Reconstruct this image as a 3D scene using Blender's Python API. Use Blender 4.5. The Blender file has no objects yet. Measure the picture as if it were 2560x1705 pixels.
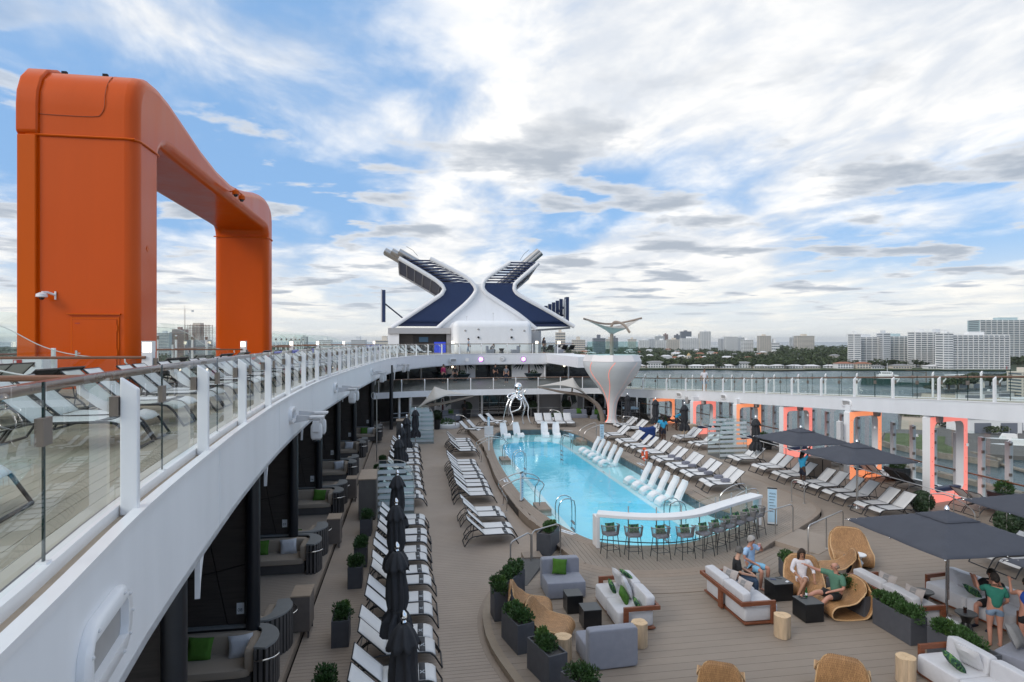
import bpy, math, random
from mathutils import Vector, Matrix
random.seed(7)
R = math.radians
PI = math.pi
S = bpy.context.scene
COL = S.collection
# ---------------------------------------------------------------- camera
cam = bpy.data.cameras.new('camera')
cam.sensor_width = 36.0
cam.lens = 21.94
cam.clip_start = 0.1
cam.clip_end = 40000
camo = bpy.data.objects.new('camera', cam)
COL.objects.link(camo)
YAW = math.atan(255 / 1560)
camo.location = (0, 0, 7.0)
camo.rotation_euler = (R(90), 0, -YAW)
S.camera = camo
S.render.resolution_x = 1024
S.render.resolution_y = 682
# ---------------------------------------------------------------- sky
SUN_AZ = R(-122)       # from ship-aft (+Y) towards starboard (+X)
SUN_EL = R(32)
w = bpy.data.worlds.new('World')
S.world = w
w.use_nodes = True
nt = w.node_tree
nt.nodes.clear()
L = nt.links.new
def nd(t, **k):
 n = nt.nodes.new(t)
 for a, b in k.items():
  setattr(n, a, b)
 return n
def wmath(op, a, b=None, clamp=False):
 n = nd('ShaderNodeMath', operation=op, use_clamp=clamp)
 for i, v in enumerate((a, b)):
  if v is None:
   continue
  if isinstance(v, (int, float)):
   n.inputs[i].default_value = v
  else:
   L(v, n.inputs[i])
 return n.outputs[0]
def wmap(v, a, b, c=0.0, d=1.0):
 n = nd('ShaderNodeMapRange', interpolation_type='SMOOTHSTEP')
 L(v, n.inputs[0])
 for i, x in enumerate((a, b, c, d)):
  n.inputs[i + 1].default_value = x
 return n.outputs[0]
def wmix(f, a, b):
 n = nd('ShaderNodeMix', data_type='RGBA')
 if isinstance(f, (int, float)):
  n.inputs[0].default_value = f
 else:
  L(f, n.inputs[0])
 for i, v in ((6, a), (7, b)):
  if isinstance(v, tuple):
   n.inputs[i].default_value = (*v, 1)
  else:
   L(v, n.inputs[i])
 return n.outputs[2]
sky = nd('ShaderNodeTexSky', sky_type='NISHITA', sun_disc=False, sun_elevation=SUN_EL, sun_rotation=SUN_AZ,
         altitude=40, air_density=1.0, dust_density=1.2, ozone_density=1.3)
tc = nd('ShaderNodeTexCoord')
sep = nd('ShaderNodeSeparateXYZ')
L(tc.outputs['Generated'], sep.inputs[0])
zc = wmath('MAXIMUM', sep.outputs[2], 0.0)
def layer(h, off, scale, det, rough, stretch=(1, 1), dist=0.0, rot=0.0):
 den = wmath('ADD', zc, h)
 cx = wmath('DIVIDE', sep.outputs[0], den)
 cy = wmath('DIVIDE', sep.outputs[1], den)
 cb = nd('ShaderNodeCombineXYZ')
 L(cx, cb.inputs[0]); L(cy, cb.inputs[1])
 mp = nd('ShaderNodeMapping')
 L(cb.outputs[0], mp.inputs[0])
 mp.inputs['Location'].default_value = (*off, 0)
 mp.inputs['Rotation'].default_value = (0, 0, rot)
 mp.inputs['Scale'].default_value = (*stretch, 1)
 n = nd('ShaderNodeTexNoise', noise_dimensions='2D')
 L(mp.outputs[0], n.inputs['Vector'])
 n.inputs['Scale'].default_value = scale
 n.inputs['Detail'].default_value = det
 n.inputs['Roughness'].default_value = rough
 n.inputs['Distortion'].default_value = dist
 return n.outputs[0]
# high veil of white cloud with blue gaps
hi = layer(0.10, (6.3, 2.8), 0.50, 6, 0.52, (1.0, 0.75), 0.22, R(-30))
hi2 = layer(0.10, (9.1, 4.4), 2.1, 7, 0.58, (1.0, 0.7), 0.2, R(-28))
him = wmath('ADD', wmath('MULTIPLY', hi, 0.72), wmath('MULTIPLY', hi2, 0.28))
hm = wmap(him, 0.395, 0.575)
# low grey cumulus in ragged rows
lo = layer(0.055, (3.7, 1.9), 1.25, 8, 0.55, (1.0, 1.15), 0.1, R(14))
lom = wmap(lo, 0.515, 0.60)
# thin towards zenith and towards the horizon
lofade = wmath('MULTIPLY', wmap(sep.outputs[2], 0.46, 0.26), wmap(sep.outputs[2], 0.01, 0.075))
lom = wmath('MULTIPLY', lom, lofade)
shade = wmap(hi2, 0.35, 0.65)
hicol = wmix(shade, (6.2, 6.6, 7.2), (8.9, 8.8, 8.6))
locol = wmix(wmap(lo, 0.53, 0.70), (6.6, 6.85, 7.2), (3.7, 4.15, 4.8))
skyb = wmix(0.72, sky.outputs[0], (2.4, 4.5, 7.8))
base = wmix(hm, skyb, hicol)
glow = wmap(sep.outputs[2], 0.16, 0.0)
base = wmix(wmath('MULTIPLY', glow, 0.78), base, (8.4, 8.25, 7.6))
base = wmix(wmath('MULTIPLY', lom, 0.96), base, locol)
bg = nd('ShaderNodeBackground')
L(base, bg.inputs[0])
bg.inputs[1].default_value = 0.1
wo = nd('ShaderNodeOutputWorld')
L(bg.outputs[0], wo.inputs[0])
# ---------------------------------------------------------------- sun (veiled, low, soft)
sd = bpy.data.lights.new('sun', 'SUN')
sd.energy = 1.15
sd.angle = R(24)
sd.color = (1.0, 0.95, 0.90)
so = bpy.data.objects.new('sun', sd)
COL.objects.link(so)
dirv = Vector((math.sin(SUN_AZ) * math.cos(SUN_EL), math.cos(SUN_AZ) * math.cos(SUN_EL), math.sin(SUN_EL)))
so.rotation_euler = (-dirv).to_track_quat('-Z', 'Y').to_euler()
S.view_settings.view_transform = 'Standard'
S.view_settings.look = 'None'
S.view_settings.exposure = 0.30
S.view_settings.gamma = 1.0
S.view_settings.use_curve_mapping = False
S.cycles.max_bounces = 10
S.cycles.transparent_max_bounces = 24
S.cycles.glossy_bounces = 4
S.cycles.transmission_bounces = 6
# ---------------------------------------------------------------- mesh helpers
class MB:
 def __init__(s):
  s.v = []; s.f = []; s.uv = None
 def add(s, vs, fs):
  n = len(s.v)
  s.v += [tuple(p) for p in vs]
  s.f += [tuple(i + n for i in q) for q in fs]
  return s
 def box(s, x0, y0, z0, x1, y1, z1):
  vs = [(x0, y0, z0), (x1, y0, z0), (x1, y1, z0), (x0, y1, z0), (x0, y0, z1), (x1, y0, z1), (x1, y1, z1), (x0, y1, z1)]
  return s.add(vs, [(3, 2, 1, 0), (4, 5, 6, 7), (0, 1, 5, 4), (1, 2, 6, 5), (2, 3, 7, 6), (3, 0, 4, 7)])
 def hexa(s, b, t):
  return s.add(list(b) + list(t), [(3, 2, 1, 0), (4, 5, 6, 7), (0, 1, 5, 4), (1, 2, 6, 5), (2, 3, 7, 6), (3, 0, 4, 7)])
 def prism(s, poly, z0, z1):
  n = len(poly)
  vs = [(x, y, z0) for x, y in poly] + [(x, y, z1) for x, y in poly]
  fs = [tuple(range(n - 1, -1, -1)), tuple(range(n, 2 * n))]
  fs += [(i, (i + 1) % n, n + (i + 1) % n, n + i) for i in range(n)]
  return s.add(vs, fs)
 def tube(s, pts, r, n=8, closed=False, caps=True, flat=None):
  P = [Vector(p) for p in pts]
  m = len(P)
  rs = r if isinstance(r, (list, tuple)) else [r] * m
  T = []
  for i in range(m):
   if closed:
    t = P[(i + 1) % m] - P[i - 1]
   else:
    t = P[min(i + 1, m - 1)] - P[max(i - 1, 0)]
   T.append(t.normalized() if t.length > 1e-9 else Vector((0, 0, 1)))
  up = Vector((0, 0, 1)) if abs(T[0].z) < 0.9 else Vector((1, 0, 0))
  nx = (up - T[0] * up.dot(T[0])).normalized()
  base = len(s.v)
  for i in range(m):
   nx = (nx - T[i] * nx.dot(T[i]))
   nx = nx.normalized() if nx.length > 1e-6 else T[i].orthogonal().normalized()
   by = T[i].cross(nx)
   for j in range(n):
    a = 2 * PI * (j + 0.5) / n
    ca, sa = math.cos(a), math.sin(a)
    if flat:
     sa *= flat
    s.v.append(tuple(P[i] + (nx * ca + by * sa) * rs[i]))
  k = m if closed else m - 1
  for i in range(k):
   a = base + i * n; b = base + ((i + 1) % m) * n
   for j in range(n):
    s.f.append((a + j, a + (j + 1) % n, b + (j + 1) % n, b + j))
  if caps and not closed:
   s.f.append(tuple(base + j for j in range(n - 1, -1, -1)))
   s.f.append(tuple(base + (m - 1) * n + j for j in range(n)))
  return s
 def lathe(s, prof, c=(0, 0, 0), n=24, mod=None):
  base = len(s.v)
  for r, z in prof:
   for j in range(n):
    a = 2 * PI * j / n
    rr = r * (mod(a, z) if mod else 1)
    s.v.append((c[0] + rr * math.cos(a), c[1] + rr * math.sin(a), c[2] + z))
  for i in range(len(prof) - 1):
   for j in range(n):
    s.f.append((base + i * n + j, base + i * n + (j + 1) % n, base + (i + 1) * n + (j + 1) % n, base + (i + 1) * n + j))
  s.f.append(tuple(base + j for j in range(n - 1, -1, -1)))
  s.f.append(tuple(base + (len(prof) - 1) * n + j for j in range(n)))
  return s
 def grid(s, fn, nu, nv, uv=False, su=1.0, sv=1.0):
  base = len(s.v)
  for i in range(nu + 1):
   for j in range(nv + 1):
    s.v.append(tuple(fn(i / nu, j / nv)))
  for i in range(nu):
   for j in range(nv):
    a = base + i * (nv + 1) + j
    s.f.append((a, a + nv + 1, a + nv + 2, a + 1))
  if uv:
   if s.uv is None:
    s.uv = {}
   for i in range(nu + 1):
    for j in range(nv + 1):
     s.uv[base + i * (nv + 1) + j] = (i / nu * su, j / nv * sv)
  return s
 def squad(s, c, h, e=0.35, n=10, M=None):
  base = len(s.v)
  def sp(x):
   return math.copysign(abs(x) ** e, x)
  nu, nv = n, n * 2
  for i in range(nu + 1):
   ph = -PI / 2 + PI * i / nu
   for j in range(nv):
    th = 2 * PI * j / nv
    p = Vector((h[0] * sp(math.cos(ph)) * sp(math.cos(th)), h[1] * sp(math.cos(ph)) * sp(math.sin(th)), h[2] * sp(math.sin(ph))))
    if M:
     p = M @ p
    s.v.append((p.x + c[0], p.y + c[1], p.z + c[2]))
  for i in range(nu):
   for j in range(nv):
    s.f.append((base + i * nv + j, base + i * nv + (j + 1) % nv, base + (i + 1) * nv + (j + 1) % nv, base + (i + 1) * nv + j))
  return s
 def sphere(s, c, r, n=8, sc=(1, 1, 1)):
  return s.squad(c, (r * sc[0], r * sc[1], r * sc[2]), 1.0, n)
 def pillow(s, M, w, h, t, n=8):
  def side(sg):
   def fn(u, v):
    a, b = 2 * u - 1, 2 * v - 1
    k = (1 - a ** 4) * (1 - b ** 4)
    px = a * w / 2 * (1 - 0.07 * (1 - b * b))
    py = b * h / 2 * (1 - 0.07 * (1 - a * a))
    wr = 0.006 * math.sin(9 * a + 3 * b) * k
    return M @ Vector((px, py, sg * (t / 2 * max(k, 0) ** 0.5) + wr))
   return fn
  s.grid(side(1), n, n)
  s.grid(lambda u, v: side(-1)(1 - u, v), n, n)
  return s
 def xf(s, M):
  s.v = [tuple(M @ Vector(p)) for p in s.v]
  return s
 def mesh(s, name, smooth=True, ang=0.7):
  me = bpy.data.meshes.new(name)
  me.from_pydata(s.v, [], s.f)
  if s.uv is not None:
   ul = me.uv_layers.new(name='UVMap')
   for lp in me.loops:
    ul.data[lp.index].uv = s.uv.get(lp.vertex_index, (0, 0))
  if smooth:
   me.shade_smooth()
   me.set_sharp_from_angle(angle=ang)
  me.update()
  return me
 def build(s, name, m=None, parent=None, smooth=True, bevel=0, seg=2, loc=None, rotz=None, solid=0, ang=0.7):
  me = s.mesh(name, smooth, ang)
  if m:
   me.materials.append(m)
  o = bpy.data.objects.new(name, me)
  COL.objects.link(o)
  if parent:
   o.parent = parent
  if loc is not None:
   o.location = loc
  if rotz is not None:
   o.rotation_euler = (0, 0, rotz)
  if solid:
   md = o.modifiers.new('Solidify', 'SOLIDIFY'); md.thickness = solid; md.offset = 0
  if bevel:
   md = o.modifiers.new('Bevel', 'BEVEL'); md.width = bevel; md.segments = seg; md.limit_method = 'ANGLE'; md.angle_limit = 0.6
  return o
def box(*a):
 return MB().box(*a)
def tag(o, label, cat, group=None):
 o['label'] = label; o['category'] = cat
 if group:
  o['group'] = group
 return o
def thing(name, label, cat, loc=(0, 0, 0), rotz=0, group=None):
 o = bpy.data.objects.new(name, None)
 COL.objects.link(o)
 o.empty_display_size = 0.1
 o.location = loc
 o.rotation_euler = (0, 0, rotz)
 return tag(o, label, cat, group)
def struct(o):
 o['kind'] = 'structure'
 return o
def stuff(o):
 o['kind'] = 'stuff'
 return o
def dup(o, loc, rotz=0, label=None, group=None, parent=None):
 r = o.copy()
 COL.objects.link(r)
 r.location = loc
 r.rotation_euler = (0, 0, rotz)
 if label: r['label'] = label
 if group: r['group'] = group
 for ch in TREE.get(o.name) or []:
  c = ch.copy(); COL.objects.link(c); c.parent = r
  for g in TREE.get(ch.name) or []:
   d = g.copy(); COL.objects.link(d); d.parent = c
 return r
TREE = {}
def reg(o):
 """remember an object's parts before it is copied"""
 TREE[o.name] = list(o.children)
 for c in o.children:
  TREE[c.name] = list(c.children)
 return o
def smooth_curve(pts, step=0.5, closed=False):
 """Catmull-Rom through points, resampled"""
 P = [Vector(p) for p in pts]
 n = len(P)
 out = []
 rng = n if closed else n - 1
 for i in range(rng):
  if closed:
   p0, p1, p2, p3 = P[i - 1], P[i], P[(i + 1) % n], P[(i + 2) % n]
  else:
   p1, p2 = P[i], P[i + 1]
   p0 = P[i - 1] if i > 0 else p1 * 2 - p2
   p3 = P[i + 2] if i + 2 < n else p2 * 2 - p1
  k = max(1, int((p2 - p1).length / step))
  for j in range(k):
   t = j / k
   out.append(0.5 * ((2 * p1) + (p2 - p0) * t + (2 * p0 - 5 * p1 + 4 * p2 - p3) * t * t + (3 * p1 - p0 - 3 * p2 + p3) * t ** 3))
 if not closed:
  out.append(P[-1].copy())
 return out
def normals2(C):
 """left-hand normals of an open 3D curve in plan"""
 N = []
 for i in range(len(C)):
  t = C[min(i + 1, len(C) - 1)] - C[max(i - 1, 0)]
  t.z = 0
  t.normalize()
  N.append(Vector((-t.y, t.x, 0)))
 return N
def strip(C, N, a, b, za, zb):
 """solid strip along curve C between offsets a..b and heights za..zb"""
 m = MB()
 vs = []
 for p, n in zip(C, N):
  for o, z in ((a, za), (b, za), (b, zb), (a, zb)):
   vs.append(p + n * o + Vector((0, 0, z)))
 fs = []
 k = len(C)
 for i in range(k - 1):
  q = i * 4
  for j in range(4):
   fs.append((q + j, q + (j + 1) % 4, q + 4 + (j + 1) % 4, q + 4 + j))
 fs += [(3, 2, 1, 0), (k * 4 - 4, k * 4 - 3, k * 4 - 2, k * 4 - 1)]
 return m.add(vs, fs)
def walk(C, d, start=0.0):
 """points and tangents every d metres along curve"""
 out = []
 acc = -start
 tgt = 0.0
 for i in range(len(C) - 1):
  a, b = C[i], C[i + 1]
  l = (b - a).length
  while tgt <= acc + l + 1e-6:
   t = (tgt - acc) / l if l else 0
   if t >= 0:
    out.append((a.lerp(b, t), (b - a).normalized()))
   tgt += d
  acc += l
 return out
# ---------------------------------------------------------------- materials
def mat(name, col, rough=0.5, metal=0.0, var=0.0, scale=6.0, bump=0.0, bscale=60.0, stretch=(1, 1, 1), rnd=0.0, spec=0.5, coat=0.0, sheen=0.0, rvar=0.0, detail=5):
 m = bpy.data.materials.new(name)
 m.use_nodes = True
 t = m.node_tree
 p = t.nodes['Principled BSDF']
 p.inputs['Roughness'].default_value = rough
 p.inputs['Metallic'].default_value = metal
 p.inputs['Specular IOR Level'].default_value = spec
 p.inputs['Coat Weight'].default_value = coat
 p.inputs['Coat Roughness'].default_value = 0.14
 p.inputs['Sheen Weight'].default_value = sheen
 p.inputs['Base Color'].default_value = (*col, 1)
 if var or bump or rnd or rvar:
  c = t.nodes.new('ShaderNodeTexCoord')
  mp = t.nodes.new('ShaderNodeMapping')
  mp.inputs['Scale'].default_value = stretch
  t.links.new(c.outputs['Object'], mp.inputs[0])
 if var or rnd or rvar:
  n = t.nodes.new('ShaderNodeTexNoise')
  n.inputs['Scale'].default_value = scale
  n.inputs['Detail'].default_value = detail
  n.inputs['Roughness'].default_value = 0.62
  t.links.new(mp.outputs[0], n.inputs['Vector'])
  mr = t.nodes.new('ShaderNodeMapRange')
  mr.inputs[1].default_value = 0.25; mr.inputs[2].default_value = 0.75
  mr.inputs[3].default_value = 1 - var; mr.inputs[4].default_value = 1 + var
  t.links.new(n.outputs[0], mr.inputs[0])
  val = mr.outputs[0]
  if rnd:
   oi = t.nodes.new('ShaderNodeObjectInfo')
   r2 = t.nodes.new('ShaderNodeMapRange')
   r2.inputs[3].default_value = 1 - rnd; r2.inputs[4].default_value = 1 + rnd
   t.links.new(oi.outputs['Random'], r2.inputs[0])
   mu = t.nodes.new('ShaderNodeMath'); mu.operation = 'MULTIPLY'
   t.links.new(val, mu.inputs[0]); t.links.new(r2.outputs[0], mu.inputs[1])
   val = mu.outputs[0]
  h = t.nodes.new('ShaderNodeHueSaturation')
  h.inputs['Color'].default_value = (*col, 1)
  t.links.new(val, h.inputs['Value'])
  t.links.new(h.outputs[0], p.inputs['Base Color'])
  if rvar:
   r3 = t.nodes.new('ShaderNodeMapRange')
   r3.inputs[1].default_value = 0.3; r3.inputs[2].default_value = 0.7
   r3.inputs[3].default_value = max(0.02, rough - rvar); r3.inputs[4].default_value = min(1, rough + rvar)
   t.links.new(n.outputs[0], r3.inputs[0]); t.links.new(r3.outputs[0], p.inputs['Roughness'])
 if bump:
  b = t.nodes.new('ShaderNodeTexNoise')
  b.inputs['Scale'].default_value = bscale
  b.inputs['Detail'].default_value = 4
  t.links.new(mp.outputs[0], b.inputs['Vector'])
  bn = t.nodes.new('ShaderNodeBump')
  bn.inputs['Strength'].default_value = bump
  bn.inputs['Distance'].default_value = 0.02
  t.links.new(b.outputs[0], bn.inputs['Height'])
  t.links.new(bn.outputs[0], p.inputs['Normal'])
 return m
def emit(name, col, s, base=None):
 m = bpy.data.materials.new(name)
 m.use_nodes = True
 p = m.node_tree.nodes['Principled BSDF']
 p.inputs['Base Color'].default_value = (*(base or col), 1)
 p.inputs['Emission Color'].default_value = (*col, 1)
 p.inputs['Emission Strength'].default_value = s
 p.inputs['Roughness'].default_value = 0.4
 return m
def glass(name, tint, ior=1.5, rough=0.01, frost=None, bump=0.0, bscale=4.0, stretch=(1, 1, 1)):
 m = bpy.data.materials.new(name)
 m.use_nodes = True
 t = m.node_tree
 t.nodes.clear()
 o = t.nodes.new('ShaderNodeOutputMaterial')
 tr = t.nodes.new('ShaderNodeBsdfTransparent')
 tr.inputs[0].default_value = (*tint, 1)
 gl = t.nodes.new('ShaderNodeBsdfGlossy')
 gl.inputs['Roughness'].default_value = rough
 gl.inputs['Color'].default_value = (1, 1, 1, 1)
 fr = t.nodes.new('ShaderNodeFresnel')
 fr.inputs[0].default_value = ior
 ge = t.nodes.new('ShaderNodeNewGeometry')
 sb = t.nodes.new('ShaderNodeMath'); sb.operation = 'SUBTRACT'; sb.inputs[0].default_value = 1
 t.links.new(ge.outputs['Backfacing'], sb.inputs[1])
 mu = t.nodes.new('ShaderNodeMath'); mu.operation = 'MULTIPLY'
 t.links.new(fr.outputs[0], mu.inputs[0]); t.links.new(sb.outputs[0], mu.inputs[1])
 body = tr.outputs[0]
 if frost:
  df = t.nodes.new('ShaderNodeBsdfDiffuse'); df.inputs[0].default_value = (*frost[1], 1)
  mx = t.nodes.new('ShaderNodeMixShader'); mx.inputs[0].default_value = frost[0]
  t.links.new(body, mx.inputs[1]); t.links.new(df.outputs[0], mx.inputs[2])
  body = mx.outputs[0]
 ms = t.nodes.new('ShaderNodeMixShader')
 t.links.new(mu.outputs[0], ms.inputs[0]); t.links.new(body, ms.inputs[1]); t.links.new(gl.outputs[0], ms.inputs[2])
 t.links.new(ms.outputs[0], o.inputs[0])
 if bump:
  c = t.nodes.new('ShaderNodeTexCoord'); mp = t.nodes.new('ShaderNodeMapping')
  mp.inputs['Scale'].default_value = stretch
  t.links.new(c.outputs['Object'], mp.inputs[0])
  n = t.nodes.new('ShaderNodeTexNoise'); n.inputs['Scale'].default_value = bscale; n.inputs['Detail'].default_value = 4
  t.links.new(mp.outputs[0], n.inputs['Vector'])
  b = t.nodes.new('ShaderNodeBump'); b.inputs['Strength'].default_value = bump; b.inputs['Distance'].default_value = 0.05
  t.links.new(n.outputs[0], b.inputs['Height'])
  t.links.new(b.outputs[0], gl.inputs['Normal']); t.links.new(b.outputs[0], fr.inputs['Normal'])
 return m
def wicker_mat():
 m = mat('wicker', (0.50, 0.27, 0.115), 0.55, var=0.18, scale=5)
 t = m.node_tree; p = t.nodes['Principled BSDF']
 uv = t.nodes.new('ShaderNodeUVMap')
 br = t.nodes.new('ShaderNodeTexBrick')
 br.offset = 0.5
 br.inputs['Scale'].default_value = 1.0
 br.inputs['Brick Width'].default_value = 1.1
 br.inputs['Row Height'].default_value = 0.5
 br.inputs['Mortar Size'].default_value = 0.07
 br.inputs['Mortar Smooth'].default_value = 0.6
 br.inputs['Color1'].default_value = (1, 1, 1, 1); br.inputs['Color2'].default_value = (0.62, 0.6, 0.58, 1); br.inputs['Mortar'].default_value = (0.16, 0.14, 0.12, 1)
 t.links.new(uv.outputs[0], br.inputs[0])
 src = p.inputs['Base Color'].links[0].from_socket
 mx = t.nodes.new('ShaderNodeMix'); mx.data_type = 'RGBA'; mx.blend_type = 'MULTIPLY'; mx.inputs[0].default_value = 0.75
 t.links.new(src, mx.inputs[6]); t.links.new(br.outputs[0], mx.inputs[7])
 t.links.new(mx.outputs[2], p.inputs['Base Color'])
 bn = t.nodes.new('ShaderNodeBump'); bn.inputs['Strength'].default_value = 0.6; bn.inputs['Distance'].default_value = 0.01
 t.links.new(br.outputs[0], bn.inputs['Height']); t.links.new(bn.outputs[0], p.inputs['Normal'])
 return m
def stripes(name, c1, c2, scale, rough=0.8, axis='X'):
 m = mat(name, c1, rough)
 t = m.node_tree; p = t.nodes['Principled BSDF']
 c = t.nodes.new('ShaderNodeTexCoord')
 wv = t.nodes.new('ShaderNodeTexWave'); wv.wave_type = 'BANDS'; wv.bands_direction = axis
 wv.inputs['Scale'].default_value = scale; wv.inputs['Distortion'].default_value = 0.0
 t.links.new(c.outputs['Object'], wv.inputs[0])
 mx = t.nodes.new('ShaderNodeMix'); mx.data_type = 'RGBA'
 mx.inputs[6].default_value = (*c1, 1); mx.inputs[7].default_value = (*c2, 1)
 t.links.new(wv.outputs[1], mx.inputs[0]); t.links.new(mx.outputs[2], p.inputs['Base Color'])
 return m
def leafprint():
 m = mat('leaf_print', (0.03, 0.08, 0.03), 0.85)
 t = m.node_tree; p = t.nodes['Principled BSDF']
 c = t.nodes.new('ShaderNodeTexCoord')
 n = t.nodes.new('ShaderNodeTexNoise'); n.inputs['Scale'].default_value = 7; n.inputs['Detail'].default_value = 2; n.inputs['Distortion'].default_value = 2.5
 t.links.new(c.outputs['Object'], n.inputs['Vector'])
 r = t.nodes.new('ShaderNodeValToRGB')
 e = r.color_ramp.elements
 e[0].position = 0.38; e[0].color = (0.008, 0.02, 0.015, 1)
 e[1].position = 0.66; e[1].color = (0.16, 0.30, 0.06, 1)
 x = e.new(0.5); x.color = (0.02, 0.10, 0.06, 1)
 t.links.new(n.outputs[0], r.inputs[0]); t.links.new(r.outputs[0], p.inputs['Base Color'])
 return m
M = {}
M['plank'] = mat('deck_plank', (0.272, 0.225, 0.184), 0.62, var=0.09, scale=0.8, stretch=(0.8, 1.2, 1), rnd=0.035, bump=0.15, bscale=120)
M['plank2'] = mat('deck_plank_small', (0.302, 0.25, 0.206), 0.62, var=0.10, scale=0.7, bump=0.1, bscale=90)
M['plank3'] = mat('side_deck_plank', (0.335, 0.272, 0.222), 0.62, var=0.10, scale=0.7, rnd=0.03, bump=0.1, bscale=90)
M['coping'] = mat('coping_board', (0.275, 0.218, 0.172), 0.6, var=0.10, scale=3, bump=0.1)
M['under'] = mat('deck_joint', (0.05, 0.042, 0.036), 0.9)
M['updeck'] = mat('upper_deck_board', (0.36, 0.33, 0.26), 0.55, var=0.10, scale=1.2, rnd=0.04)
M['white'] = mat('white_paint', (0.81, 0.825, 0.85), 0.42, var=0.045, scale=1.6, stretch=(1, 1, 0.25), bump=0.03, bscale=12, rvar=0.06)
M['white2'] = mat('white_gloss', (0.80, 0.805, 0.82), 0.3, var=0.03, scale=1.5)
M['gutter'] = mat('gutter_brown', (0.42, 0.335, 0.25), 0.6, var=0.16, scale=4)
M['orange'] = mat('orange_paint', (0.62, 0.082, 0.0), 0.40, var=0.06, scale=0.8, stretch=(1, 1, 0.2), bump=0.03, bscale=0.9, spec=0.12, coat=0.35, rvar=0.08)
M['orange2'] = mat('orange_trim', (0.63, 0.10, 0.001), 0.40, spec=0.2)
M['navy'] = mat('navy_panel', (0.017, 0.038, 0.115), 0.45, var=0.08, scale=2)
M['navyd'] = mat('navy_bar', (0.014, 0.027, 0.085), 0.45)
M['steel'] = mat('stainless_steel', (0.62, 0.62, 0.62), 0.22, 1.0, rvar=0.06, scale=12)
M['satin'] = mat('satin_steel', (0.5, 0.49, 0.48), 0.38, 1.0)
M['chrome'] = mat('polished_chrome', (0.88, 0.88, 0.88), 0.05, 1.0, bump=0.05, bscale=5)
M['bronze'] = mat('clamp_bronze', (0.24, 0.20, 0.17), 0.45, 0.6)
M['black'] = mat('black_paint', (0.014, 0.016, 0.02), 0.42)
M['pillar'] = mat('pillar_black', (0.010, 0.013, 0.018), 0.35, var=0.1)
M['frame'] = mat('lounger_frame', (0.016, 0.017, 0.02), 0.4)
M['sling'] = mat('white_sling', (0.69, 0.695, 0.70), 0.75, var=0.035, scale=3, bump=0.12, bscale=260, rnd=0.03)
M['slingd'] = mat('dark_sling', (0.035, 0.037, 0.04), 0.7, var=0.1, bump=0.1, bscale=260)
M['slingl'] = mat('pale_green_sling', (0.50, 0.53, 0.50), 0.7, var=0.05)
M['band'] = mat('dark_band', (0.035, 0.038, 0.046), 0.7)
M['emblem'] = mat('emblem_grey', (0.42, 0.46, 0.5), 0.7)
M['rail'] = mat('teak_handrail', (0.17, 0.072, 0.036), 0.35, var=0.22, scale=3, stretch=(1, 1, 1), coat=0.5)
M['umb'] = mat('umbrella_charcoal', (0.028, 0.030, 0.036), 0.8, var=0.2, scale=4, bump=0.2, bscale=14)
M['umbg'] = mat('umbrella_grey', (0.055, 0.061, 0.08), 0.8, var=0.10, scale=2.5, bump=0.12, bscale=300)
M['planter'] = mat('planter_slate', (0.075, 0.08, 0.095), 0.6, var=0.14, scale=5, bump=0.15, bscale=180)
M['soil'] = mat('planter_gravel', (0.09, 0.085, 0.08), 0.9, var=0.6, scale=60, bump=0.8, bscale=70)
M['leaf'] = mat('shrub_leaf', (0.040, 0.092, 0.024), 0.5, var=0.55, scale=7, rnd=0.15)
M['leafl'] = mat('shrub_leaf_young', (0.085, 0.16, 0.035), 0.5, var=0.4, scale=7)
M['leafd'] = mat('boxwood_leaf', (0.022, 0.048, 0.018), 0.55, var=0.5, scale=8)
M['stem'] = mat('stem_bark', (0.10, 0.07, 0.045), 0.9, var=0.3)
M['sofa'] = mat('grey_upholstery', (0.235, 0.25, 0.305), 0.9, var=0.07, scale=6, bump=0.2, bscale=220, sheen=0.2)
M['cush'] = mat('pale_cushion', (0.54, 0.545, 0.575), 0.9, var=0.06, scale=5, bump=0.2, bscale=30, sheen=0.2)
M['greyp'] = mat('grey_pillow', (0.24, 0.24, 0.245), 0.9, var=0.1, bump=0.2)
M['taupep'] = mat('taupe_pillow', (0.40, 0.36, 0.345), 0.9, var=0.08, bump=0.2)
M['green'] = mat('green_pillow', (0.055, 0.15, 0.014), 0.9, var=0.15, scale=9, bump=0.25, bscale=40)
M['print'] = leafprint()
M['teak'] = mat('red_teak', (0.19, 0.062, 0.028), 0.45, var=0.3, scale=5, stretch=(1, 1, 6), bump=0.1)
M['blackt'] = mat('black_table', (0.010, 0.011, 0.013), 0.3, var=0.1)
M['stump'] = mat('stump_side', (0.52, 0.39, 0.26), 0.7, var=0.22, scale=5, stretch=(3, 3, 0.5), bump=0.25, bscale=18)
M['stumpt'] = mat('stump_top', (0.64, 0.46, 0.28), 0.65, var=0.14, scale=9)
M['wicker'] = wicker_mat()
M['wickere'] = mat('wicker_edge', (0.58, 0.37, 0.19), 0.6, var=0.2, scale=30)
M['tile'] = mat('pool_tile', (0.46, 0.88, 0.96), 0.3, var=0.05, scale=5)
M['tiled'] = mat('pool_deep_tile', (0.24, 0.80, 0.98), 0.3, var=0.06, scale=0.5)
M['tilel'] = mat('pool_edge_tile', (0.66, 0.83, 0.88), 0.3, var=0.05)
M['tilew'] = mat('pool_wall_tile', (0.075, 0.105, 0.125), 0.3, var=0.25, scale=3)
M['water'] = glass('pool_water', (0.86, 0.98, 0.99), 1.33, 0.03, bump=0.18, bscale=1.5)
M['glass'] = glass('clear_glass', (0.955, 0.982, 0.974), 1.52, 0.004)
M['glass2'] = glass('green_glass', (0.90, 0.962, 0.955), 1.52, 0.01)
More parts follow.
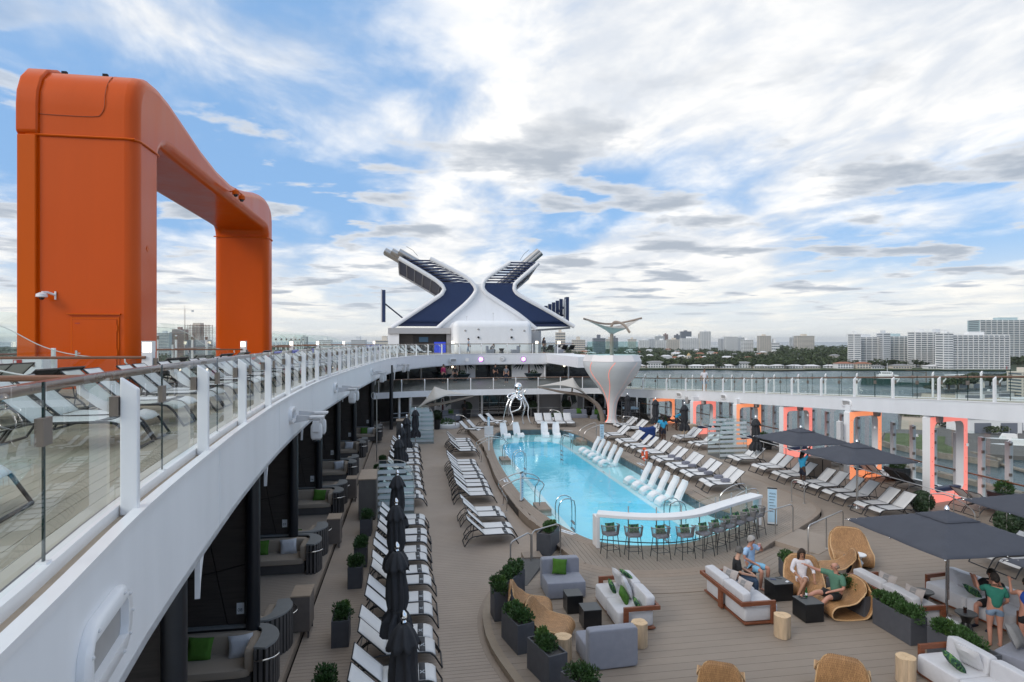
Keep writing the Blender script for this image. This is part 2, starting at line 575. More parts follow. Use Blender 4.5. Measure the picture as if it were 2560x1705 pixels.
M['glassd'] = mat('dark_window', (0.012, 0.014, 0.017), 0.06, spec=0.6)
M['gedge'] = mat('glass_edge', (0.008, 0.03, 0.028), 0.2)
M['frost'] = glass('frosted_band', (0.9, 0.95, 0.97), 1.4, 0.3, frost=(0.72, (0.70, 0.76, 0.80)))
M['resin'] = mat('white_resin', (0.80, 0.82, 0.84), 0.35)
M['solid'] = mat('white_solid_surface', (0.80, 0.80, 0.815), 0.3, var=0.02)
M['rope'] = stripes('grey_rope', (0.17, 0.165, 0.165), (0.05, 0.05, 0.05), 9.0, 0.8)
M['darkwood'] = mat('dark_cabana_panel', (0.040, 0.034, 0.031), 0.62, var=0.35, scale=3.2, stretch=(0.5, 0.5, 8), bump=0.06, bscale=30)
M['groove'] = mat('panel_groove', (0.006, 0.006, 0.006), 0.8)
M['slat'] = mat('grey_slat', (0.085, 0.078, 0.076), 0.65, var=0.15, scale=4)
M['captop'] = mat('cap_grey', (0.20, 0.205, 0.205), 0.6, var=0.08)
M['beige'] = stripes('beige_stripe', (0.40, 0.33, 0.26), (0.28, 0.225, 0.18), 26.0, 0.9)
M['cabinet'] = mat('grey_cabinet', (0.105, 0.098, 0.094), 0.6, var=0.16, scale=4, stretch=(1, 1, 0.3))
M['cabtop'] = mat('oak_top', (0.36, 0.275, 0.205), 0.55, var=0.2, scale=5, stretch=(1, 5, 1))
M['coral'] = emit('coral_light', (1.0, 0.23, 0.185), 0.62, (0.7, 0.35, 0.3))
M['coralo'] = emit('orange_light', (1.0, 0.29, 0.12), 0.62, (0.7, 0.4, 0.25))
M['strip'] = emit('coral_strip', (1.0, 0.25, 0.16), 0.5)
M['stripd'] = emit('coral_strip_dim', (1.0, 0.40, 0.33), 0.12, (0.8, 0.55, 0.5))
M['lamp'] = emit('warm_lamp', (1.0, 0.86, 0.66), 3.2)
M['purple'] = emit('purple_lamp', (0.80, 0.22, 1.0), 4.0)
M['bluescr'] = emit('blue_screen', (0.02, 0.045, 0.45), 0.5)
M['tv'] = emit('tv_picture', (0.02, 0.05, 0.09), 0.5)
M['towel'] = mat('grey_towel', (0.20, 0.205, 0.25), 0.95, var=0.18, scale=14, bump=0.5, bscale=90)
M['facade'] = mat('far_facade_grey', (0.27, 0.27, 0.285), 0.6, var=0.05, scale=0.6)
M['facadew'] = mat('far_facade_white', (0.42, 0.425, 0.44), 0.5, var=0.03)
M['interior'] = mat('interior_dark', (0.022, 0.02, 0.02), 0.5, var=0.5, scale=1.5)
M['tent'] = mat('tensile_fabric', (0.50, 0.48, 0.45), 0.7, var=0.04)
M['tentarm'] = mat('tensile_arm', (0.30, 0.245, 0.205), 0.45, var=0.06)
M['redring'] = mat('life_ring_orange', (0.70, 0.10, 0.03), 0.5)
M['bluebin'] = mat('blue_bag', (0.010, 0.045, 0.20), 0.6, var=0.3, scale=6, bump=0.4, bscale=9)
M['sign'] = mat('sign_blue', (0.42, 0.62, 0.78), 0.4)
M['signw'] = mat('sign_white', (0.72, 0.76, 0.8), 0.4)
M['signtxt'] = mat('sign_text', (0.05, 0.07, 0.10), 0.5)
M['red'] = mat('red_sign', (0.42, 0.03, 0.02), 0.5)
M['fixture'] = mat('fixture_white', (0.62, 0.62, 0.63), 0.45, var=0.05, scale=6)
M['recess'] = mat('recess_grey', (0.36, 0.35, 0.345), 0.6, var=0.06)
M['hull'] = mat('hull_white', (0.6, 0.62, 0.65), 0.5)
M['wire'] = mat('cage_wire', (0.35, 0.36, 0.37), 0.45, 0.6)
# ---------------------------------------------------------------- ship body
HZ = -33.0                       # water level
struct(MB().prism([(-13.2, -30), (25.0, -30), (25.0, 150), (20, 170), (-8, 170), (-13.2, 150)], -40, -1.75).build('ship_hull', M['hull'], smooth=False))
def poly_intervals(polys, axis, c):
 xs = []
 for P in polys:
  n = len(P)
  for i in range(n):
   a, b = P[i], P[(i + 1) % n]
   ca, cb = (a[1], b[1]) if axis == 'x' else (a[0], b[0])
   da, db = (a[0], b[0]) if axis == 'x' else (a[1], b[1])
   if (ca <= c) != (cb <= c):
    xs.append(da + (c - ca) / (cb - ca) * (db - da))
 xs.sort()
 return [(xs[i], xs[i + 1]) for i in range(0, len(xs) - 1, 2)]
def planks(polys, axis, w, gap, lo, hi):
 out = []
 c = lo
 while c < hi:
  A = poly_intervals(polys, axis, c + gap / 2)
  B = poly_intervals(polys, axis, c + w - gap / 2)
  if len(A) != len(B):
   A = B = poly_intervals(polys, axis, c + w / 2)
  if len(A) == len(B):
   for (a0, a1), (b0, b1) in zip(A, B):
    if min(a1 - a0, b1 - b0) > 0.08:
     out.append((c + gap / 2, c + w - gap / 2, a0, a1, b0, b1))
  c += w
 return out
def plank_mb(q, axis, z0, z1):
 c0, c1, a0, a1, b0, b1 = q
 if axis == 'x':
  p = [(a0, c0), (a1, c0), (b1, c1), (b0, c1)]
 else:
  p = [(c0, a0), (c1, b0), (c1, b1), (c0, a1)]
 return MB().hexa([(x, y, z0) for x, y in p], [(x, y, z1) for x, y in p])
def split_long(q, axis, n):
 """butt joints: break a long plank into boards"""
 c0, c1, a0, a1, b0, b1 = q
 ln = min(a1, b1) - max(a0, b0)
 k = max(1, int(ln / 5.5))
 if k == 1:
  return [q]
 res = []
 s0, e0 = max(a0, b0), min(a1, b1)
 cuts = [s0 + (e0 - s0) * ((i + (0.33 if n % 2 else 0.0)) / k) for i in range(1, k)]
 pa, pb = a0, b0
 for ct in cuts:
  res.append((c0, c1, pa, ct - 0.003, pb, ct - 0.003)); pa = pb = ct + 0.003
 res.append((c0, c1, pa, a1, pb, b1))
 return res
# curves in plan -----------------------------------------------------
def C2(pts, step=0.4, closed=False):
 return [(p.x, p.y) for p in smooth_curve([(x, y, 0) for x, y in pts], step, closed)]
WATER = C2([(6.25, 20.6), (5.62, 22.2), (5.15, 24.4), (4.9, 27), (4.85, 31), (5.0, 36), (5.4, 41), (6.1, 45.2), (7.1, 47.1), (9.3, 47.5), (11.4, 46.9), (12.1, 44), (12.2, 40), (12.3, 35), (12.3, 29), (12.25, 24.6), (12.9, 22.4), (12.2, 21.5), (10.9, 20.75), (9.6, 20.05), (8.5, 19.82), (7.3, 19.95)], 0.4, True)
PLAT = ([(4.9, 20.3), (5.2, 18.5)] + C2([(5.2, 18.5), (6.0, 17.85), (7.2, 17.55), (8.8, 17.6), (10.0, 17.9), (11.2, 18.75), (12.3, 19.65), (13.9, 20.75), (15.6, 22.1), (16.5, 23.1), (16.95, 24.4)], 0.4)
  + [(16.95, 49.5), (16.0, 56.2), (4.6, 56.2), (4.5, 47)]
  + C2([(4.5, 47), (4.75, 42), (4.6, 37), (4.3, 31.5), (4.3, 27.5), (4.45, 24.2), (4.75, 22.4), (4.9, 20.3)], 0.4))
LNG_L = C2([(3.4, 7.0), (2.55, 11.0), (2.12, 12.9), (1.88, 14.2), (1.84, 15.3), (2.0, 16.5), (2.5, 17.8), (3.3, 18.9), (4.2, 19.7), (4.95, 20.4)], 0.4)
LOUNGE = LNG_L + [(4.98, 20.3), (5.25, 18.45)] + C2([(5.25, 18.45), (6.0, 17.8), (7.2, 17.5), (8.8, 17.55), (10.0, 17.85), (11.2, 18.7), (12.3, 19.6), (13.9, 20.7), (15.6, 22.05), (16.55, 23.05), (17.0, 24.4)], 0.4) + [(17.0, 49.5), (16.2, 56.0), (24.6, 56.0), (24.9, 7.0)]
LEFTD = [(-2.55, 4), (-2.55, 56.2), (4.45, 56.2), (4.45, 47)] + C2([(4.45, 47), (4.7, 42), (4.55, 37), (4.25, 31.5), (4.25, 27.5), (4.4, 24.2), (4.7, 22.4), (4.85, 20.4)], 0.4) + [(x - 0.04, y) for x, y in reversed(LNG_L)] + [(3.4, 4)]
ZL, ZP = -0.15, 0.17
# sub-floors -----------------------------------------------------------
main = struct(MB().prism(LOUNGE, -0.3, -0.03).build('lounge_deck', M['under'], smooth=False))
left = struct(MB().prism(LEFTD, -0.31, ZL - 0.03).build('side_deck', M['under'], smooth=False))
# ---------------------------------------------------------------- pool terrace
def V3(P, z=0):
 return [Vector((x, y, z)) for x, y in P]
def merge(qs, axis, z0, z1):
 m = MB()
 for q in qs:
  p = plank_mb(q, axis, z0, z1)
  m.add(p.v, p.f)
 return m
WC = V3(WATER) + [Vector((*WATER[0], 0))]
WN = normals2(WC)
WN[0] = WN[-1] = (WN[0] + WN[-1]).normalized()
HOLE = [(p.x + n.x * 0.50, p.y + n.y * 0.50) for p, n in zip(WC, WN)][:-1]
terr = struct(merge([(q[0], q[1], q[2] + 0.16, q[3] - 0.16, q[4] + 0.16, q[5] - 0.16) for q in planks([PLAT, HOLE], 'x', 0.1, 0.0, 17.75, 56.0)], 'x', -0.3, ZP - 0.03).build('pool_terrace', M['under'], smooth=False))
PC = V3(PLAT) + [Vector((*PLAT[0], 0))]
PN = normals2(PC)
strip(PC, PN, 0.0, 0.05, -0.31, ZP - 0.05).build('riser', M['coping'], terr, smooth=False)
strip(PC, PN, -0.03, 0.13, ZP - 0.05, ZP + 0.004).build('edge_board', M['coping'], terr, smooth=False)
for k in range(4):
 strip(WC, WN, 0.126 * k + 0.004, 0.126 * (k + 1) - 0.004, ZP - 0.06, ZP + 0.003).build('coping_board', M['coping'], terr, smooth=False)
# sloping apron that joins the terrace front to the lounge without a step
FA = [Vector((x, y, 0)) for x, y in C2([(5.15, 18.65), (6.0, 17.85), (7.2, 17.55), (8.8, 17.6), (10.0, 17.9), (11.2, 18.75), (12.0, 19.4)], 0.3)]
FN = normals2(FA)
for k in range(7):
 a0, a1 = 0.17 * k, 0.17 * (k + 1) - 0.007
 m = MB(); n = len(FA)
 vs = []
 for i, (p, q) in enumerate(zip(FA, FN)):
  f = min(1.0, max(0.0, (n - 1 - i) / (n * 0.22)))
  for a in (a0, a1):
   o = p - q * a
   vs.append((o.x, o.y, (ZP + 0.003) * (1 - a / 1.2) * f + 0.003))
 m.add(vs, [(2 * i, 2 * i + 2, 2 * i + 3, 2 * i + 1) for i in range(n - 1)])
 m.build('apron_board', M['coping'] if k in (0, 1) else M['plank'], terr, smooth=False, solid=0.02)
# lounge edge on the side deck
LC = V3(LNG_L); LN = normals2(LC)
curb = struct(strip(LC, LN, -0.14, 0.05, -0.31, 0.006).build('lounge_kerb', mat('kerb_sand', (0.30, 0.24, 0.18), 0.6, var=0.1), smooth=False))
strip(LC, LN, 0.055, 0.19, -0.31, ZL + 0.004).build('kerb_border', M['coping'], curb, smooth=False)
# planks: the ones that show largest are boards of their own
LQ = planks([LOUNGE], 'x', 0.28, 0.010, 8.6, 56.0)
near, far = [], []
n = 0
for q in LQ:
 if q[0] < 21.5:
  near.append((q, n))
 else:
  far.append(q)
 n += 1
for r_, i in near:
 if r_[0] < 17.2 or len(near) < 300:
  plank_mb(r_, 'x', -0.03, 0.0).build('plank', M['plank'], main, smooth=False)
 else:
  far.append(r_)
stuff(merge(far, 'x', -0.03, 0.0).build('planks', M['plank2'], main, smooth=False))
TQ = planks([PLAT, HOLE], 'y', 0.143, 0.010, 4.2, 17.0)
nearT = [q for q in TQ if min(q[2], q[4]) < 21.5]
farT = [q for q in TQ if min(q[2], q[4]) >= 21.5]
for q in nearT:
 plank_mb(q, 'y', ZP - 0.03, ZP).build('plank', M['plank'], terr, smooth=False)
stuff(merge(farT, 'y', ZP - 0.03, ZP).build('planks', M['plank2'], terr, smooth=False))
SQ = planks([LEFTD], 'x', 0.145, 0.009, 5.0, 56.0)
nearS = [q for q in SQ if 11.0 < q[0] < 17.0]
farS = [q for q in SQ if not (11.0 < q[0] < 17.0)]
for q in nearS:
 plank_mb(q, 'x', ZL - 0.03, ZL).build('plank', M['plank3'], left, smooth=False)
stuff(merge(farS, 'x', ZL - 0.03, ZL).build('planks', M['plank3'], left, smooth=False))
# basin
DEEP = C2([(6.2, 20.55), (6.12, 24), (6.1, 30), (6.1, 36), (6.15, 41.0), (6.6, 43.2), (7.8, 43.9), (9.2, 43.95), (10.1, 43.4), (10.42, 41.5), (10.42, 36), (10.42, 30), (10.42, 24), (10.42, 21.2), (9.6, 20.35), (8.5, 20.12), (7.3, 20.2)], 0.4, True)
pool = struct(merge(planks([WATER, DEEP], 'x', 0.16, 0.0, 19.6, 48), 'x', -1.6, -0.27).build('pool', M['tile'], smooth=False))
DC = V3(DEEP) + [Vector((*DEEP[0], 0))]
DN = normals2(DC)
strip(DC, DN, -0.01, 0.06, -1.5, -0.25).build('deep_wall', M['tiled'], pool, smooth=False)
strip(DC, DN, 0.0, 0.24, -0.28, -0.225).build('edge_tile', M['tilel'], pool, smooth=False)
MB().prism(DEEP, -1.6, -1.25).build('deep_floor', M['tiled'], pool, smooth=False)
strip(WC, WN, -0.02, 0.07, -0.4, ZP - 0.06).build('wall_tile', M['tilew'], pool, smooth=False)
# joints of the dark wall tiles
jm = MB()
for p, t in walk(WC, 0.62):
 nrm = Vector((-t.y, t.x, 0))
 a = p - nrm * 0.024
 jm.tube([(a.x, a.y, -0.06), (a.x, a.y, 0.105)], 0.006, 4)
jm.build('tile_joint', M['groove'], pool, smooth=False)
wm = MB(); wm.add([(p.x - n_.x * 0.02, p.y - n_.y * 0.02, -0.05) for p, n_ in zip(WC[:-1], WN[:-1])], [tuple(range(len(WC) - 2, -1, -1))])
wo_ = wm.build('pool_water', M['water'], smooth=False)
struct(wo_)
# make the surface face up
me = wo_.data
if me.polygons[0].normal.z < 0:
 me.flip_normals()
for k, (x, y) in enumerate([(9.0, 40.5), (10.38, 33.0), (10.38, 28.5)]):
 MB().lathe([(0.09, 0), (0.09, 0.03)], (x - 0.04, y, -0.7), 10).build('underwater_lamp', M['tilel'], pool)
# painted depth marks (plates with bars)
def depth_plate(x, y, z, rz, txt, wd=0.75, h=0.22, back='signw'):
 t = tag(box(-wd / 2, -h / 2, 0, wd / 2, h / 2, 0.006).build('depth_marker', M[back], loc=(x, y, z), rotz=rz, smooth=False), 'white pool depth plate lettered ' + txt, 'sign', 'pool depth plates')
 text(txt, t, (-wd / 2 + 0.05, -h / 2 + 0.05, 0.008), h * 0.62, M['signtxt'])
 return t
def text(s, parent, loc, size, m, rot=(0, 0, 0)):
 cu = bpy.data.curves.new('lettering', 'FONT')
 cu.body = s; cu.size = size; cu.extrude = 0.002
 o = bpy.data.objects.new('lettering_src', cu)
 COL.objects.link(o)
 dg = bpy.context.evaluated_depsgraph_get()
 me_ = bpy.data.meshes.new_from_object(o.evaluated_get(dg))
 bpy.data.objects.remove(o)
 me_.materials.clear(); me_.materials.append(m)
 q = bpy.data.objects.new('lettering', me_)
 COL.objects.link(q)
 q.parent = parent; q.location = loc; q.rotation_euler = rot
 q['kind'] = 'stuff'
 return q
depth_plate(4.62, 30.2, ZP + 0.004, R(88), 'NO DIVING')
depth_plate(5.52, 21.7, ZP + 0.004, R(-56), 'NO DIVING')
depth_plate(12.62, 33.0, ZP + 0.004, R(-90), 'NO DIVING')
depth_plate(11.9, 46.2, ZP + 0.004, R(-40), 'NO DIVING')
depth_plate(13.6, 22.6, ZP + 0.004, R(60), '0.30 M', 0.5)
for x, y in ((6.0, 33.0), (6.0, 22.3), (10.53, 33.2)):
 depth_plate(x, y, -0.222, R(90), '1.2 M', 0.5, 0.16)
for (x, y, rz, s_) in ((12.27, 31.6, -90, '0.30 M'), (11.85, 45.0, -74, '0.30 M')):
 t = tag(box(-0.35, -0.012, -0.075, 0.35, 0.0, 0.075).build('depth_marker', M['sign'], loc=(x - 0.03, y, 0.035), rotz=R(rz), smooth=False), 'pale blue depth plate on the dark pool wall', 'sign', 'wall depth plates')
 text(s_, t, (-0.28, -0.018, -0.05), 0.12, M['signtxt'], (R(90), 0, 0))
# ---------------------------------------------------------------- rails and ladders round the pool
def rail(name, label, pts, r=0.024, posts=(), flat=None, cat='handrail', group=None, m='steel'):
 t = thing(name, label, cat, (pts[0][0], pts[0][1], pts[0][2]), 0, group)
 o = Vector(pts[0])
 C = smooth_curve(pts, 0.12)
 MB().tube([p - o for p in C], r, 8).build('tube', M[m], t)
 for b in posts:
  q = Vector(b) - o
  MB().lathe([(0.055, 0), (0.055, 0.02), (0.03, 0.03)], tuple(q), 12).build('base_flange', M[m], t)
 return t
def crossing_rail(x, y, d):
 """arched grab rails that step over the raised coping"""
 for k in (0, 1):
  yy = y - k * d
  pts = [(x - 1.0, yy, ZL), (x - 1.0, yy, 0.35), (x - 1.22, yy, 0.78), (x - 0.9, yy, 1.02), (x - 0.3, yy, 1.22), (x + 0.35, yy, 1.12), (x + 0.62, yy, 0.9), (x + 0.45, yy, 0.62), (x + 0.42, yy, 0.4), (x + 0.42, yy, -0.27)]
  rail('grab_rail', 'arched steel grab rail crossing the raised coping by the lounger aisle', pts, 0.024, [pts[0]], group='arched pool grab rails')
crossing_rail(5.15, 37.6, 0.9)
crossing_rail(5.0, 26.9, 1.0)
def ladder(x, y, along, s=1):
 t = thing('pool_ladder', 'pair of hooped steel ladder rails on the inner pool edge', 'ladder', (x, y, -0.22), along, 'pool ladders')
 for k in (-1, 1):
  C = smooth_curve([(-0.35, 0.27 * k, 0.0), (-0.35, 0.27 * k, 0.62), (-0.22, 0.27 * k, 0.86), (0.0, 0.27 * k, 0.93), (0.2, 0.27 * k, 0.86), (0.32, 0.27 * k, 0.62), (0.32, 0.27 * k, -1.0)], 0.1)
  MB().tube(C, 0.024, 8).build('hoop', M['steel'], t)
 for z in (-0.12, -0.4, -0.7):
  box(0.27, -0.26, z - 0.015, 0.37, 0.26, z + 0.015).build('tread', M['black'], t)
ladder(6.2, 35.2, 0)
ladder(6.2, 24.5, 0)
ladder(10.33, 40.6, PI)
ladder(10.36, 23.4, PI)
def bent_rail(p, q, name='handrail', label='', h0=0.95, h1=0.95, z0=0, z1=0, mid=False, group=None):
 """handrail with a sloping top between two posts"""
 a, b = Vector((*p, z0)), Vector((*q, z1))
 d = (b - a); d.z = 0; d.normalize()
 t = thing(name, label, 'handrail', tuple(a), 0, group)
 A = Vector((0, 0, 0)); B = b - a
 up0, up1 = Vector((0, 0, h0)), Vector((0, 0, h1))
 k = 0.12
 pts = [A, A + up0 - Vector((0, 0, k)), A + up0 + d * k * 0.35 - Vector((0, 0, k * 0.35)), A + up0 + d * k, B + up1 - d * k, B + up1 - d * k * 0.35 - Vector((0, 0, k * 0.35)), B + up1 - Vector((0, 0, k)), B]
 MB().tube(pts, 0.024, 8).build('tube', M['satin'], t)
 for q_ in (A, B):
  MB().lathe([(0.055, 0), (0.055, 0.018), (0.03, 0.03)], tuple(q_), 12).build('base_flange', M['satin'], t)
 if mid:
  c = (A + B) / 2
  MB().tube([c, c + (up0 + up1) / 2], 0.022, 8).build('post', M['satin'], t)
  MB().lathe([(0.055, 0), (0.055, 0.018), (0.03, 0.03)], tuple(c), 12).build('base_flange', M['satin'], t)
 return t
bent_rail((3.05, 18.95), (3.74, 19.2), label='steel handrail beside the grey ramp and sofa', z0=-0.0, z1=0.0, h0=0.85, h1=1.0)
bent_rail((3.8, 19.35), (4.85, 19.85), label='steel handrail in front of the slate planter at the ramp', h0=1.0, h1=1.05)
bent_rail((11.95, 20.1), (13.55, 20.45), label='steel handrail on the terrace edge beside the bar stools', z0=0.0, z1=0.0, h0=0.98, h1=1.15, mid=True)
bent_rail((12.8, 18.5), (14.9, 19.6), label='steel handrail on the ramp side by the wicker chairs', h0=1.0, h1=1.1, mid=True)
bent_rail((16.0, 24.25), (16.35, 23.9), label='short steel hoop rail at the rounded terrace corner', z0=ZP, z1=ZP, h0=0.95, h1=0.95)
for k in (0, 1):
 x, y = 12.75 + 0.0 * k, 43.4 - 1.25 * k
 rail('grab_rail', 'steel entry rail sloping down to the pool steps by the blue board', [(x + 0.5, y, ZP), (x + 0.5, y, ZP + 0.85), (x + 0.4, y, ZP + 0.95), (x - 0.3, y, ZP + 0.72), (x - 0.75, y, ZP + 0.35), (x - 0.8, y, -0.27)], 0.022, [(x + 0.5, y, ZP)], group='entry rails at pool steps')
for k in (0, 1):
 x, y = 12.9, 22.9 + 0.9 * k
 rail('grab_rail', 'steel entry rail at the pool corner behind the bar', [(x + 0.75, y, ZP), (x + 0.75, y, ZP + 0.85), (x + 0.65, y, ZP + 0.96), (x + 0.2, y, ZP + 0.9), (x - 0.35, y, ZP + 0.55), (x - 0.4, y, ZP - 0.1)], 0.022, [(x + 0.75, y, ZP)], group='entry rails behind the bar')
# steps into the water
st = tag(MB().box(11.35, 42.0, -0.27, 12.15, 43.5, -0.08).box(11.75, 42.0, -0.08, 12.2, 43.5, 0.08).build('pool_steps', M['coping'], smooth=False), 'brown steps going down into the pool by the blue board', 'steps')
for x, y, l in ((5.55, 25.9, 'the near pair of arched rails'), (5.6, 36.8, 'the far pair of arched rails')):
 tag(MB().box(x - 0.3, y - 0.6, -0.27, x + 0.25, y + 0.6, 0.02).build('pool_steps', M['coping'], smooth=False), 'low brown step in the water below ' + l, 'steps')
# ---------------------------------------------------------------- swim-up bar
BC = smooth_curve([(6.1, 19.95, 0), (7.3, 19.42, 0), (8.4, 19.22, 0), (9.5, 19.45, 0), (10.6, 20.1, 0), (11.7, 20.75, 0), (12.85, 21.4, 0)], 0.2)
BN = normals2(BC)
bar = thing('pool_bar', 'curved white poolside bar counter with clear glass front', 'bar counter', (6.1, 19.95, ZP))
def rel(C, o):
 return [p - Vector(o) for p in C]
BO = (6.1, 19.95, 0)
RC = rel(BC, BO)
strip(RC, BN, -0.10, 0.40, 1.02, 1.13).build('counter_top', M['solid'], bar, bevel=0.012)
b0, b1 = RC[0], RC[-1]
MB().box(-0.03, -0.12, 0.0, 0.08, 0.36, 1.02).build('end_leg', M['solid'], bar, bevel=0.01)
e = RC[-1]
MB().box(e.x - 0.1, e.y - 0.05, 0.0, e.x + 0.02, e.y + 0.36, 1.02).build('end_leg', M['solid'], bar, bevel=0.01)
strip(RC, BN, 0.34, 0.355, 0.02, 1.02).build('glass_front', M['glass2'], bar, smooth=False)
MB().tube([p - n_ * -0.05 + Vector((0, 0, 0.25)) for p, n_ in zip(RC, BN)], 0.018, 6).build('foot_rail', M['black'], bar)
pts = walk(BC, 1.02, 0.0)
for p, t in pts[1:]:
 q = p - Vector(BO)
 nrm = Vector((-t.y, t.x, 0))
 a = q + nrm * 0.37
 MB().tube([(a.x, a.y, 0.0), (a.x, a.y, 1.02)], 0.022, 8).build('post', M['satin'], bar)
 MB().tube([(a.x, a.y, 1.13), (a.x, a.y, 1.33)], 0.020, 8).build('glass_clamp', M['satin'], bar)
strip(RC, BN, 0.362, 0.372, 1.16, 1.42).build('glass_screen', M['glass'], bar, smooth=False)
# bar stools
M['cord'] = mat('rope_cord', (0.20, 0.195, 0.195), 0.85, var=0.2, scale=20)
def make_stool():
 t = thing('bar_stool', 'grey rope bar stool with leafy cushion at the poolside bar', 'bar stool', (0, 0, 0), 0, 'stools along the pool bar')
 for sx in (-1, 1):
  for sy in (-1, 1):
   MB().tube([(0.17 * sx, 0.16 * sy, 0.70), (0.235 * sx, 0.235 * sy, 0)], 0.012, 6).build('leg', M['black'], t)
 fr = MB()
 for a, b in (((-1, -1), (1, -1)), ((1, -1), (1, 1)), ((1, 1), (-1, 1)), ((-1, 1), (-1, -1))):
  fr.tube([(0.213 * a[0], 0.21 * a[1], 0.24), (0.213 * b[0], 0.21 * b[1], 0.24)], 0.009, 5)
 fr.build('footrest', M['black'], t)
 MB().squad((0, 0, 0.70), (0.23, 0.22, 0.035), 0.4, 6).build('seat', M['sofa'], t)
 def shell(u, v):
  a = PI * (-0.12 + 1.24 * u) + PI
  rx = 0.255 + 0.035 * v; ry = 0.245 + 0.045 * v
  return Vector((rx * math.cos(a), ry * math.sin(a), 0.69 + (0.27 + 0.05 * math.sin(PI * u)) * v))
 MB().tube([shell(i / 22, 1) for i in range(23)], 0.015, 6).build('backrest', M['cord'], t)
 MB().tube([shell(i / 22, 0.02) for i in range(23)], 0.012, 6).build('back_rim', M['cord'], t)
 return t
stool = make_stool()
# the rope: vertical cords proud of the shell
bk = [c for c in stool.children if c.name.startswith('backrest')][0]
cords = MB()
for i in range(1, 26):
 u = i / 26
 a = PI * (-0.12 + 1.24 * u) + PI
 cords.tube([((0.262) * math.cos(a), 0.252 * math.sin(a), 0.70), (0.298 * math.cos(a), 0.298 * math.sin(a), 0.95 + 0.05 * math.sin(PI * u))], 0.0085, 4)
cords.build('cord', M['cord'], bk)
pc = MB().pillow(Matrix.Translation((0.03, 0.07, 0.88)) @ Matrix.Rotation(R(70), 4, 'X'), 0.34, 0.28, 0.12).build('cushion', M['print'], stool)
reg(stool)
spots = [(6.30, 19.12, 8), (6.98, 18.86, -4), (7.78, 18.62, 4), (8.58, 18.58, 6), (9.25, 18.66, 14), (9.82, 18.92, 22), (10.4, 19.28, 30), (10.95, 19.62, 28), (11.5, 19.95, 30), (12.05, 20.32, 30)]
for i, (x, y, a) in enumerate(spots):
 if i == 0:
  stool.location = (x, y, ZP); stool.rotation_euler = (0, 0, R(a))
 else:
  dup(stool, (x, y, ZP), R(a))
# ---------------------------------------------------------------- sun loungers
def make_lounger(sm, name='sun_lounger'):
 """head at x=0, feet at x=1.95, near edge y=0"""
 t = thing(name, 'white sling lounger', 'sun lounger')
 W_ = 0.73
 for y in (0.018, W_ - 0.018):
  MB().tube([(0.42, y, 0.33), (0.6, y, 0.375), (1.55, y, 0.375), (1.68, y, 0.35), (1.78, y, 0.26)], 0.019, 6).build('side_rail', M['frame'], t)
 MB().tube([(1.78, 0.018, 0.26), (1.93, 0.018, 0.015), (1.93, W_ - 0.018, 0.015), (1.78, W_ - 0.018, 0.26)], 0.019, 6).build('front_leg', M['frame'], t)
 rl = MB().tube([(0.55, 0.018, 0.36), (0.30, 0.018, 0.33), (0.16, 0.018, 0.22), (0.03, 0.018, 0.015), (0.03, W_ - 0.018, 0.015), (0.16, W_ - 0.018, 0.22), (0.30, W_ - 0.018, 0.33), (0.55, W_ - 0.018, 0.36)], 0.019, 6)
 rl.build('rear_leg', M['frame'], t)
 MB().tube([(0.16, 0.02, 0.22), (0.16, W_ - 0.02, 0.22)], 0.013, 5).build('crossbar', M['frame'], t)
 bx, bz = 0.13, 0.93
 bf = MB().tube([(0.72, 0.035, 0.385), (bx, 0.035, bz), (bx, W_ - 0.035, bz), (0.72, W_ - 0.035, 0.385)], 0.017, 6)
 bf.tube([(0.36, 0.06, 0.70), (0.30, 0.06, 0.335)], 0.010, 5)
 bf.tube([(0.36, W_ - 0.06, 0.70), (0.30, W_ - 0.06, 0.335)], 0.010, 5)
 bf.build('back_frame', M['frame'], t)
 prof = [(0.70, 0.385), (0.9, 0.378), (1.2, 0.376), (1.5, 0.382), (1.62, 0.376), (1.72, 0.345), (1.79, 0.285)]
 def fs(u, v):
  k = u * (len(prof) - 1); i = min(int(k), len(prof) - 2); f = k - i
  x = prof[i][0] * (1 - f) + prof[i + 1][0] * f; z = prof[i][1] * (1 - f) + prof[i + 1][1] * f
  return Vector((x, 0.035 + (W_ - 0.07) * v, z - 0.014 * math.sin(PI * v) + 0.006))
 MB().grid(fs, 12, 4).build('seat_sling', sm, t, solid=0.012)
 def fb(u, v):
  x = 0.71 * (1 - u) + bx * u; z = 0.392 * (1 - u) + bz * u
  d = 0.025 * math.sin(PI * v) * math.sin(PI * min(1, u * 1.05))
  return Vector((x - d * 0.65, 0.04 + (W_ - 0.08) * v, z - d * 0.7 + 0.006))
 MB().grid(fb, 8, 4).build('back_sling', sm, t, solid=0.012)
 def fd(u, v):
  p = fs(0, v); x = 1.44 + 0.13 * u
  return Vector((x, 0.036 + (W_ - 0.072) * v, 0.379 + (0.003 if u < 0.5 else 0.0) - 0.014 * math.sin(PI * v) + 0.013))
 bd = MB().grid(fd, 2, 4).build('dark_band', M['band'], t, solid=0.006)
 em = MB()
 for s in (-1, 1):
  a = Vector((1.455, W_ / 2 - 0.065 * s, 0.3785)); b = Vector((1.555, W_ / 2 + 0.065 * s, 0.3785))
  n = Vector((-(b - a).y, (b - a).x, 0)).normalized() * 0.011
  z = Vector((0, 0, 0.006))
  em.hexa([a - n, a + n, b + n, b - n][::1], [a - n + z, a + n + z, b + n + z, b - n + z])
 em.build('emblem', M['emblem'], bd, smooth=False)
 return t
LW = reg(make_lounger(M['sling']))
LD = reg(make_lounger(M['slingd']))
LG = reg(make_lounger(M['slingl']))
for q in (LW, LD, LG):
 q['used'] = 0
USED = {}
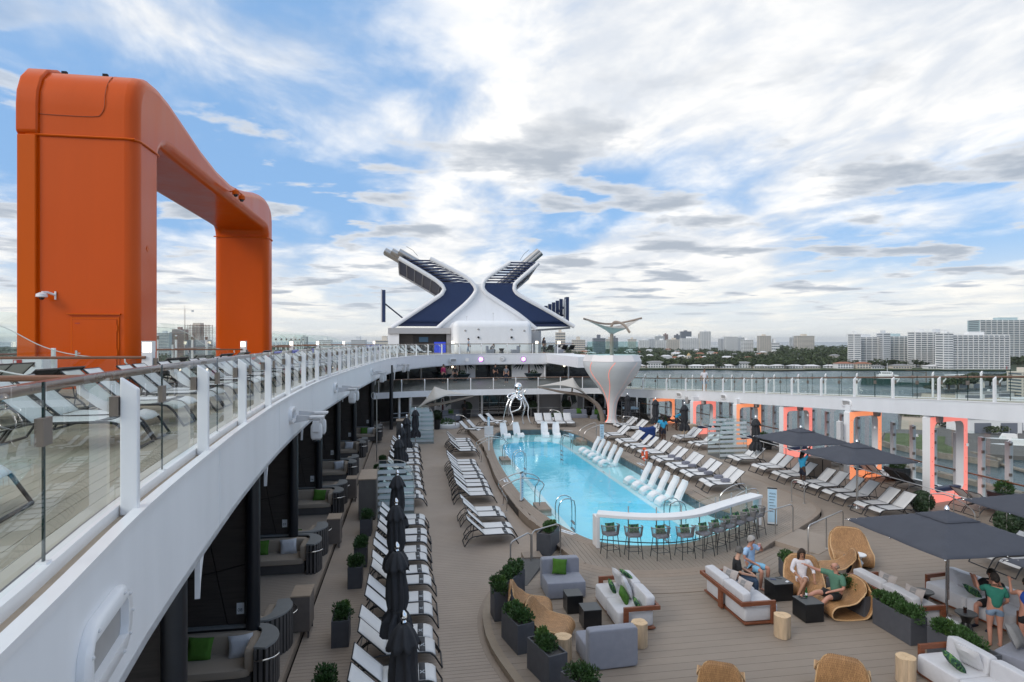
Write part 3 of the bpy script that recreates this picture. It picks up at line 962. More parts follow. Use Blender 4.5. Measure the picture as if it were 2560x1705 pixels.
def put_lounger(proto, x, y, z, rz, label, group, cat='sun lounger'):
 if not USED.get(proto.name):
  USED[proto.name] = 1
  proto.location = (x, y, z); proto.rotation_euler = (0, 0, rz); proto['label'] = label; proto['group'] = group; proto['category'] = cat
  if 'used' in proto: del proto['used']
  return proto
 o = dup(proto, (x, y, z), rz, label, group)
 if 'used' in o: del o['used']
 return o
def pair(x, y, z, flip, label, group, proto=None, j=0.06):
 """two loungers side by side; y is the near edge; flip: head to starboard"""
 for k in (0, 1):
  yy = y + 0.765 * k + random.uniform(-j, j) * 0.4
  xx = x + random.uniform(-j, j)
  if flip:
   put_lounger(proto or LW, xx, yy + 0.73, z, PI + R(random.uniform(-2, 2)), label, group)
  else:
   put_lounger(proto or LW, xx, yy, z, R(random.uniform(-2, 2)), label, group)
# ---------------------------------------------------------------- upper deck and its curved walkway
Z16 = 5.58
EC = smooth_curve([(-1.25, -6, Z16), (-1.5, 0, Z16), (-1.84, 3.18, Z16), (-2.23, 5.8, Z16), (-2.55, 8.95, Z16), (-2.76, 11.5, Z16), (-3.0, 15.6, Z16), (-3.13, 21.5, Z16), (-3.02, 26.8, Z16), (-2.6, 36.4, Z16), (-1.75, 49.0, Z16), (-0.75, 55.0, Z16), (1.0, 60.2, Z16), (3.4, 64.6, Z16), (6.4, 67.3, Z16), (9.5, 68.0, Z16), (18.2, 68.0, Z16)], 0.6)
EN = normals2(EC)
deck16 = struct(MB().prism([(p.x + n.x * 0.10, p.y + n.y * 0.10) for p, n in zip(EC, EN)] + [(18.2, 110), (-13.0, 110), (-13.0, -6)], 4.95, Z16 - 0.035).build('upper_deck', M['gutter'], smooth=False))
strip(EC, EN, 0.0, 0.10, -1.17, -0.02).build('fascia', M['white'], deck16)
strip(EC, EN, -0.03, 0.07, -0.03, 0.025).build('fascia_lip', M['white2'], deck16)
strip(EC, EN, 0.0, 0.55, -1.17, -1.09).build('soffit_flange', M['white'], deck16)
strip(EC, EN, 0.175, 0.265, -0.04, 0.055).build('glass_channel', M['white2'], deck16)
strip(EC, EN, 0.27, 0.31, -0.03, 0.03).build('drip_strip', M['black'], deck16)
for k in range(30):
 strip(EC, EN, 0.33 + k * 0.15, 0.33 + k * 0.15 + 0.143, -0.035, 0.0).build('plank', M['updeck'], deck16, smooth=False)
EDGE2 = [(p.x + n.x * 4.86, p.y + n.y * 4.86) for p, n in zip(EC, EN)]
stuff(merge([q for q in planks([[e for e in EDGE2 if e[1] < 60] + [(-12.95, 59), (-12.95, -5)]], 'y', 0.15, 0.007, -13, 0)], 'y', Z16 - 0.035, Z16).build('planks', M['updeck'], deck16, smooth=False))
# weld seams on the fascia
for p, t in walk(EC, 6.05, 3.0)[1:]:
 nrm = Vector((-t.y, t.x, 0)); a = p - nrm * 0.002
 MB().tube([(a.x, a.y, Z16 - 1.15), (a.x, a.y, Z16 - 0.04)], 0.006, 4).build('seam', M['white2'], deck16)
def balustrade(name, label, C, N, H=1.12, d=2.85, start=0.0, off=0.215, posto=(0.03, 0.165), sgn=1, railo=0.46, rails=True, glassm='glass', two=True):
 t = thing(name, label, 'balustrade', tuple(C[0]))
 o = C[0].copy()
 W_ = walk(C, d, start)
 for p, tg in W_:
  n = Vector((-tg.y, tg.x, 0)).normalized() * sgn
  tf = Vector((tg.x, tg.y, 0)).normalized()
  a = p - o
  h = tf * 0.036
  b0, b1 = a + n * posto[0], a + n * posto[1]
  z0 = Vector((0, 0, -0.03)); zt0 = Vector((0, 0, H - 0.10)); zt1 = Vector((0, 0, H))
  MB().hexa([b0 - h + z0, b0 + h + z0, b1 + h + z0, b1 - h + z0], [b0 - h + zt0, b0 + h + zt0, b1 + h + zt1, b1 - h + zt1]).build('post', M['white2'], t, bevel=0.012, smooth=False)
  c = a + n * (off - 0.03) + Vector((0, 0, H - 0.32))
  MB().hexa([c - tf * 0.06 + n * -0.015, c + tf * 0.06 + n * -0.015, c + tf * 0.06 + n * 0.05, c - tf * 0.06 + n * 0.05], [c - tf * 0.06 + n * -0.015 + Vector((0, 0, 0.16)), c + tf * 0.06 + n * -0.015 + Vector((0, 0, 0.16)), c + tf * 0.06 + n * 0.05 + Vector((0, 0, 0.16)), c - tf * 0.06 + n * 0.05 + Vector((0, 0, 0.16))]).build('clamp', M['bronze'], t, smooth=False)
  if rails:
   q = a + n * off; r1 = a + n * railo + Vector((0, 0, H - 0.05))
   MB().tube([q + Vector((0, 0, H - 0.26)), q + n * 0.1 + Vector((0, 0, H - 0.22)), r1 - Vector((0, 0, 0.06)), r1], [0.05, 0.04, 0.03, 0.03], 6, flat=0.35).build('rail_bracket', M['white2'], t)
 for i in range(len(W_) - 1):
  (p, tg), (q, tg2) = W_[i], W_[i + 1]
  n1 = Vector((-tg.y, tg.x, 0)).normalized() * sgn; n2 = Vector((-tg2.y, tg2.x, 0)).normalized() * sgn
  A, B = p - o + n1 * off, q - o + n2 * off
  dr = (B - A); L_ = dr.length; dr.normalize()
  nn = Vector((-dr.y, dr.x, 0)).normalized() * 0.006
  segs = ((0.01, L_ / 2 - 0.015), (L_ / 2 + 0.015, L_ - 0.01)) if two else ((0.01, L_ - 0.01),)
  for s0, s1 in segs:
   a, b = A + dr * s0, B - dr * (L_ - s1)
   lo, hi = Vector((0, 0, 0.06)), Vector((0, 0, H + 0.05))
   MB().hexa([a - nn + lo, b - nn + lo, b + nn + lo, a + nn + lo], [a - nn + hi, b - nn + hi, b + nn + hi, a + nn + hi]).build('glass_panel', M[glassm], t, smooth=False)
  if two:
   m = (A + B) / 2
   MB().hexa([m - dr * 0.013 - nn, m + dr * 0.013 - nn, m + dr * 0.013 + nn, m - dr * 0.013 + nn], [m - dr * 0.013 - nn + hi, m + dr * 0.013 - nn + hi, m + dr * 0.013 + nn + hi, m - dr * 0.013 + nn + hi]).build('joint', M['gedge'], t, smooth=False)
   c = m + Vector((0, 0, H - 0.34)); k = Vector((0, 0, 0.17)); n3 = nn * 4
   MB().hexa([c - dr * 0.07 - n3, c + dr * 0.07 - n3, c + dr * 0.07 + n3, c - dr * 0.07 + n3], [c - dr * 0.07 - n3 + k, c + dr * 0.07 - n3 + k, c + dr * 0.07 + n3 + k, c - dr * 0.07 + n3 + k]).build('clamp', M['bronze'], t, smooth=False)
   MB().box(m.x - 0.03, m.y - 0.03, -0.04, m.x + 0.03, m.y + 0.03, 0.07).build('stub', M['white2'], t, smooth=False)
 if rails:
  MB().tube([p - o + n * railo * sgn + Vector((0, 0, H - 0.02)) for p, n in zip(C, N)], 0.042, 10).build('handrail', M['rail'], t)
 return t
i0 = next(i for i, p in enumerate(EC) if p.y > 0.8)
balustrade('glass_balustrade', 'glass balustrade with white posts and teak rail along the curved upper walkway', EC[i0:], EN[i0:], start=2.05 - 0.0)
# round-ended light boxes on the fascia
def stadium(w_, h_, n=8, ins=0.0):
 r = h_ / 2 - ins; w2 = w_ / 2 - h_ / 2
 P = []
 for i in range(n + 1):
  a = -PI / 2 + PI * i / n
  P.append((w2 + r * math.cos(a), r * math.sin(a)))
 for i in range(n + 1):
  a = PI / 2 + PI * i / n
  P.append((-w2 + r * math.cos(a), r * math.sin(a)))
 return P
def wall_box(p, ang, w_, h_, label, group=None, frame=0.08):
 """light box on a vertical face; ang = direction of the outward normal"""
 t = thing('recessed_light_box', label, 'light fitting', p, ang, group)
 out = stadium(w_, h_); m = MB(); n = len(out)
 wi, hi = w_ - h_ * 0.55, h_ * 0.52
 inn = []
 for (a, b) in out:
  sz_ = max(-1.0, min(1.0, 1.6 * b / (h_ / 2)))
  inn.append((math.copysign(wi / 2 - 0.03 * (abs(sz_) > 0.99), a), hi / 2 * sz_))
 vs = [(0.0, a, b) for a, b in out] + [(frame * 0.6, a, b) for a, b in out] + [(frame, a * 0.93, b * 0.9) for a, b in out] + [(frame * 0.9, a * 1.03, b * 1.04) for a, b in inn] + [(0.005, a, b) for a, b in inn]
 fs = []
 for k in range(4):
  for i in range(n):
   fs.append((k * n + i, k * n + (i + 1) % n, (k + 1) * n + (i + 1) % n, (k + 1) * n + i))
 m.add(vs, fs)
 m.build('frame', M['white2'], t, ang=0.9)
 box(0.004, -wi / 2, -hi / 2, 0.012, wi / 2, hi / 2).build('diffuser', M['recess'], t, smooth=False)
 for i in range(0, n, 2):
  a, b = out[i]
  MB().sphere((frame, a * 0.9, b * 0.84), 0.012 * h_ / 0.4, 4).build('bolt', M['fixture'], t)
 return t
def on_curve(C, yv):
 for i in range(len(C) - 1):
  if C[i].y <= yv < C[i + 1].y:
   f = (yv - C[i].y) / (C[i + 1].y - C[i].y)
   p = C[i].lerp(C[i + 1], f); t = (C[i + 1] - C[i]).normalized()
   return p, t
p, t = on_curve(EC, 4.62)
wall_box((p.x + 0.001, p.y, Z16 - 0.60), math.atan2(-t.x, t.y), 1.05, 0.50, 'large round-ended light box bolted to the white walkway fascia', frame=0.07)
for yv in (16.9, 26.4, 40.0):
 p, t = on_curve(EC, yv)
 wall_box((p.x + 0.001, p.y, Z16 - 0.5), math.atan2(-t.x, t.y), 0.8, 0.42, 'round-ended light box on the fascia beside the hanging floodlights', 'fascia light boxes')
# hanging moving-head floodlights
def floodlight(p, ang, label, sc=1.0):
 t = thing('hanging_floodlight', label, 'floodlight', p, ang, 'floodlights under the walkway')
 MB().hexa([(0, -0.03, -0.12), (0.62, -0.03, -0.02), (0.62, 0.03, -0.02), (0, 0.03, -0.12)], [(0, -0.03, 0.10), (0.62, -0.03, 0.05), (0.62, 0.03, 0.05), (0, 0.03, 0.10)]).build('bracket', M['fixture'], t, smooth=False)
 MB().box(0.42, -0.17, 0.0, 0.78, 0.17, 0.06).box(0.5, -0.1, -0.07, 0.7, 0.1, 0.0).build('plate', M['fixture'], t, bevel=0.01, smooth=False)
 MB().box(0.50, -0.17, -0.36, 0.68, -0.13, -0.06).box(0.50, 0.13, -0.36, 0.68, 0.17, -0.06).build('yoke', M['fixture'], t, bevel=0.015, smooth=False)
 MB().squad((0.59, 0, -0.36), (0.15, 0.125, 0.22), 0.45, 8).build('head', M['fixture'], t)
 MB().squad((0.59, 0, -0.59), (0.11, 0.10, 0.03), 0.6, 6).build('lens', M['glassd'], t)
 return t
for yv in (17.3, 18.3, 27.2, 28.4, 40.6, 42.0, 53.6, 55.0):
 p, t = on_curve(EC, yv)
 floodlight((p.x, p.y, Z16 - 0.52 - (0.12 if yv > 15 else 0)), math.atan2(-t.x, t.y), 'white moving-head floodlight hanging from the walkway fascia')
# ---------------------------------------------------------------- black pillars with white gussets, and cabana walls
PILL = [(-2.78, 8.0), (-3.32, 14.1), (-3.62, 20.5), (-3.75, 27.0), (-3.68, 33.2), (-3.38, 39.4), (-2.7, 45.6), (-1.5, 51.3)]
for i, (x, y) in enumerate(PILL):
 t = thing('pillar', 'round black pillar carrying the white walkway over the cabanas', 'pillar', (x, y, ZL), 0, 'black pillars under the walkway')
 MB().lathe([(0.145, 0), (0.145, 5.2)], (0, 0, 0), 20).build('shaft', M['pillar'], t)
 pp, tt = on_curve(EC, y)
 for s in (1,):
  gm = MB()
  pr = [(0, 0.9)]
  for k in range(9):
   a = PI / 2 * k / 8
   pr.append((0.16 + 1.5 * (1 - math.cos(a)) * s, -0.55 + 1.45 * math.sin(a)))
  gm.v = []; gm.f = []
  b = [(0.0, 0.17, pr[0][1])]
  P2 = [(0.14, 0.9)] + [(q[0], q[1]) for q in pr[1:]]
  P2 = [(0.12, -0.05)] + [(0.12 + 1.2 * (k / 8) ** 1.6, -0.05 + 0.95 * math.sin(PI / 2 * k / 8)) for k in range(9)] + [(0.12, 0.9)]
  gm.add([(0.18, u, v) for u, v in P2] + [(0.24, u, v) for u, v in P2], [tuple(range(len(P2) - 1, -1, -1)), tuple(range(len(P2), 2 * len(P2)))] + [(k, (k + 1) % len(P2), len(P2) + (k + 1) % len(P2), len(P2) + k) for k in range(len(P2))])
  g = gm.build('gusset', M['white'], t, smooth=False)
  g.location = (0.02, 0, 4.05)
  g.rotation_euler = (0, 0, math.atan2(-tt.x, tt.y))
 fin = MB().hexa([(-0.50, -0.03, 4.1), (-0.44, -0.03, 4.1), (-0.44, 0.03, 4.1), (-0.50, 0.03, 4.1)], [(-0.53, -0.04, 4.75), (-0.36, -0.04, 4.75), (-0.36, 0.04, 4.75), (-0.53, 0.04, 4.75)])
 fin.build('fin', M['white2'], t, smooth=False)
floor_c = struct(box(-13, 2, -0.35, -2.62, 56, -0.035).build('cabana_floor', M['under'], smooth=False))
stuff(merge(planks([[(-9.5, 4), (-2.66, 4), (-2.66, 56), (-9.5, 56)]], 'x', 0.118, 0.008, 4, 56), 'x', -0.035, 0.0).build('planks', M['plank2'], floor_c, smooth=False))
box(-2.66, 4, -0.2, -2.6, 56, 0.004).build('step_edge', M['coping'], floor_c, smooth=False)
for i, (x, y) in enumerate(PILL[:7]):
 num = {0: '09', 1: '08', 2: '07', 3: '06', 4: '05', 5: '04', 6: '03'}[i]
 t = thing('cabana_wall', 'dark brown cabana partition panel lettered ' + num, 'wall', (x, y, 0), 0, 'cabana partition walls')
 x0, x1, zt = -6.2, -0.10, 5.0
 J = [(-2.55, -2.1), (-4.6, -4.15)]
 def panel(poly):
  m = MB(); n = len(poly)
  m.add([(a, 0.12, b) for a, b in poly] + [(a, 0.16, b) for a, b in poly], [tuple(range(n)), tuple(range(2 * n - 1, n - 1, -1))] + [(k, n + k, n + (k + 1) % n, (k + 1) % n) for k in range(n)])
  return m
 box(x0, 0.165, 0.0, x1, 0.24, zt).build('backing', M['groove'], t, smooth=False)
 g = 0.012
 def xl(k, z):   # slanted near-vertical joints
  return (-0.55 - 1.9 * k) - 0.20 * (z - 0.9)
 def zl(k, xx):  # slanted cross joints
  return 1.95 + 2.05 * k + 0.23 * (xx + 1.2)
 for a in range(4):
  for b in range(3):
   def corner(ka, kb):
    xx = x1 if ka < 0 else (x0 if ka > 2 else None)
    if kb < 0: z_ = 0.85
    elif kb > 1: z_ = zt
    else: z_ = None
    if xx is None and z_ is None:
     z_ = 2.0
     for _ in range(6):
      xx = xl(ka, z_); z_ = zl(kb, xx)
    elif xx is None:
     xx = xl(ka, z_)
    elif z_ is None:
     z_ = zl(kb, xx)
    return xx, z_
   A_, B_, C_, D_ = corner(a, b - 1), corner(a - 1, b - 1), corner(a - 1, b), corner(a, b)
   poly = [(A_[0] + g, A_[1] + g), (B_[0] - g, B_[1] + g), (C_[0] - g, C_[1] - g), (D_[0] + g, D_[1] - g)]
   if poly[1][0] - poly[0][0] > 0.15 and poly[3][1] - poly[0][1] > 0.1:
    panel(poly).build('panel', M['darkwood'], t, smooth=False)
 box(x0, 0.1, 0.0, x1, 0.165, 0.84).build('base_panel', M['groove'], t, smooth=False)
 pl = box(-0.36, 0.105, 1.12, -0.21, 0.118, 1.36).build('number_plate', M['signw'], t, smooth=False)
 text(num, pl, (-0.34, 0.100, 1.18), 0.10, M['signtxt'], (R(90), 0, 0))
back = tag(box(-9.9, 4, -0.05, -9.6, 56, 5.0).build('cabana_back_wall', M['darkwood'], smooth=False), 'long dark brown wall behind the cabanas', 'wall')
# cabana sofas: seat, back, striped cushions, slatted curved end with a steel grab handle
def slat_wall(poly, t, h, zc=0.0):
 """poly: plan curve of the outer face"""
 C = smooth_curve([(a, b, 0) for a, b in poly], 0.05)
 for p, tg in walk(C, 0.105, 0.02):
  n = Vector((-tg.y, tg.x, 0))
  a, b = p - tg * 0.032, p + tg * 0.032
  MB().hexa([a, b, b + n * 0.03, a + n * 0.03], [a + Vector((0, 0, h)), b + Vector((0, 0, h)), b + n * 0.03 + Vector((0, 0, h)), a + n * 0.03 + Vector((0, 0, h))]).build('slat', M['slat'], t, smooth=False)
def cabana_sofa(x, y, face, lab, pil):
 """face -1: looks towards the bow (camera); +1: looks aft. x = outer end"""
 t = thing('cabana_sofa', lab, 'sofa', (x, y, 0), 0, 'cabana sofas')
 f = face
 box(-2.6, min(0.1 * f, 0.95 * f), 0.02, -0.42, max(0.1 * f, 0.95 * f), 0.30).build('base', M['slat'], t, smooth=False)
 MB().squad((-1.5, 0.60 * f, 0.38), (1.08, 0.42, 0.09), 0.22, 8).build('seat_cushion', M['beige'], t)
 MB().squad((-1.5, 0.17 * f, 0.62), (1.1, 0.10, 0.24), 0.25, 8).build('back_cushion', M['beige'], t)
 MB().squad((-0.46, 0.52 * f, 0.60), (0.10, 0.45, 0.24), 0.25, 8).build('arm_cushion', M['beige'], t)
 if f < 0:
  outer = C2([(-2.6, 0.12), (-0.7, 0.12), (-0.25, 0.02), (0.0, -0.35), (0.02, -0.75), (-0.12, -1.05)], 0.08)
  inner = C2([(-0.36, -1.0), (-0.34, -0.5), (-0.42, -0.12), (-0.8, 0.0), (-2.6, 0.0)], 0.08)
  sl = [(-2.6, 0.10), (-0.7, 0.10), (-0.27, 0.0), (-0.02, -0.35), (0.0, -0.75), (-0.13, -1.03), (-0.34, -1.03)]
 else:
  outer = C2([(-0.12, 1.05), (0.02, 0.75), (0.0, 0.35), (-0.25, -0.02), (-0.7, -0.12), (-2.6, -0.12)], 0.08)
  inner = C2([(-2.6, 0.0), (-0.8, 0.0), (-0.42, 0.12), (-0.34, 0.5), (-0.36, 1.0)], 0.08)
  sl = [(-0.34, 1.03), (-0.13, 1.03), (0.0, 0.75), (-0.02, 0.35), (-0.27, 0.0), (-0.7, -0.10), (-2.6, -0.10)]
 MB().prism(outer + inner, 0.86, 0.90).build('cap', M['captop'], t, smooth=False)
 MB().prism([(a * 0.985, b * 0.985) for a, b in outer + inner], 0.02, 0.86).build('core', M['groove'], t, smooth=False)
 slat_wall(sl, t, 0.865)
 C = smooth_curve([(-0.33, -1.06 * -f, 0.66), (-0.2, -1.17 * -f, 0.7), (0.02, -1.08 * -f, 0.7), (0.10, -0.85 * -f, 0.68), (0.03, -0.72 * -f, 0.66)], 0.06)
 MB().tube(C, 0.018, 8).build('grab_handle', M['steel'], t)
 for (px, col, tilt) in pil:
  Mx = Matrix.Translation((px, 0.40 * f, 0.66)) @ Matrix.Rotation(R(tilt), 4, 'Y') @ Matrix.Rotation(R(70 if f < 0 else 110), 4, 'X')
  q = MB().pillow(Mx, 0.5, 0.46, 0.17)
  o = q.build('pillow', M[col]); o.location = (x, y, 0)
  tag(o, {'green': 'green square pillow', 'cush': 'pale grey square pillow'}[col] + ' on the cabana sofa ' + lab.split(' sofa ')[1], 'pillow', 'pillows on cabana sofas')
 return t
cab_p = [[], [(-1.55, 'green', 4), (-0.75, 'cush', -6)], [(-1.8, 'green', 0), (-0.98, 'cush', -5)], [(-0.95, 'green', 5)], [(-0.85, 'cush', -8)], [(-1.0, 'cush', 3)], [(-1.2, 'green', 0), (-0.75, 'cush', -4)]]
for i, (x, y) in enumerate(PILL[:7]):
 num = ['09', '08', '07', '06', '05', '04', '03'][i]
 xo = -2.72 if y < 38 else (-2.66 if y < 42 else -2.0)
 if i:
  cabana_sofa(xo, y + 0.0, -1, 'striped beige cabana sofa in front of partition ' + num, cab_p[i])
 cabana_sofa(xo, y + 0.34, 1, 'striped beige cabana sofa backing onto partition ' + num, [(-0.9, 'cush', 0)] if i in (1,) else ([(-1.0, 'green', 0)] if i == 2 else []))
for i, (x, y) in enumerate([(-3.02, 15.7), (-3.02, 22.3), (-3.0, 28.6)]):
 t = thing('cabana_cabinet', 'slim taupe cabinet standing against the slatted sofa end ' + ['by partition 08', 'by partition 07', 'by partition 06'][i], 'cabinet', (x + 0.42, y + 0.25, ZL), 0, 'slim cabana cabinets')
 MB().box(-0.22, -0.35, 0.16, 0.22, 0.35, 1.0).build('body', mat('taupe_box', (0.15, 0.125, 0.11), 0.6, var=0.1), t, bevel=0.01, smooth=False)
 for sx in (-0.18, 0.18):
  for sy in (-0.31, 0.31):
   box(sx - 0.02, sy - 0.02, 0, sx + 0.02, sy + 0.02, 0.16).build('leg', M['slat'], t, smooth=False)
 box(-0.23, -0.36, 1.0, 0.23, 0.36, 1.03).build('top', M['cabtop'], t, smooth=False)
# ---------------------------------------------------------------- orange arch
arch = thing('orange_arch', 'tall glossy orange steel arch standing over the sun deck', 'arch', (-9.575, 20.3, Z16))
AX, AY = -9.575, 20.3
prof = [(20.3, 4.6), (20.3, 13.9), (20.33, 14.3), (20.5, 14.75), (20.85, 15.1), (21.4, 15.3), (22.1, 15.34), (23.0, 15.26), (24.5, 14.98), (26.3, 14.63), (28.3, 14.38), (30.7, 14.3), (32.4, 14.45), (33.8, 14.68), (35.4, 15.0), (36.5, 15.15), (37.4, 15.2), (38.2, 15.1), (38.8, 14.85), (39.1, 14.5), (39.2, 14.0), (39.2, 4.6),
  (37.98, 4.6), (37.98, 12.9), (37.93, 13.15), (37.75, 13.35), (37.45, 13.43), (36.5, 13.45), (30, 13.46), (23.4, 13.46), (22.75, 13.44), (22.4, 13.34), (22.18, 13.12), (22.1, 12.85), (22.1, 4.6)]
prof = [(y - AY, z - Z16) for y, z in prof]
m = MB(); n = len(prof)
m.add([(-1.475, y, z) for y, z in prof] + [(1.475, y, z) for y, z in prof], [tuple(range(n)), tuple(range(2 * n - 1, n - 1, -1))] + [(k, n + k, n + (k + 1) % n, (k + 1) % n) for k in range(n)])
o = m.build('frame', M['orange'], arch, bevel=0.34, seg=5, ang=0.5)
o.modifiers['Bevel'].angle_limit = R(50)
# seam ledges round both legs
def ledge(y0, y1, z):
 C = [Vector(p) for p in smooth_curve([(-1.5, y0 - 0.02, z), (1.12, y0 - 0.02, z), (1.40, y0 + 0.08, z), (1.49, y0 + 0.36, z), (1.49, y1 - 0.3, z), (1.42, y1 - 0.06, z), (1.12, y1 + 0.02, z), (-1.5, y1 + 0.02, z)], 0.12)]
 MB().tube(C, 0.035, 6).build('seam_ledge', M['orange2'], arch)
ledge(0.0, 1.8, 13.05 - Z16)
ledge(17.68, 18.9, 12.98 - Z16)
# outboard track with its hooded top
MB().hexa([(-1.70, -0.10, -0.5), (-1.20, -0.10, -0.5), (-1.20, 0.5, -0.5), (-1.70, 0.5, -0.5)], [(-1.70, -0.10, 7.45), (-1.20, -0.10, 7.45), (-1.20, 0.5, 7.45), (-1.70, 0.5, 7.45)]).build('outer_track', M['orange2'], arch, bevel=0.03, smooth=False)
hp = prof[1:10]
mh = MB()
outp = [(y - 0.10 * (1 - k / 12), z + 0.09 * min(1, k / 4)) for k, (y, z) in enumerate(hp)]
outp = [(outp[0][0], 7.55)] + outp
inp = [(min(y + 0.55, 3.0), z - 0.55) for y, z in outp[::-1]]
P_h = outp + inp
nh = len(P_h)
mh.add([(-1.74, y, z) for y, z in P_h] + [(-1.16, y, z) for y, z in P_h], [tuple(range(nh)), tuple(range(2 * nh - 1, nh - 1, -1))] + [(k, nh + k, nh + (k + 1) % nh, (k + 1) % nh) for k in range(nh)])
mh.build('track_hood', M['orange'], arch, bevel=0.05, ang=0.5)
# access panel outline, slots on the roof
C = smooth_curve([(-1.36, -0.012, 8.7), (-1.36, -0.012, 8.35), (-1.25, -0.012, 8.12), (-1.0, -0.012, 8.08), (0.25, -0.012, 8.08), (0.50, -0.012, 8.16), (0.60, -0.012, 8.4), (0.60, 0.012, 8.72), (0.60, 0.18, 9.14), (0.60, 0.52, 9.49), (0.60, 1.0, 9.68)], 0.12)
MB().tube(C, 0.010, 4).build('panel_line', mat('orange_line', (0.30, 0.05, 0.004), 0.5), arch)
for x in (-0.9, 0.25):
 box(x - 0.07, 0.80, 9.60, x + 0.07, 0.90, 9.70).build('roof_slot', M['groove'], arch, smooth=False)
# door
d = MB().box(-0.25, -0.05, 0, 0.95, 0.0, 2.06).build('door', M['orange'], arch, bevel=0.01, smooth=False)
MB().box(-0.40, -0.075, 2.20, 1.05, 0.0, 2.24).build('drip_rail', M['orange2'], arch, smooth=False)
fr = MB().box(-0.31, -0.03, 0, -0.26, 0.0, 2.14).box(0.96, -0.03, 0, 1.01, 0.0, 2.14).box(-0.26, -0.03, 2.07, 0.96, 0.0, 2.12)
fr.build('door_frame', M['orange2'], arch, smooth=False)
MB().box(-0.17, -0.07, 0.93, -0.11, -0.05, 1.14).tube([(-0.14, -0.07, 1.06), (-0.14, -0.11, 1.06), (0.0, -0.11, 1.06)], 0.011, 6).build('handle', M['steel'], d, smooth=False)
for z in (0.35, 1.08, 1.8):
 MB().lathe([(0.02, -0.09), (0.02, 0.09)], (0.965, -0.06, z), 8).build('hinge', M['orange2'], d)
box(-0.18, -0.056, 1.93, -0.05, -0.051, 1.96).build('door_plate', M['red'], d, smooth=False)
MB().lathe([(0.09, 0), (0.09, 0.01)], (0, 0, 0), 14).xf(Matrix.Translation((1.475, 0.8, 4.3)) @ Matrix.Rotation(R(90), 4, 'Y')).build('vent', M['orange2'], arch)
# cameras
def dome_camera(p, lab, colm, rz=0, arm=0.35):
 t = thing('dome_camera', lab, 'camera', p, rz)
 MB().box(-0.05, -0.02, -0.14, 0.05, 0.0, 0.10).build('wall_plate', M[colm], t, smooth=False)
 MB().tube([(0, -0.02, 0.0), (0, -arm * 0.6, 0.06), (0, -arm, 0.05)], 0.035, 8).build('arm', M[colm], t)
 MB().lathe([(0.05, 0.05), (0.14, 0.0), (0.15, -0.08), (0.10, -0.10)], (0, -arm, 0), 14).build('housing', M[colm], t)
 MB().sphere((0, -arm, -0.10), 0.075, 6).build('dome', M['glassd'], t)
 return t
dome_camera((-10.3, 20.3, 8.36), 'white dome camera on the orange arch leg', 'white2', R(-40))
cm = thing('camera_bracket', 'orange bracket with two small cameras under the arch beam', 'camera', (-8.08, 30.0, 13.78), R(90))
MB().tube([(0, 0, 0), (0, -0.4, 0)], 0.035, 6).tube([(-0.55, -0.4, 0), (0.55, -0.4, 0)], 0.035, 6).build('bar', M['orange2'], cm)
for x in (-0.5, 0.5):
 MB().lathe([(0.06, 0.0), (0.15, -0.08), (0.15, -0.24)], (x, -0.4, 0), 12).build('housing', M['orange2'], cm)
 MB().sphere((x, -0.4, -0.25), 0.1, 6).build('dome', M['glassd'], cm)
# locker with red notice
lk = thing('deck_locker', 'white deck locker with red notice beside the orange arch', 'locker', (-9.75, 17.9, Z16))
MB().box(-0.5, -0.35, 0.05, 0.55, 0.35, 1.0).build('body', M['white2'], lk, bevel=0.03, smooth=False)
nb = box(-0.12, -0.36, 0.80, 0.08, -0.352, 0.95).build('notice', M['red'], lk, smooth=False)
box(-0.10, -0.365, 0.84, -0.04, -0.36, 0.93).build('pictogram', M['signw'], nb, smooth=False)
box(0.32, -0.37, 0.77, 0.37, -0.35, 0.84).build('latch', M['bronze'], lk, smooth=False)
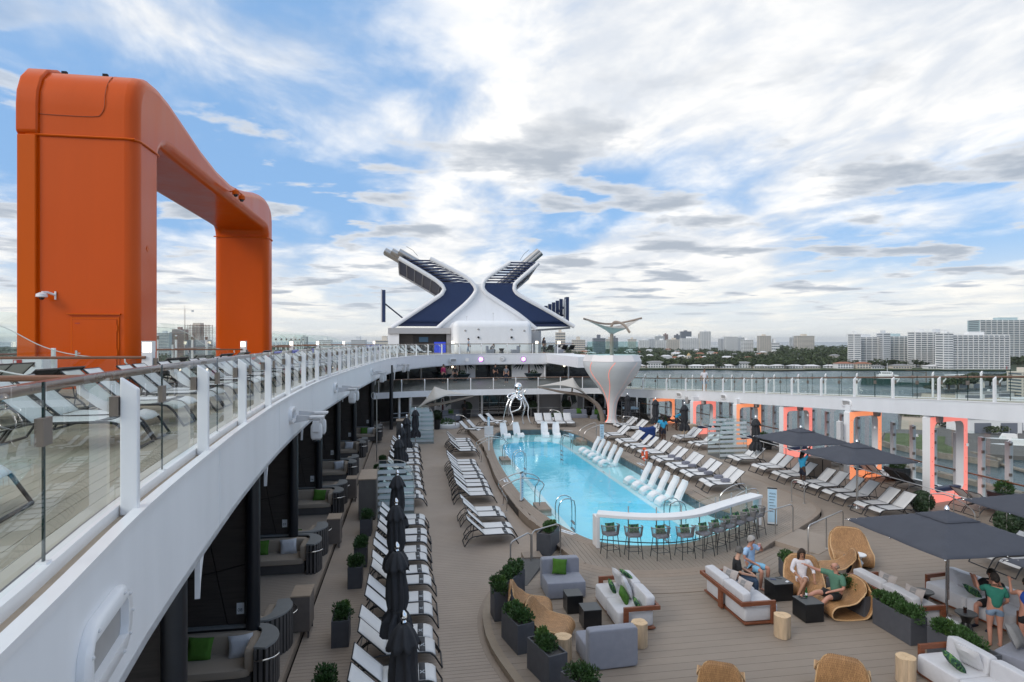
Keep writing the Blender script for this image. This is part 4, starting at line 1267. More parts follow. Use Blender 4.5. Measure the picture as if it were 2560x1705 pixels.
# ---------------------------------------------------------------- sun-deck screens: curved glass, teak rail, lamp post
def lamp_post(x, y, lab):
 t = thing('lamp_post', lab, 'lamp', (x, y, Z16), 0, 'white lamp posts on the sun deck')
 MB().box(-0.125, -0.10, 0, 0.125, 0.10, 1.15).build('post', M['white2'], t, bevel=0.015, smooth=False)
 MB().box(-0.125, -0.10, 1.38, 0.125, 0.10, 1.42).box(-0.125, -0.10, 1.15, -0.10, 0.10, 1.38).box(0.10, -0.10, 1.15, 0.125, 0.10, 1.38).box(0.045, -0.10, 1.15, 0.06, -0.085, 1.38).build('lamp_frame', M['white2'], t, smooth=False)
 box(-0.10, -0.085, 1.15, 0.10, 0.085, 1.38).build('lamp_glass', M['lamp'], t, smooth=False)
 box(0.125, -0.05, 0.83, 0.20, 0.05, 1.0).build('clamp', M['bronze'], t, smooth=False)
def screen(x, y, xl, lab, lamp=True, low=1.0):
 t = thing('glass_wind_screen', lab, 'glass screen', (x, y, Z16), 0, 'curved glass screens on the sun deck')
 w_ = x - xl
 top = [(-0.15, low), (-w_ * 0.22, low + 0.06), (-w_ * 0.36, low + 0.28), (-w_ * 0.5, low + 0.75), (-w_ * 0.62, low + 0.98), (-w_ * 0.8, low + 1.08), (-w_, low + 1.1)]
 C = smooth_curve([(a, 0, b) for a, b in top], 0.15)
 P = [(p.x, p.z) for p in C] + [(-w_, 0.08), (-0.15, 0.08)]
 n = len(P)
 MB().add([(a, -0.006, b) for a, b in P] + [(a, 0.006, b) for a, b in P], [tuple(range(n)), tuple(range(2 * n - 1, n - 1, -1))]).build('glass', M['glass'], t, smooth=False)
 MB().tube([(p.x, 0, p.z) for p in C], 0.011, 5).build('glass_edge', mat('pale_glass_edge', (0.55, 0.62, 0.6), 0.3) if 'pge' not in M else M['pge'], t)
 MB().tube([(-w_, -0.12, 1.0), (-w_ * 0.5, -0.12, 1.02), (0.1, -0.12, 1.02)], 0.036, 8).build('handrail', M['rail'], t)
 for k in (0.06, 0.5, 0.95):
  MB().tube([(-w_ * k, -0.01, 0.86), (-w_ * k, -0.10, 0.90), (-w_ * k, -0.12, 0.99)], 0.02, 6).build('rail_bracket', M['white2'], t)
 for k in (0.33, 0.66, 1.0):
  box(-w_ * k - 0.035, 0.012, 0, -w_ * k + 0.035, 0.09, 1.25).build('post', M['white2'], t, smooth=False)
M['pge'] = mat('pale_glass_edge', (0.55, 0.62, 0.6), 0.3)
screen(-3.25, 7.55, -7.6, 'curved glass screen with teak rail near the walkway edge', low=1.0)
for i, (x, y, nm) in enumerate([(-6.35, 16.6, 'in front of the orange arch leg'), (-7.85, 31.5, 'between the orange arch legs'), (-8.0, 44.6, 'just behind the orange arch'), (-7.6, 54.0, 'midway to the funnel'), (-6.5, 64.0, 'before the funnel'), (-4.0, 72.0, 'beside the bar below the funnel')]):
 lamp_post(x, y, 'white lamp post with lit lantern ' + nm)
 screen(x - 0.12, y, -12.6, 'curved glass wind screen with teak rail ' + nm)
# outboard glass wall of the sun deck
ow = thing('glass_windbreak', 'tall glass windbreak along the outer edge of the sun deck', 'windbreak', (-12.75, -2, Z16))
for k in range(32):
 y = k * 2.6
 box(-0.05, y - 0.04, 0, 0.05, y + 0.04, 1.75).build('post', M['white2'], ow, smooth=False)
 box(-0.006, y + 0.05, 0.08, 0.006, y + 2.55, 2.35 if k > 5 else 2.0).build('glass_panel', M['glass'], ow, smooth=False)
 box(-0.07, y - 0.06, 1.5, 0.07, y + 0.06, 1.68).build('clamp', M['bronze'], ow, smooth=False)
for p, q in (((-12.6, 3), (-12.6, 80)),):
 MB().tube([(0.12, 3, 1.0), (0.12, 82, 1.0)], 0.036, 8).build('handrail', M['rail'], ow)
# mast far left
tag(MB().tube([(-24, 36, -30), (-22.9, 36, 12.2)], [0.14, 0.07], 8).build('sail_mast', M['white2']), 'thin grey mast rising beyond the glass windbreak', 'mast')
# sun-deck loungers
G16 = 'loungers on the upper sun deck'
yy = 2.4
k = 0
while yy < 64:
 p, t = on_curve(EC, yy) if yy < 67 else (None, None)
 n = Vector((-t.y, t.x, 0))
 foot = p + n * 0.95
 ang = math.atan2(-n.y, -n.x)
 head = foot + n * 1.95
 pr = LW if k % 5 not in (1,) else LG
 put_lounger(pr, head.x, head.y, Z16, ang, 'white sling lounger' + ('' if pr is LW else ' with pale green sling') + ' behind the glass of the curved walkway', G16)
 yy += 0.80 if k % 2 == 0 else 1.45
 if abs(yy - 7.6) < 0.9: yy = 8.9
 k += 1
for (x, y, pr) in [(-6.1, 9.6, LG), (-6.1, 10.4, LG), (-6.0, 12.3, LD), (-6.0, 13.1, LD), (-6.0, 5.0, LD), (-6.0, 5.8, LD), (-8.4, 10.0, LD), (-8.2, 14.8, LG), (-8.2, 15.6, LG), (-6.5, 19.5, LD), (-6.5, 20.3, LD), (-6.6, 22.3, LG), (-6.6, 23.1, LG), (-6.7, 25.2, LD), (-6.7, 26.0, LD), (-6.8, 28.2, LG), (-6.8, 29, LD), (-7, 33.4, LD), (-7, 34.2, LD), (-7, 36.4, LG), (-7, 37.2, LD), (-7.2, 47, LD), (-7.2, 48, LG), (-7.2, 50.5, LD)]:
 put_lounger(pr, x, y, Z16, R(174 + random.uniform(-3, 3)), {LD.name: 'black sling lounger facing outboard on the upper sun deck', LG.name: 'pale sling lounger facing outboard on the upper sun deck'}[pr.name], 'outboard loungers on the upper sun deck')
# forward deck the photographer stands on
fd = struct(MB().box(-1.35, -9, 4.95, 24.6, 0.15, Z16).build('forward_deck', M['updeck'], smooth=False))
# ---------------------------------------------------------------- side deck: lounger rows
GL = 'loungers in the row beside the black umbrellas'
for y in (11.75, 13.68, 15.62, 17.58, 19.45, 21.35, 23.25):
 pair(-1.22, y, ZL, False, 'white sling lounger in the row under the closed black umbrellas, before the shower screen', GL)
for y in (27.2, 29.1, 31.0, 32.9, 34.8, 36.7, 38.6, 40.5):
 pair(-1.25, y, ZL, False, 'white sling lounger in the row between the two striped glass shower screens', GL + ' beyond the shower screen')
GM = 'loungers along the pool kerb'
for y in (21.6, 23.95, 27.25, 29.0, 30.75, 32.5, 34.25, 38.4, 40.2, 42.0):
 x = 1.9 if y < 37 else 2.35
 pair(x, y, ZL, False, 'white sling lounger facing the curved pool kerb' + (' next to the arched grab rails' if y < 36 else ' at the far end of the aisle'), GM)
for (x, y, a) in [(3.55, 48.6, -28), (4.2, 49.3, -28), (5.2, 50.2, -30), (5.9, 50.8, -30)]:
 put_lounger(LW, x, y - 0.4, ZL if x < 4.4 else ZP, R(a), 'white sling lounger turned towards the far left pool corner', 'loungers at the far left pool corner')
# folded towel on a lounger
def towel(x, y, z, rz, lab, w_=0.36):
 m = MB()
 for k in range(3):
  m.squad((0, 0, 0.03 + 0.045 * k), (w_ / 2 - 0.008 * k, 0.20, 0.030), 0.35, 6)
 return tag(m.build('folded_towel', M['towel'], loc=(x, y, z), rotz=rz), lab, 'towel', 'folded grey towels')
towel(-0.25, 12.95, ZL + 0.385, 0.2, 'thick folded grey towel on the lounger by the closed black umbrellas', 0.34)
# ---------------------------------------------------------------- closed umbrellas
def make_closed():
 t = thing('closed_umbrella', 'closed umbrella', 'umbrella')
 MB().lathe([(0.32, 0), (0.32, 0.05), (0.10, 0.08), (0.05, 0.1)], (0, 0, 0), 20).build('base', M['satin'], t)
 MB().lathe([(0.026, 0), (0.026, 2.62)], (0, 0, 0), 10).build('pole', M['steel'], t)
 MB().lathe([(0.03, 2.60), (0.05, 2.63), (0.035, 2.66), (0.062, 2.71), (0.05, 2.76), (0.012, 2.81)], (0, 0, 0), 14).build('finial', M['chrome'], t)
 def fold(z):
  return lambda u, v: None
 zs = [0.86, 1.0, 1.15, 1.30, 1.36, 1.42, 1.6, 1.85, 2.1, 2.3, 2.45, 2.55, 2.6]
 rs = [0.30, 0.285, 0.255, 0.20, 0.185, 0.20, 0.225, 0.215, 0.19, 0.165, 0.14, 0.10, 0.05]
 n = 48
 def fb(u, v):
  k = v * (len(zs) - 1); i = min(int(k), len(zs) - 2); f = k - i
  z = zs[i] * (1 - f) + zs[i + 1] * f; r = rs[i] * (1 - f) + rs[i + 1] * f
  a = 2 * PI * u
  am = 0.26 if z < 1.3 else (0.10 if z < 1.45 else 0.15)
  rr = r * (1 + am * math.sin(8 * a + 1.2 * math.sin(z * 3)) + 0.06 * math.sin(17 * a))
  hem = -0.16 * abs(math.sin(4 * a)) if v == 0 else (-0.08 * abs(math.sin(4 * a)) if z < 1.05 else 0)
  return Vector((rr * math.cos(a), rr * math.sin(a), z + hem + 0.08 * (z < 1.1)))
 MB().grid(fb, n, 24).build('furled_canopy', M['umb'], t, ang=1.5)
 def cap(u, v):
  a = 2 * PI * u
  zz = 2.61 - 0.30 * v ** 1.3; r = 0.05 + 0.21 * v ** 0.75
  rr = r * (1 + 0.13 * v * math.sin(8 * a))
  return Vector((rr * math.cos(a), rr * math.sin(a), zz - 0.11 * v * abs(math.sin(4 * a)) ** 0.7))
 MB().grid(cap, n, 6).build('vent_cap', M['umb'], t, ang=1.5, solid=0.006)
 MB().lathe([(0.20, 1.35), (0.205, 1.375), (0.20, 1.40)], (0, 0, 0), 24).build('tie_strap', M['black'], t)
 return t
CU = reg(make_closed())
labs = ['closed charcoal umbrella between the white loungers beside the slate planters', 'closed charcoal umbrella rising beside the striped shower screen', 'closed charcoal umbrella among the loungers near the far shower screen']
first = True
for (x, y, li, z) in [(-0.1, 10.2, 0, ZL), (-0.28, 13.7, 0, ZL), (-0.38, 17.55, 0, ZL), (-0.42, 21.4, 1, ZL), (-0.50, 29.3, 2, ZL), (-0.43, 33.3, 2, ZL), (-0.2, 37.5, 2, ZL), (0.35, 41.6, 2, ZL), (1.3, 49.0, 2, ZL)]:
 if first:
  CU.location = (x, y, z); CU['label'] = labs[li]; CU['group'] = 'closed umbrellas along the side deck'; first = False
 else:
  dup(CU, (x, y, z), random.uniform(0, 6), labs[li], 'closed umbrellas along the side deck')
for (x, y, lab, z) in [(17.4, 48.4, 'closed charcoal umbrella beside the white goblet-shaped tub', 0.0), (18.1, 44.3, 'closed charcoal umbrella behind the blue laundry bag', 0), (18.7, 40.6, 'closed charcoal umbrella by the coral lit frame and loungers', 0), (19.3, 32.6, 'closed charcoal umbrella beside the open grey umbrella', 0)]:
 dup(CU, (x, y, z), random.uniform(0, 6), lab, 'closed umbrellas on the starboard deck')
# ---------------------------------------------------------------- plants
def leaf_cloud(m, c, r, n, ls=0.035, rng=None, up=0.35):
 rng = rng or random
 for _ in range(n):
  while True:
   p = Vector((rng.uniform(-1, 1), rng.uniform(-1, 1), rng.uniform(-0.75, 1)))
   if 0.25 < p.length < 1: break
  d = p.normalized()
  q = Vector((c[0] + p.x * r[0], c[1] + p.y * r[1], c[2] + p.z * r[2]))
  ax = (d + Vector((rng.uniform(-1, 1), rng.uniform(-1, 1), rng.uniform(-0.3, 1) + up)) * 0.8).normalized()
  s = ax.orthogonal().normalized()
  s = (Matrix.Rotation(rng.uniform(0, 6.28), 3, ax) @ s) * ls * rng.uniform(0.35, 0.5)
  l = ax * ls * rng.uniform(1.4, 2.2)
  n0 = len(m.v)
  m.v += [tuple(q), tuple(q + l * 0.5 + s), tuple(q + l), tuple(q + l * 0.5 - s)]
  m.f.append((n0, n0 + 1, n0 + 2, n0 + 3))
SHR = []
for v in range(4):
 m = MB()
 rng = random.Random(v + 3)
 for k in range(rng.randint(7, 9)):
  leaf_cloud(m, (rng.uniform(-0.14, 0.14), rng.uniform(-0.28, 0.28), 0.09 + rng.uniform(0, 0.09)), (rng.uniform(0.09, 0.14), rng.uniform(0.10, 0.16), rng.uniform(0.09, 0.16)), 190, 0.036, rng)
 SHR.append(m)
m = MB()
rng = random.Random(11)
leaf_cloud(m, (0, 0, 0), (0.16, 0.16, 0.14), 260, 0.04, rng)
leaf_cloud(m, (0.04, 0.07, 0.06), (0.10, 0.09, 0.10), 120, 0.045, rng)
SPR = m
SHM = [q.mesh('foliage', False) for q in SHR]
for q in SHM: q.materials.append(M['leaf'])
SPM = SPR.mesh('foliage', False); SPM.materials.append(M['leafl'])
def planter(x, y, z, rz, lab, L_=0.75, W_=0.40, H=0.62, fol=(0, 1), group='slate box planters', spr=False):
 t = thing('planter', lab, 'planter', (x, y, z), rz, group)
 m = MB()
 a, b, i = W_ / 2, L_ / 2, 0.035
 o = [(-a, -b), (a, -b), (a, b), (-a, b)]
 inn = [(-a + i, -b + i), (a - i, -b + i), (a - i, b - i), (-a + i, b - i)]
 vs = [(p[0], p[1], 0) for p in o] + [(p[0], p[1], H) for p in o] + [(p[0], p[1], H) for p in inn] + [(p[0], p[1], H - 0.07) for p in inn]
 fs = [(3, 2, 1, 0)]
 for k in range(4):
  fs += [(k, (k + 1) % 4, 4 + (k + 1) % 4, 4 + k), (4 + k, 4 + (k + 1) % 4, 8 + (k + 1) % 4, 8 + k), (8 + k, 8 + (k + 1) % 4, 12 + (k + 1) % 4, 12 + k)]
 m.add(vs, fs)
 m.build('box', M['planter'], t, smooth=False, bevel=0.006)
 box(-a + i, -b + i, H - 0.10, a - i, b - i, H - 0.06).build('gravel', M['soil'], t, smooth=False)
 k = 0
 for f in fol:
  q = bpy.data.objects.new('shrub', SHM[f]); COL.objects.link(q)
  q.parent = t
  off = (k - (len(fol) - 1) / 2) * min(0.5, L_ / max(1, len(fol)))
  q.location = (random.uniform(-0.02, 0.02), off, H - 0.07); q.rotation_euler = (0, 0, random.choice((0, PI)) + random.uniform(-0.2, 0.2))
  s = random.uniform(0.85, 1.1)
  q.scale = (s * min(1, W_ / 0.40), s * (0.95 if len(fol) > 1 else 1.0), s * 1.05)
  k += 1
 if spr:
  q = bpy.data.objects.new('shrub', SPM); COL.objects.link(q); q.parent = t; q.location = (0.02, L_ * 0.24, H + 0.06)
 return t
GP = 'slate planters in a line beside the cabana aisle'
for i, (x, y, f) in enumerate([(-1.6, 12.2, (0, 1)), (-1.62, 15.35, (1,)), (-1.58, 18.85, (2,)), (-1.55, 20.55, (3,)), (-1.6, 23.75, (1,)), (-1.55, 32.6, (2,)), (-1.5, 35.2, (3,))]):
 planter(x, y, ZL, R(random.uniform(-2, 2)), 'slate planter with a clipped dark green shrub along the cabana aisle', fol=f, L_=0.72, group=GP, spr=(i == 1))
# tall cabinet, shower screens, shower pole
cb = thing('tall_cabinet', 'tall grey cabinet with pale oak top beside the striped shower screen', 'cabinet', (-1.68, 26.4, ZL))
box(-0.34, -0.95, 0.06, 0.34, 0.95, 1.62).build('body', M['cabinet'], cb, bevel=0.008, smooth=False)
box(-0.36, -0.97, 1.62, 0.36, 0.97, 1.66).build('top', M['cabtop'], cb, smooth=False)
box(-0.30, -0.9, 0, 0.30, 0.9, 0.06).build('plinth', M['black'], cb, smooth=False)
cb = thing('tall_cabinet', 'tall grey cabinet with pale oak top by the far shower screen', 'cabinet', (-0.45, 45.2, ZL))
box(-0.5, -0.6, 0.06, 0.5, 0.6, 1.5).build('body', M['cabinet'], cb, bevel=0.008, smooth=False)
box(-0.52, -0.62, 1.5, 0.52, 0.62, 1.54).build('top', M['cabtop'], cb, smooth=False)
def shower(x, y, z, w_, d, h, lab, flip=False):
 """two parallel glass panes with frosted bands, one top corner rounded; width along x, depth along y"""
 t = thing('shower_screen', lab, 'shower screen', (x, y, z))
 r = 0.75
 for k, yy in enumerate((0, d)):
  P = [(0, 0.0), (w_, 0.0)]
  arc = [(w_ - r + r * math.cos(a), h - r + r * math.sin(a)) for a in [PI / 2 * i / 8 for i in range(9)]]
  P = [(0, 0.02), (w_, 0.02)] + arc + [(0, h)]
  if flip:
   P = [(w_ - a, b) for a, b in P][::-1]
  n = len(P)
  MB().add([(a, yy - 0.006, b) for a, b in P] + [(a, yy + 0.006, b) for a, b in P], [tuple(range(n)), tuple(range(2 * n - 1, n - 1, -1))]).build('glass_pane', M['glass2'], t, smooth=False)
  C = [Vector((a, yy, b)) for a, b in P]
  MB().tube(C + [C[0]], 0.014, 5).build('pane_frame', M['satin'], t, smooth=False)
  nb = 8
  for b in range(nb):
   z0 = 0.12 + b * (h - 0.15) / nb; z1 = z0 + (h - 0.15) / nb * 0.55
   xe = w_ - 0.02
   if z1 > h - r:
    xe = w_ - r + math.sqrt(max(0.01, r * r - (z1 - h + r) ** 2)) - 0.02
   xa, xb = (0.02, xe) if not flip else (w_ - xe, w_ - 0.02)
   box(xa, yy - 0.011, z0, xb, yy - 0.007, z1).build('frosted_band', M['frost'], t, smooth=False)
 hz = 1.0
 xs = w_ if not flip else 0
 MB().tube([(xs, -0.1, hz), (xs - (0.9 if not flip else -0.9), -0.1, hz)], 0.014, 6).build('grab_bar', M['steel'], t)
 MB().lathe([(0.02, 0), (0.02, h - 0.1)], (w_ * 0.5, d * 0.5, 0), 8).build('shower_column', M['satin'], t)
 MB().lathe([(0.11, h - 0.14), (0.12, h - 0.12), (0.03, h - 0.09)], (w_ * 0.5, d * 0.5 - 0.25, 0), 12).build('shower_head', M['satin'], t)
 MB().tube([(w_ * 0.5, d * 0.5, h - 0.1), (w_ * 0.5, d * 0.5 - 0.25, h - 0.1)], 0.014, 6).build('shower_arm', M['satin'], t)
 box(0, -0.15, 0, w_, d + 0.15, 0.02).build('tray', M['cabinet'], t, smooth=False)
shower(-1.28, 25.3, ZL, 1.45, 1.35, 2.15, 'striped glass shower screen beside the tall oak-topped cabinet')
shower(0.0, 43.9, ZL, 1.65, 1.2, 2.55, 'striped glass shower screen at the far end of the side deck')
shower(18.15, 34.6, 0, 1.75, 1.5, 2.35, 'striped glass shower screen on the starboard deck by the coral frames', True)
pp = thing('shower_pole', 'slender pole with curled top beside the cabanas', 'pole', (-1.95, 37.8, ZL))
MB().lathe([(0.035, 0), (0.03, 3.9)], (0, 0, 0), 8).build('pole', M['satin'], pp)
MB().tube(smooth_curve([(0, 0, 3.85), (-0.12, 0, 4.1), (-0.28, 0, 4.05), (-0.3, 0, 3.85), (-0.2, 0, 3.72), (0, 0, 3.7)], 0.06), 0.018, 6).build('curl', M['satin'], pp)
# pool signs
def board(x, y, z, rz, lab, h=1.15, w_=0.26, lines=True):
 t = thing('pool_rules_board', lab, 'sign', (x, y, z), rz, 'upright pool rules boards')
 MB().box(-w_ / 2 - 0.01, -0.03, 0, w_ / 2 + 0.01, 0.03, h).build('panel', M['signw'], t, smooth=False)
 MB().box(-w_ / 2, -0.036, 0.1, w_ / 2, -0.031, h - 0.03).build('print', M['sign'], t, smooth=False)
 box(-w_ / 2 - 0.02, -0.035, h - 0.02, w_ / 2 + 0.02, 0.035, h + 0.02).build('cap', M['black'], t, smooth=False)
 box(-w_ / 2 - 0.03, -0.06, 0, w_ / 2 + 0.03, 0.06, 0.03).build('foot', M['black'], t, smooth=False)
 p_ = t.children[1]
 text('POOL', p_, (-w_ * 0.32, -0.039, h - 0.22), 0.085, M['signtxt'], (R(90), 0, 0))
 for k in range(6):
  zz = h - 0.32 - k * 0.11
  box(-w_ * 0.38 + 0.02 * (k % 2), -0.0385, zz, w_ * 0.36 - 0.03 * ((k * 7) % 3), -0.0365, zz + 0.022).build('text_line', M['signtxt'], p_, smooth=False)
board(12.98, 41.2, ZP, R(-14), 'pale blue pool rules board by the pool steps')
board(13.3, 21.35, ZP, R(-30), 'pale blue pool rules board at the end of the bar', 1.35, 0.3)
board(4.72, 26.3, ZP, R(60), 'pool rules board on the coping between the arched rails', 1.2, 0.24)
# pool lift
pl = thing('pool_lift', 'pool lift with grey seat and white mast at the pool corner', 'pool lift', (4.85, 38.7, ZP))
MB().lathe([(0.045, 0), (0.045, 1.9)], (0, 0, 0), 10).build('mast', M['white2'], pl)
MB().box(-0.30, -0.25, 1.0, 0.26, -0.2, 1.55).build('seat_back', M['fixture'], pl, bevel=0.03, smooth=False)
MB().box(-0.30, -0.55, 0.92, 0.26, -0.2, 0.98).build('seat', M['fixture'], pl, bevel=0.02, smooth=False)
MB().tube([(0, 0, 1.2), (0, -0.2, 1.2)], 0.03, 6).tube([(-0.2, -0.5, 0.92), (-0.2, -0.55, 0.6), (0.1, -0.55, 0.6), (0.1, -0.5, 0.92)], 0.014, 5).build('arm', M['white2'], pl)
MB().box(-0.07, -0.03, 1.55, 0.07, 0.03, 2.1).build('control_panel', M['sign'], pl, smooth=False)
# life ring on its stand
lr = thing('life_ring_stand', 'orange and white life ring on a short steel post', 'life ring', (12.7, 32.6, ZP))
MB().lathe([(0.05, 0), (0.05, 0.55)], (0.08, 0, 0), 10).build('post', M['steel'], lr)
ring = [Vector((0, 0.30 * math.cos(a), 0.62 + 0.30 * math.sin(a))) for a in [2 * PI * i / 28 for i in range(28)]]
rg = MB().tube(ring, 0.075, 10, closed=True).build('ring', M['redring'], lr)
for k in range(4):
 a0 = PI / 4 + k * PI / 2
 MB().tube([Vector((0, 0.30 * math.cos(a0 + d_), 0.62 + 0.30 * math.sin(a0 + d_))) for d_ in (-0.14, 0, 0.14)], 0.081, 10, caps=False).build('white_band', M['white2'], rg)
# white in-pool chairs
def make_pool_chair():
 t = thing('in_pool_chair', 'white wave-shaped resin lounger', 'pool lounger')
 prof = [(1.42, 0.02), (1.40, 0.12), (1.30, 0.25), (1.15, 0.32), (1.0, 0.30), (0.85, 0.20), (0.70, 0.10), (0.58, 0.10), (0.48, 0.20), (0.40, 0.38), (0.30, 0.60), (0.17, 0.82), (0.10, 0.98), (0.10, 1.05)]
 C = smooth_curve([(x, 0, z) for x, z in prof], 0.06)
 N = len(C)
 def f(sg):
  def g(u, v):
   k = u * (N - 1); i = min(int(k), N - 2); ff = k - i
   p = C[i].lerp(C[i + 1], ff); tg = (C[i + 1] - C[i]).normalized()
   nn = Vector((-tg.z, 0, tg.x))
   hw = 0.275 - 0.015 * abs(math.sin(u * 9)) - 0.05 * max(0, u - 0.85) / 0.15
   dish = 0.02 * math.cos(PI * (v - 0.5) * 2)
   return p + Vector((0, (v - 0.5) * 2 * hw, 0)) + nn * (0.036 * sg + (dish if sg < 0 else 0))
  return g
 m = MB().grid(f(1), N - 1, 6).grid(lambda u, v: f(-1)(u, 1 - v), N - 1, 6)
 for vv in (0, 1):
  m.grid(lambda u, v: f(1)(u, vv).lerp(f(-1)(u, vv), v if vv else 1 - v), N - 1, 1)
 m.grid(lambda u, v: f(1)(0, u).lerp(f(-1)(0, u), v), 6, 1).grid(lambda u, v: f(1)(1, u).lerp(f(-1)(1, u), 1 - v), 6, 1)
 m.build('shell', M['resin'], t, ang=0.9)
 MB().box(0.5, -0.22, 0.0, 0.95, 0.22, 0.09).build('base', M['resin'], t, bevel=0.03)
 return t
PCH = reg(make_pool_chair())
first = True
def put_pc(x, y, rz, lab, grp):
 global first
 if first:
  first = False
  PCH.location = (x, y, -0.26); PCH.rotation_euler = (0, 0, rz); PCH['label'] = lab; PCH['group'] = grp
 else:
  dup(PCH, (x, y, -0.26), rz, lab, grp)
for x, y, a in ((6.95, 47.15, -82), (7.95, 47.3, -80), (10.2, 47.2, -96), (11.05, 46.9, -98)):
 put_pc(x, y - 0.05, R(a), 'white wave-shaped resin lounger in the water at the far pool end', 'in-pool loungers at the far end')
for y in (39.1, 38.05, 37.0, 35.85, 34.75):
 put_pc(12.22, y, PI + R(random.uniform(-2, 2)), 'white wave-shaped resin lounger on the pool ledge before the life ring', 'far five in-pool loungers on the starboard ledge')
for y in (30.3, 29.2, 28.1, 27.1, 26.2):
 put_pc(12.2, y, PI + R(random.uniform(-2, 2)), 'white wave-shaped resin lounger on the pool ledge near the ladder and bar', 'near five in-pool loungers on the starboard ledge')
# ---------------------------------------------------------------- lounge furniture
def armless(x, y, rz, lab, w_=1.08, d=0.95):
 """block sofa without arms; back at local +y"""
 t = thing('block_sofa', lab, 'sofa', (x, y, 0), rz)
 MB().squad((0, -0.02, 0.235), (w_ / 2, d / 2, 0.215), 0.10, 12).build('seat', M['sofa'], t, ang=0.9)
 MB().squad((0, d / 2 - 0.115, 0.44), (w_ / 2 + 0.004, 0.125, 0.42), 0.12, 12).build('backrest', M['sofa'], t, ang=0.9)
 for sx in (-1, 1):
  for sy in (-1, 1):
   box(sx * w_ * 0.42 - 0.03, sy * d * 0.4 - 0.03, 0, sx * w_ * 0.42 + 0.03, sy * d * 0.4 + 0.03, 0.03).build('foot', M['black'], t, smooth=False)
 return t
def loose_pillow(p, rots, w_, h_, th, col, lab, group='loose pillows in the lounge'):
 Mx = Matrix.Rotation(rots[2], 4, 'Z') @ Matrix.Rotation(rots[1], 4, 'Y') @ Matrix.Rotation(rots[0], 4, 'X')
 o = MB().pillow(Mx, w_, h_, th, 10).build('pillow', M[col], loc=p)
 return tag(o, lab, 'pillow', group)
armless(4.2, 16.95, R(0), 'grey block sofa with a green pillow beside the ramp')
loose_pillow((4.15, 17.10, 0.66), (R(70), R(8), 0), 0.42, 0.42, 0.14, 'green', 'plain green pillow on the grey block sofa by the ramp')
armless(4.26, 13.25, R(183), 'grey block sofa seen from behind beside the tree-stump tables', 1.1, 0.95)
def cube_table(x, y, lab, w_=0.42, d=0.62, rz=0, h=0.47):
 t = thing('cube_table', lab, 'side table', (x, y, 0), rz, 'black cube tables')
 MB().box(-w_ / 2, -d / 2, 0.012, w_ / 2, d / 2, h - 0.015).build('body', M['blackt'], t, bevel=0.006, smooth=False)
 MB().box(-w_ / 2 - 0.004, -d / 2 - 0.004, h - 0.014, w_ / 2 + 0.004, d / 2 + 0.004, h).build('top', mat('table_top_slate', (0.06, 0.067, 0.072), 0.45, var=0.1) if 'tts' not in M else M['tts'], t, smooth=False)
 return t
M['tts'] = mat('table_top_slate', (0.06, 0.067, 0.072), 0.45, var=0.1)
cube_table(4.18, 15.75, 'black cube table in front of the grey block sofa and green pillow', 0.42, 0.45)
cube_table(4.38, 14.85, 'black cube table beside the curled wicker chairs', 0.45, 0.45)
cube_table(9.92, 15.62, 'black cube table with phones in front of the seated man', 0.55, 0.5)
cube_table(9.92, 14.35, 'black cube table with a green bottle in front of the wicker chair', 0.5, 0.55)
def stump(x, y, lab, h=0.5, rz=0):
 t = thing('tree_stump_table', lab, 'side table', (x, y, 0), rz, 'tree-stump tables')
 def lob(a):
  return 0.17 * (1 + 0.13 * abs(math.cos(2.5 * a)) ** 0.6 + 0.05 * math.sin(3 * a + 1))
 P = [(lob(a) * math.cos(a), lob(a) * math.sin(a)) for a in [2 * PI * i / 60 for i in range(60)]]
 MB().prism(P, 0.01, h - 0.004).build('trunk', M['stump'], t, ang=0.6)
 MB().prism([(a * 0.985, b * 0.985) for a, b in P], h - 0.004, h).build('top', M['stumpt'], t, smooth=False)
 cr = MB()
 for k in range(5):
  a = 0.3 + 2 * PI * k / 5
  cr.tube([(0.01, 0, h + 0.001), (0.10 * math.cos(a), 0.10 * math.sin(a), h + 0.001)], 0.0025, 4)
 cr.build('crack', M['stump'], t)
 return t
stump(3.32, 13.35, 'pale tree-stump table beside the near slate planter', 0.52)
stump(5.2, 13.68, 'pale tree-stump table between the white sofa and grey block sofa', 0.55, 0.8)
stump(8.7, 13.55, 'pale tree-stump table standing alone before the long white sofa', 0.52, 2.0)
stump(10.05, 11.35, 'pale tree-stump table by the sofa with palm pillows', 0.52, 1.1)
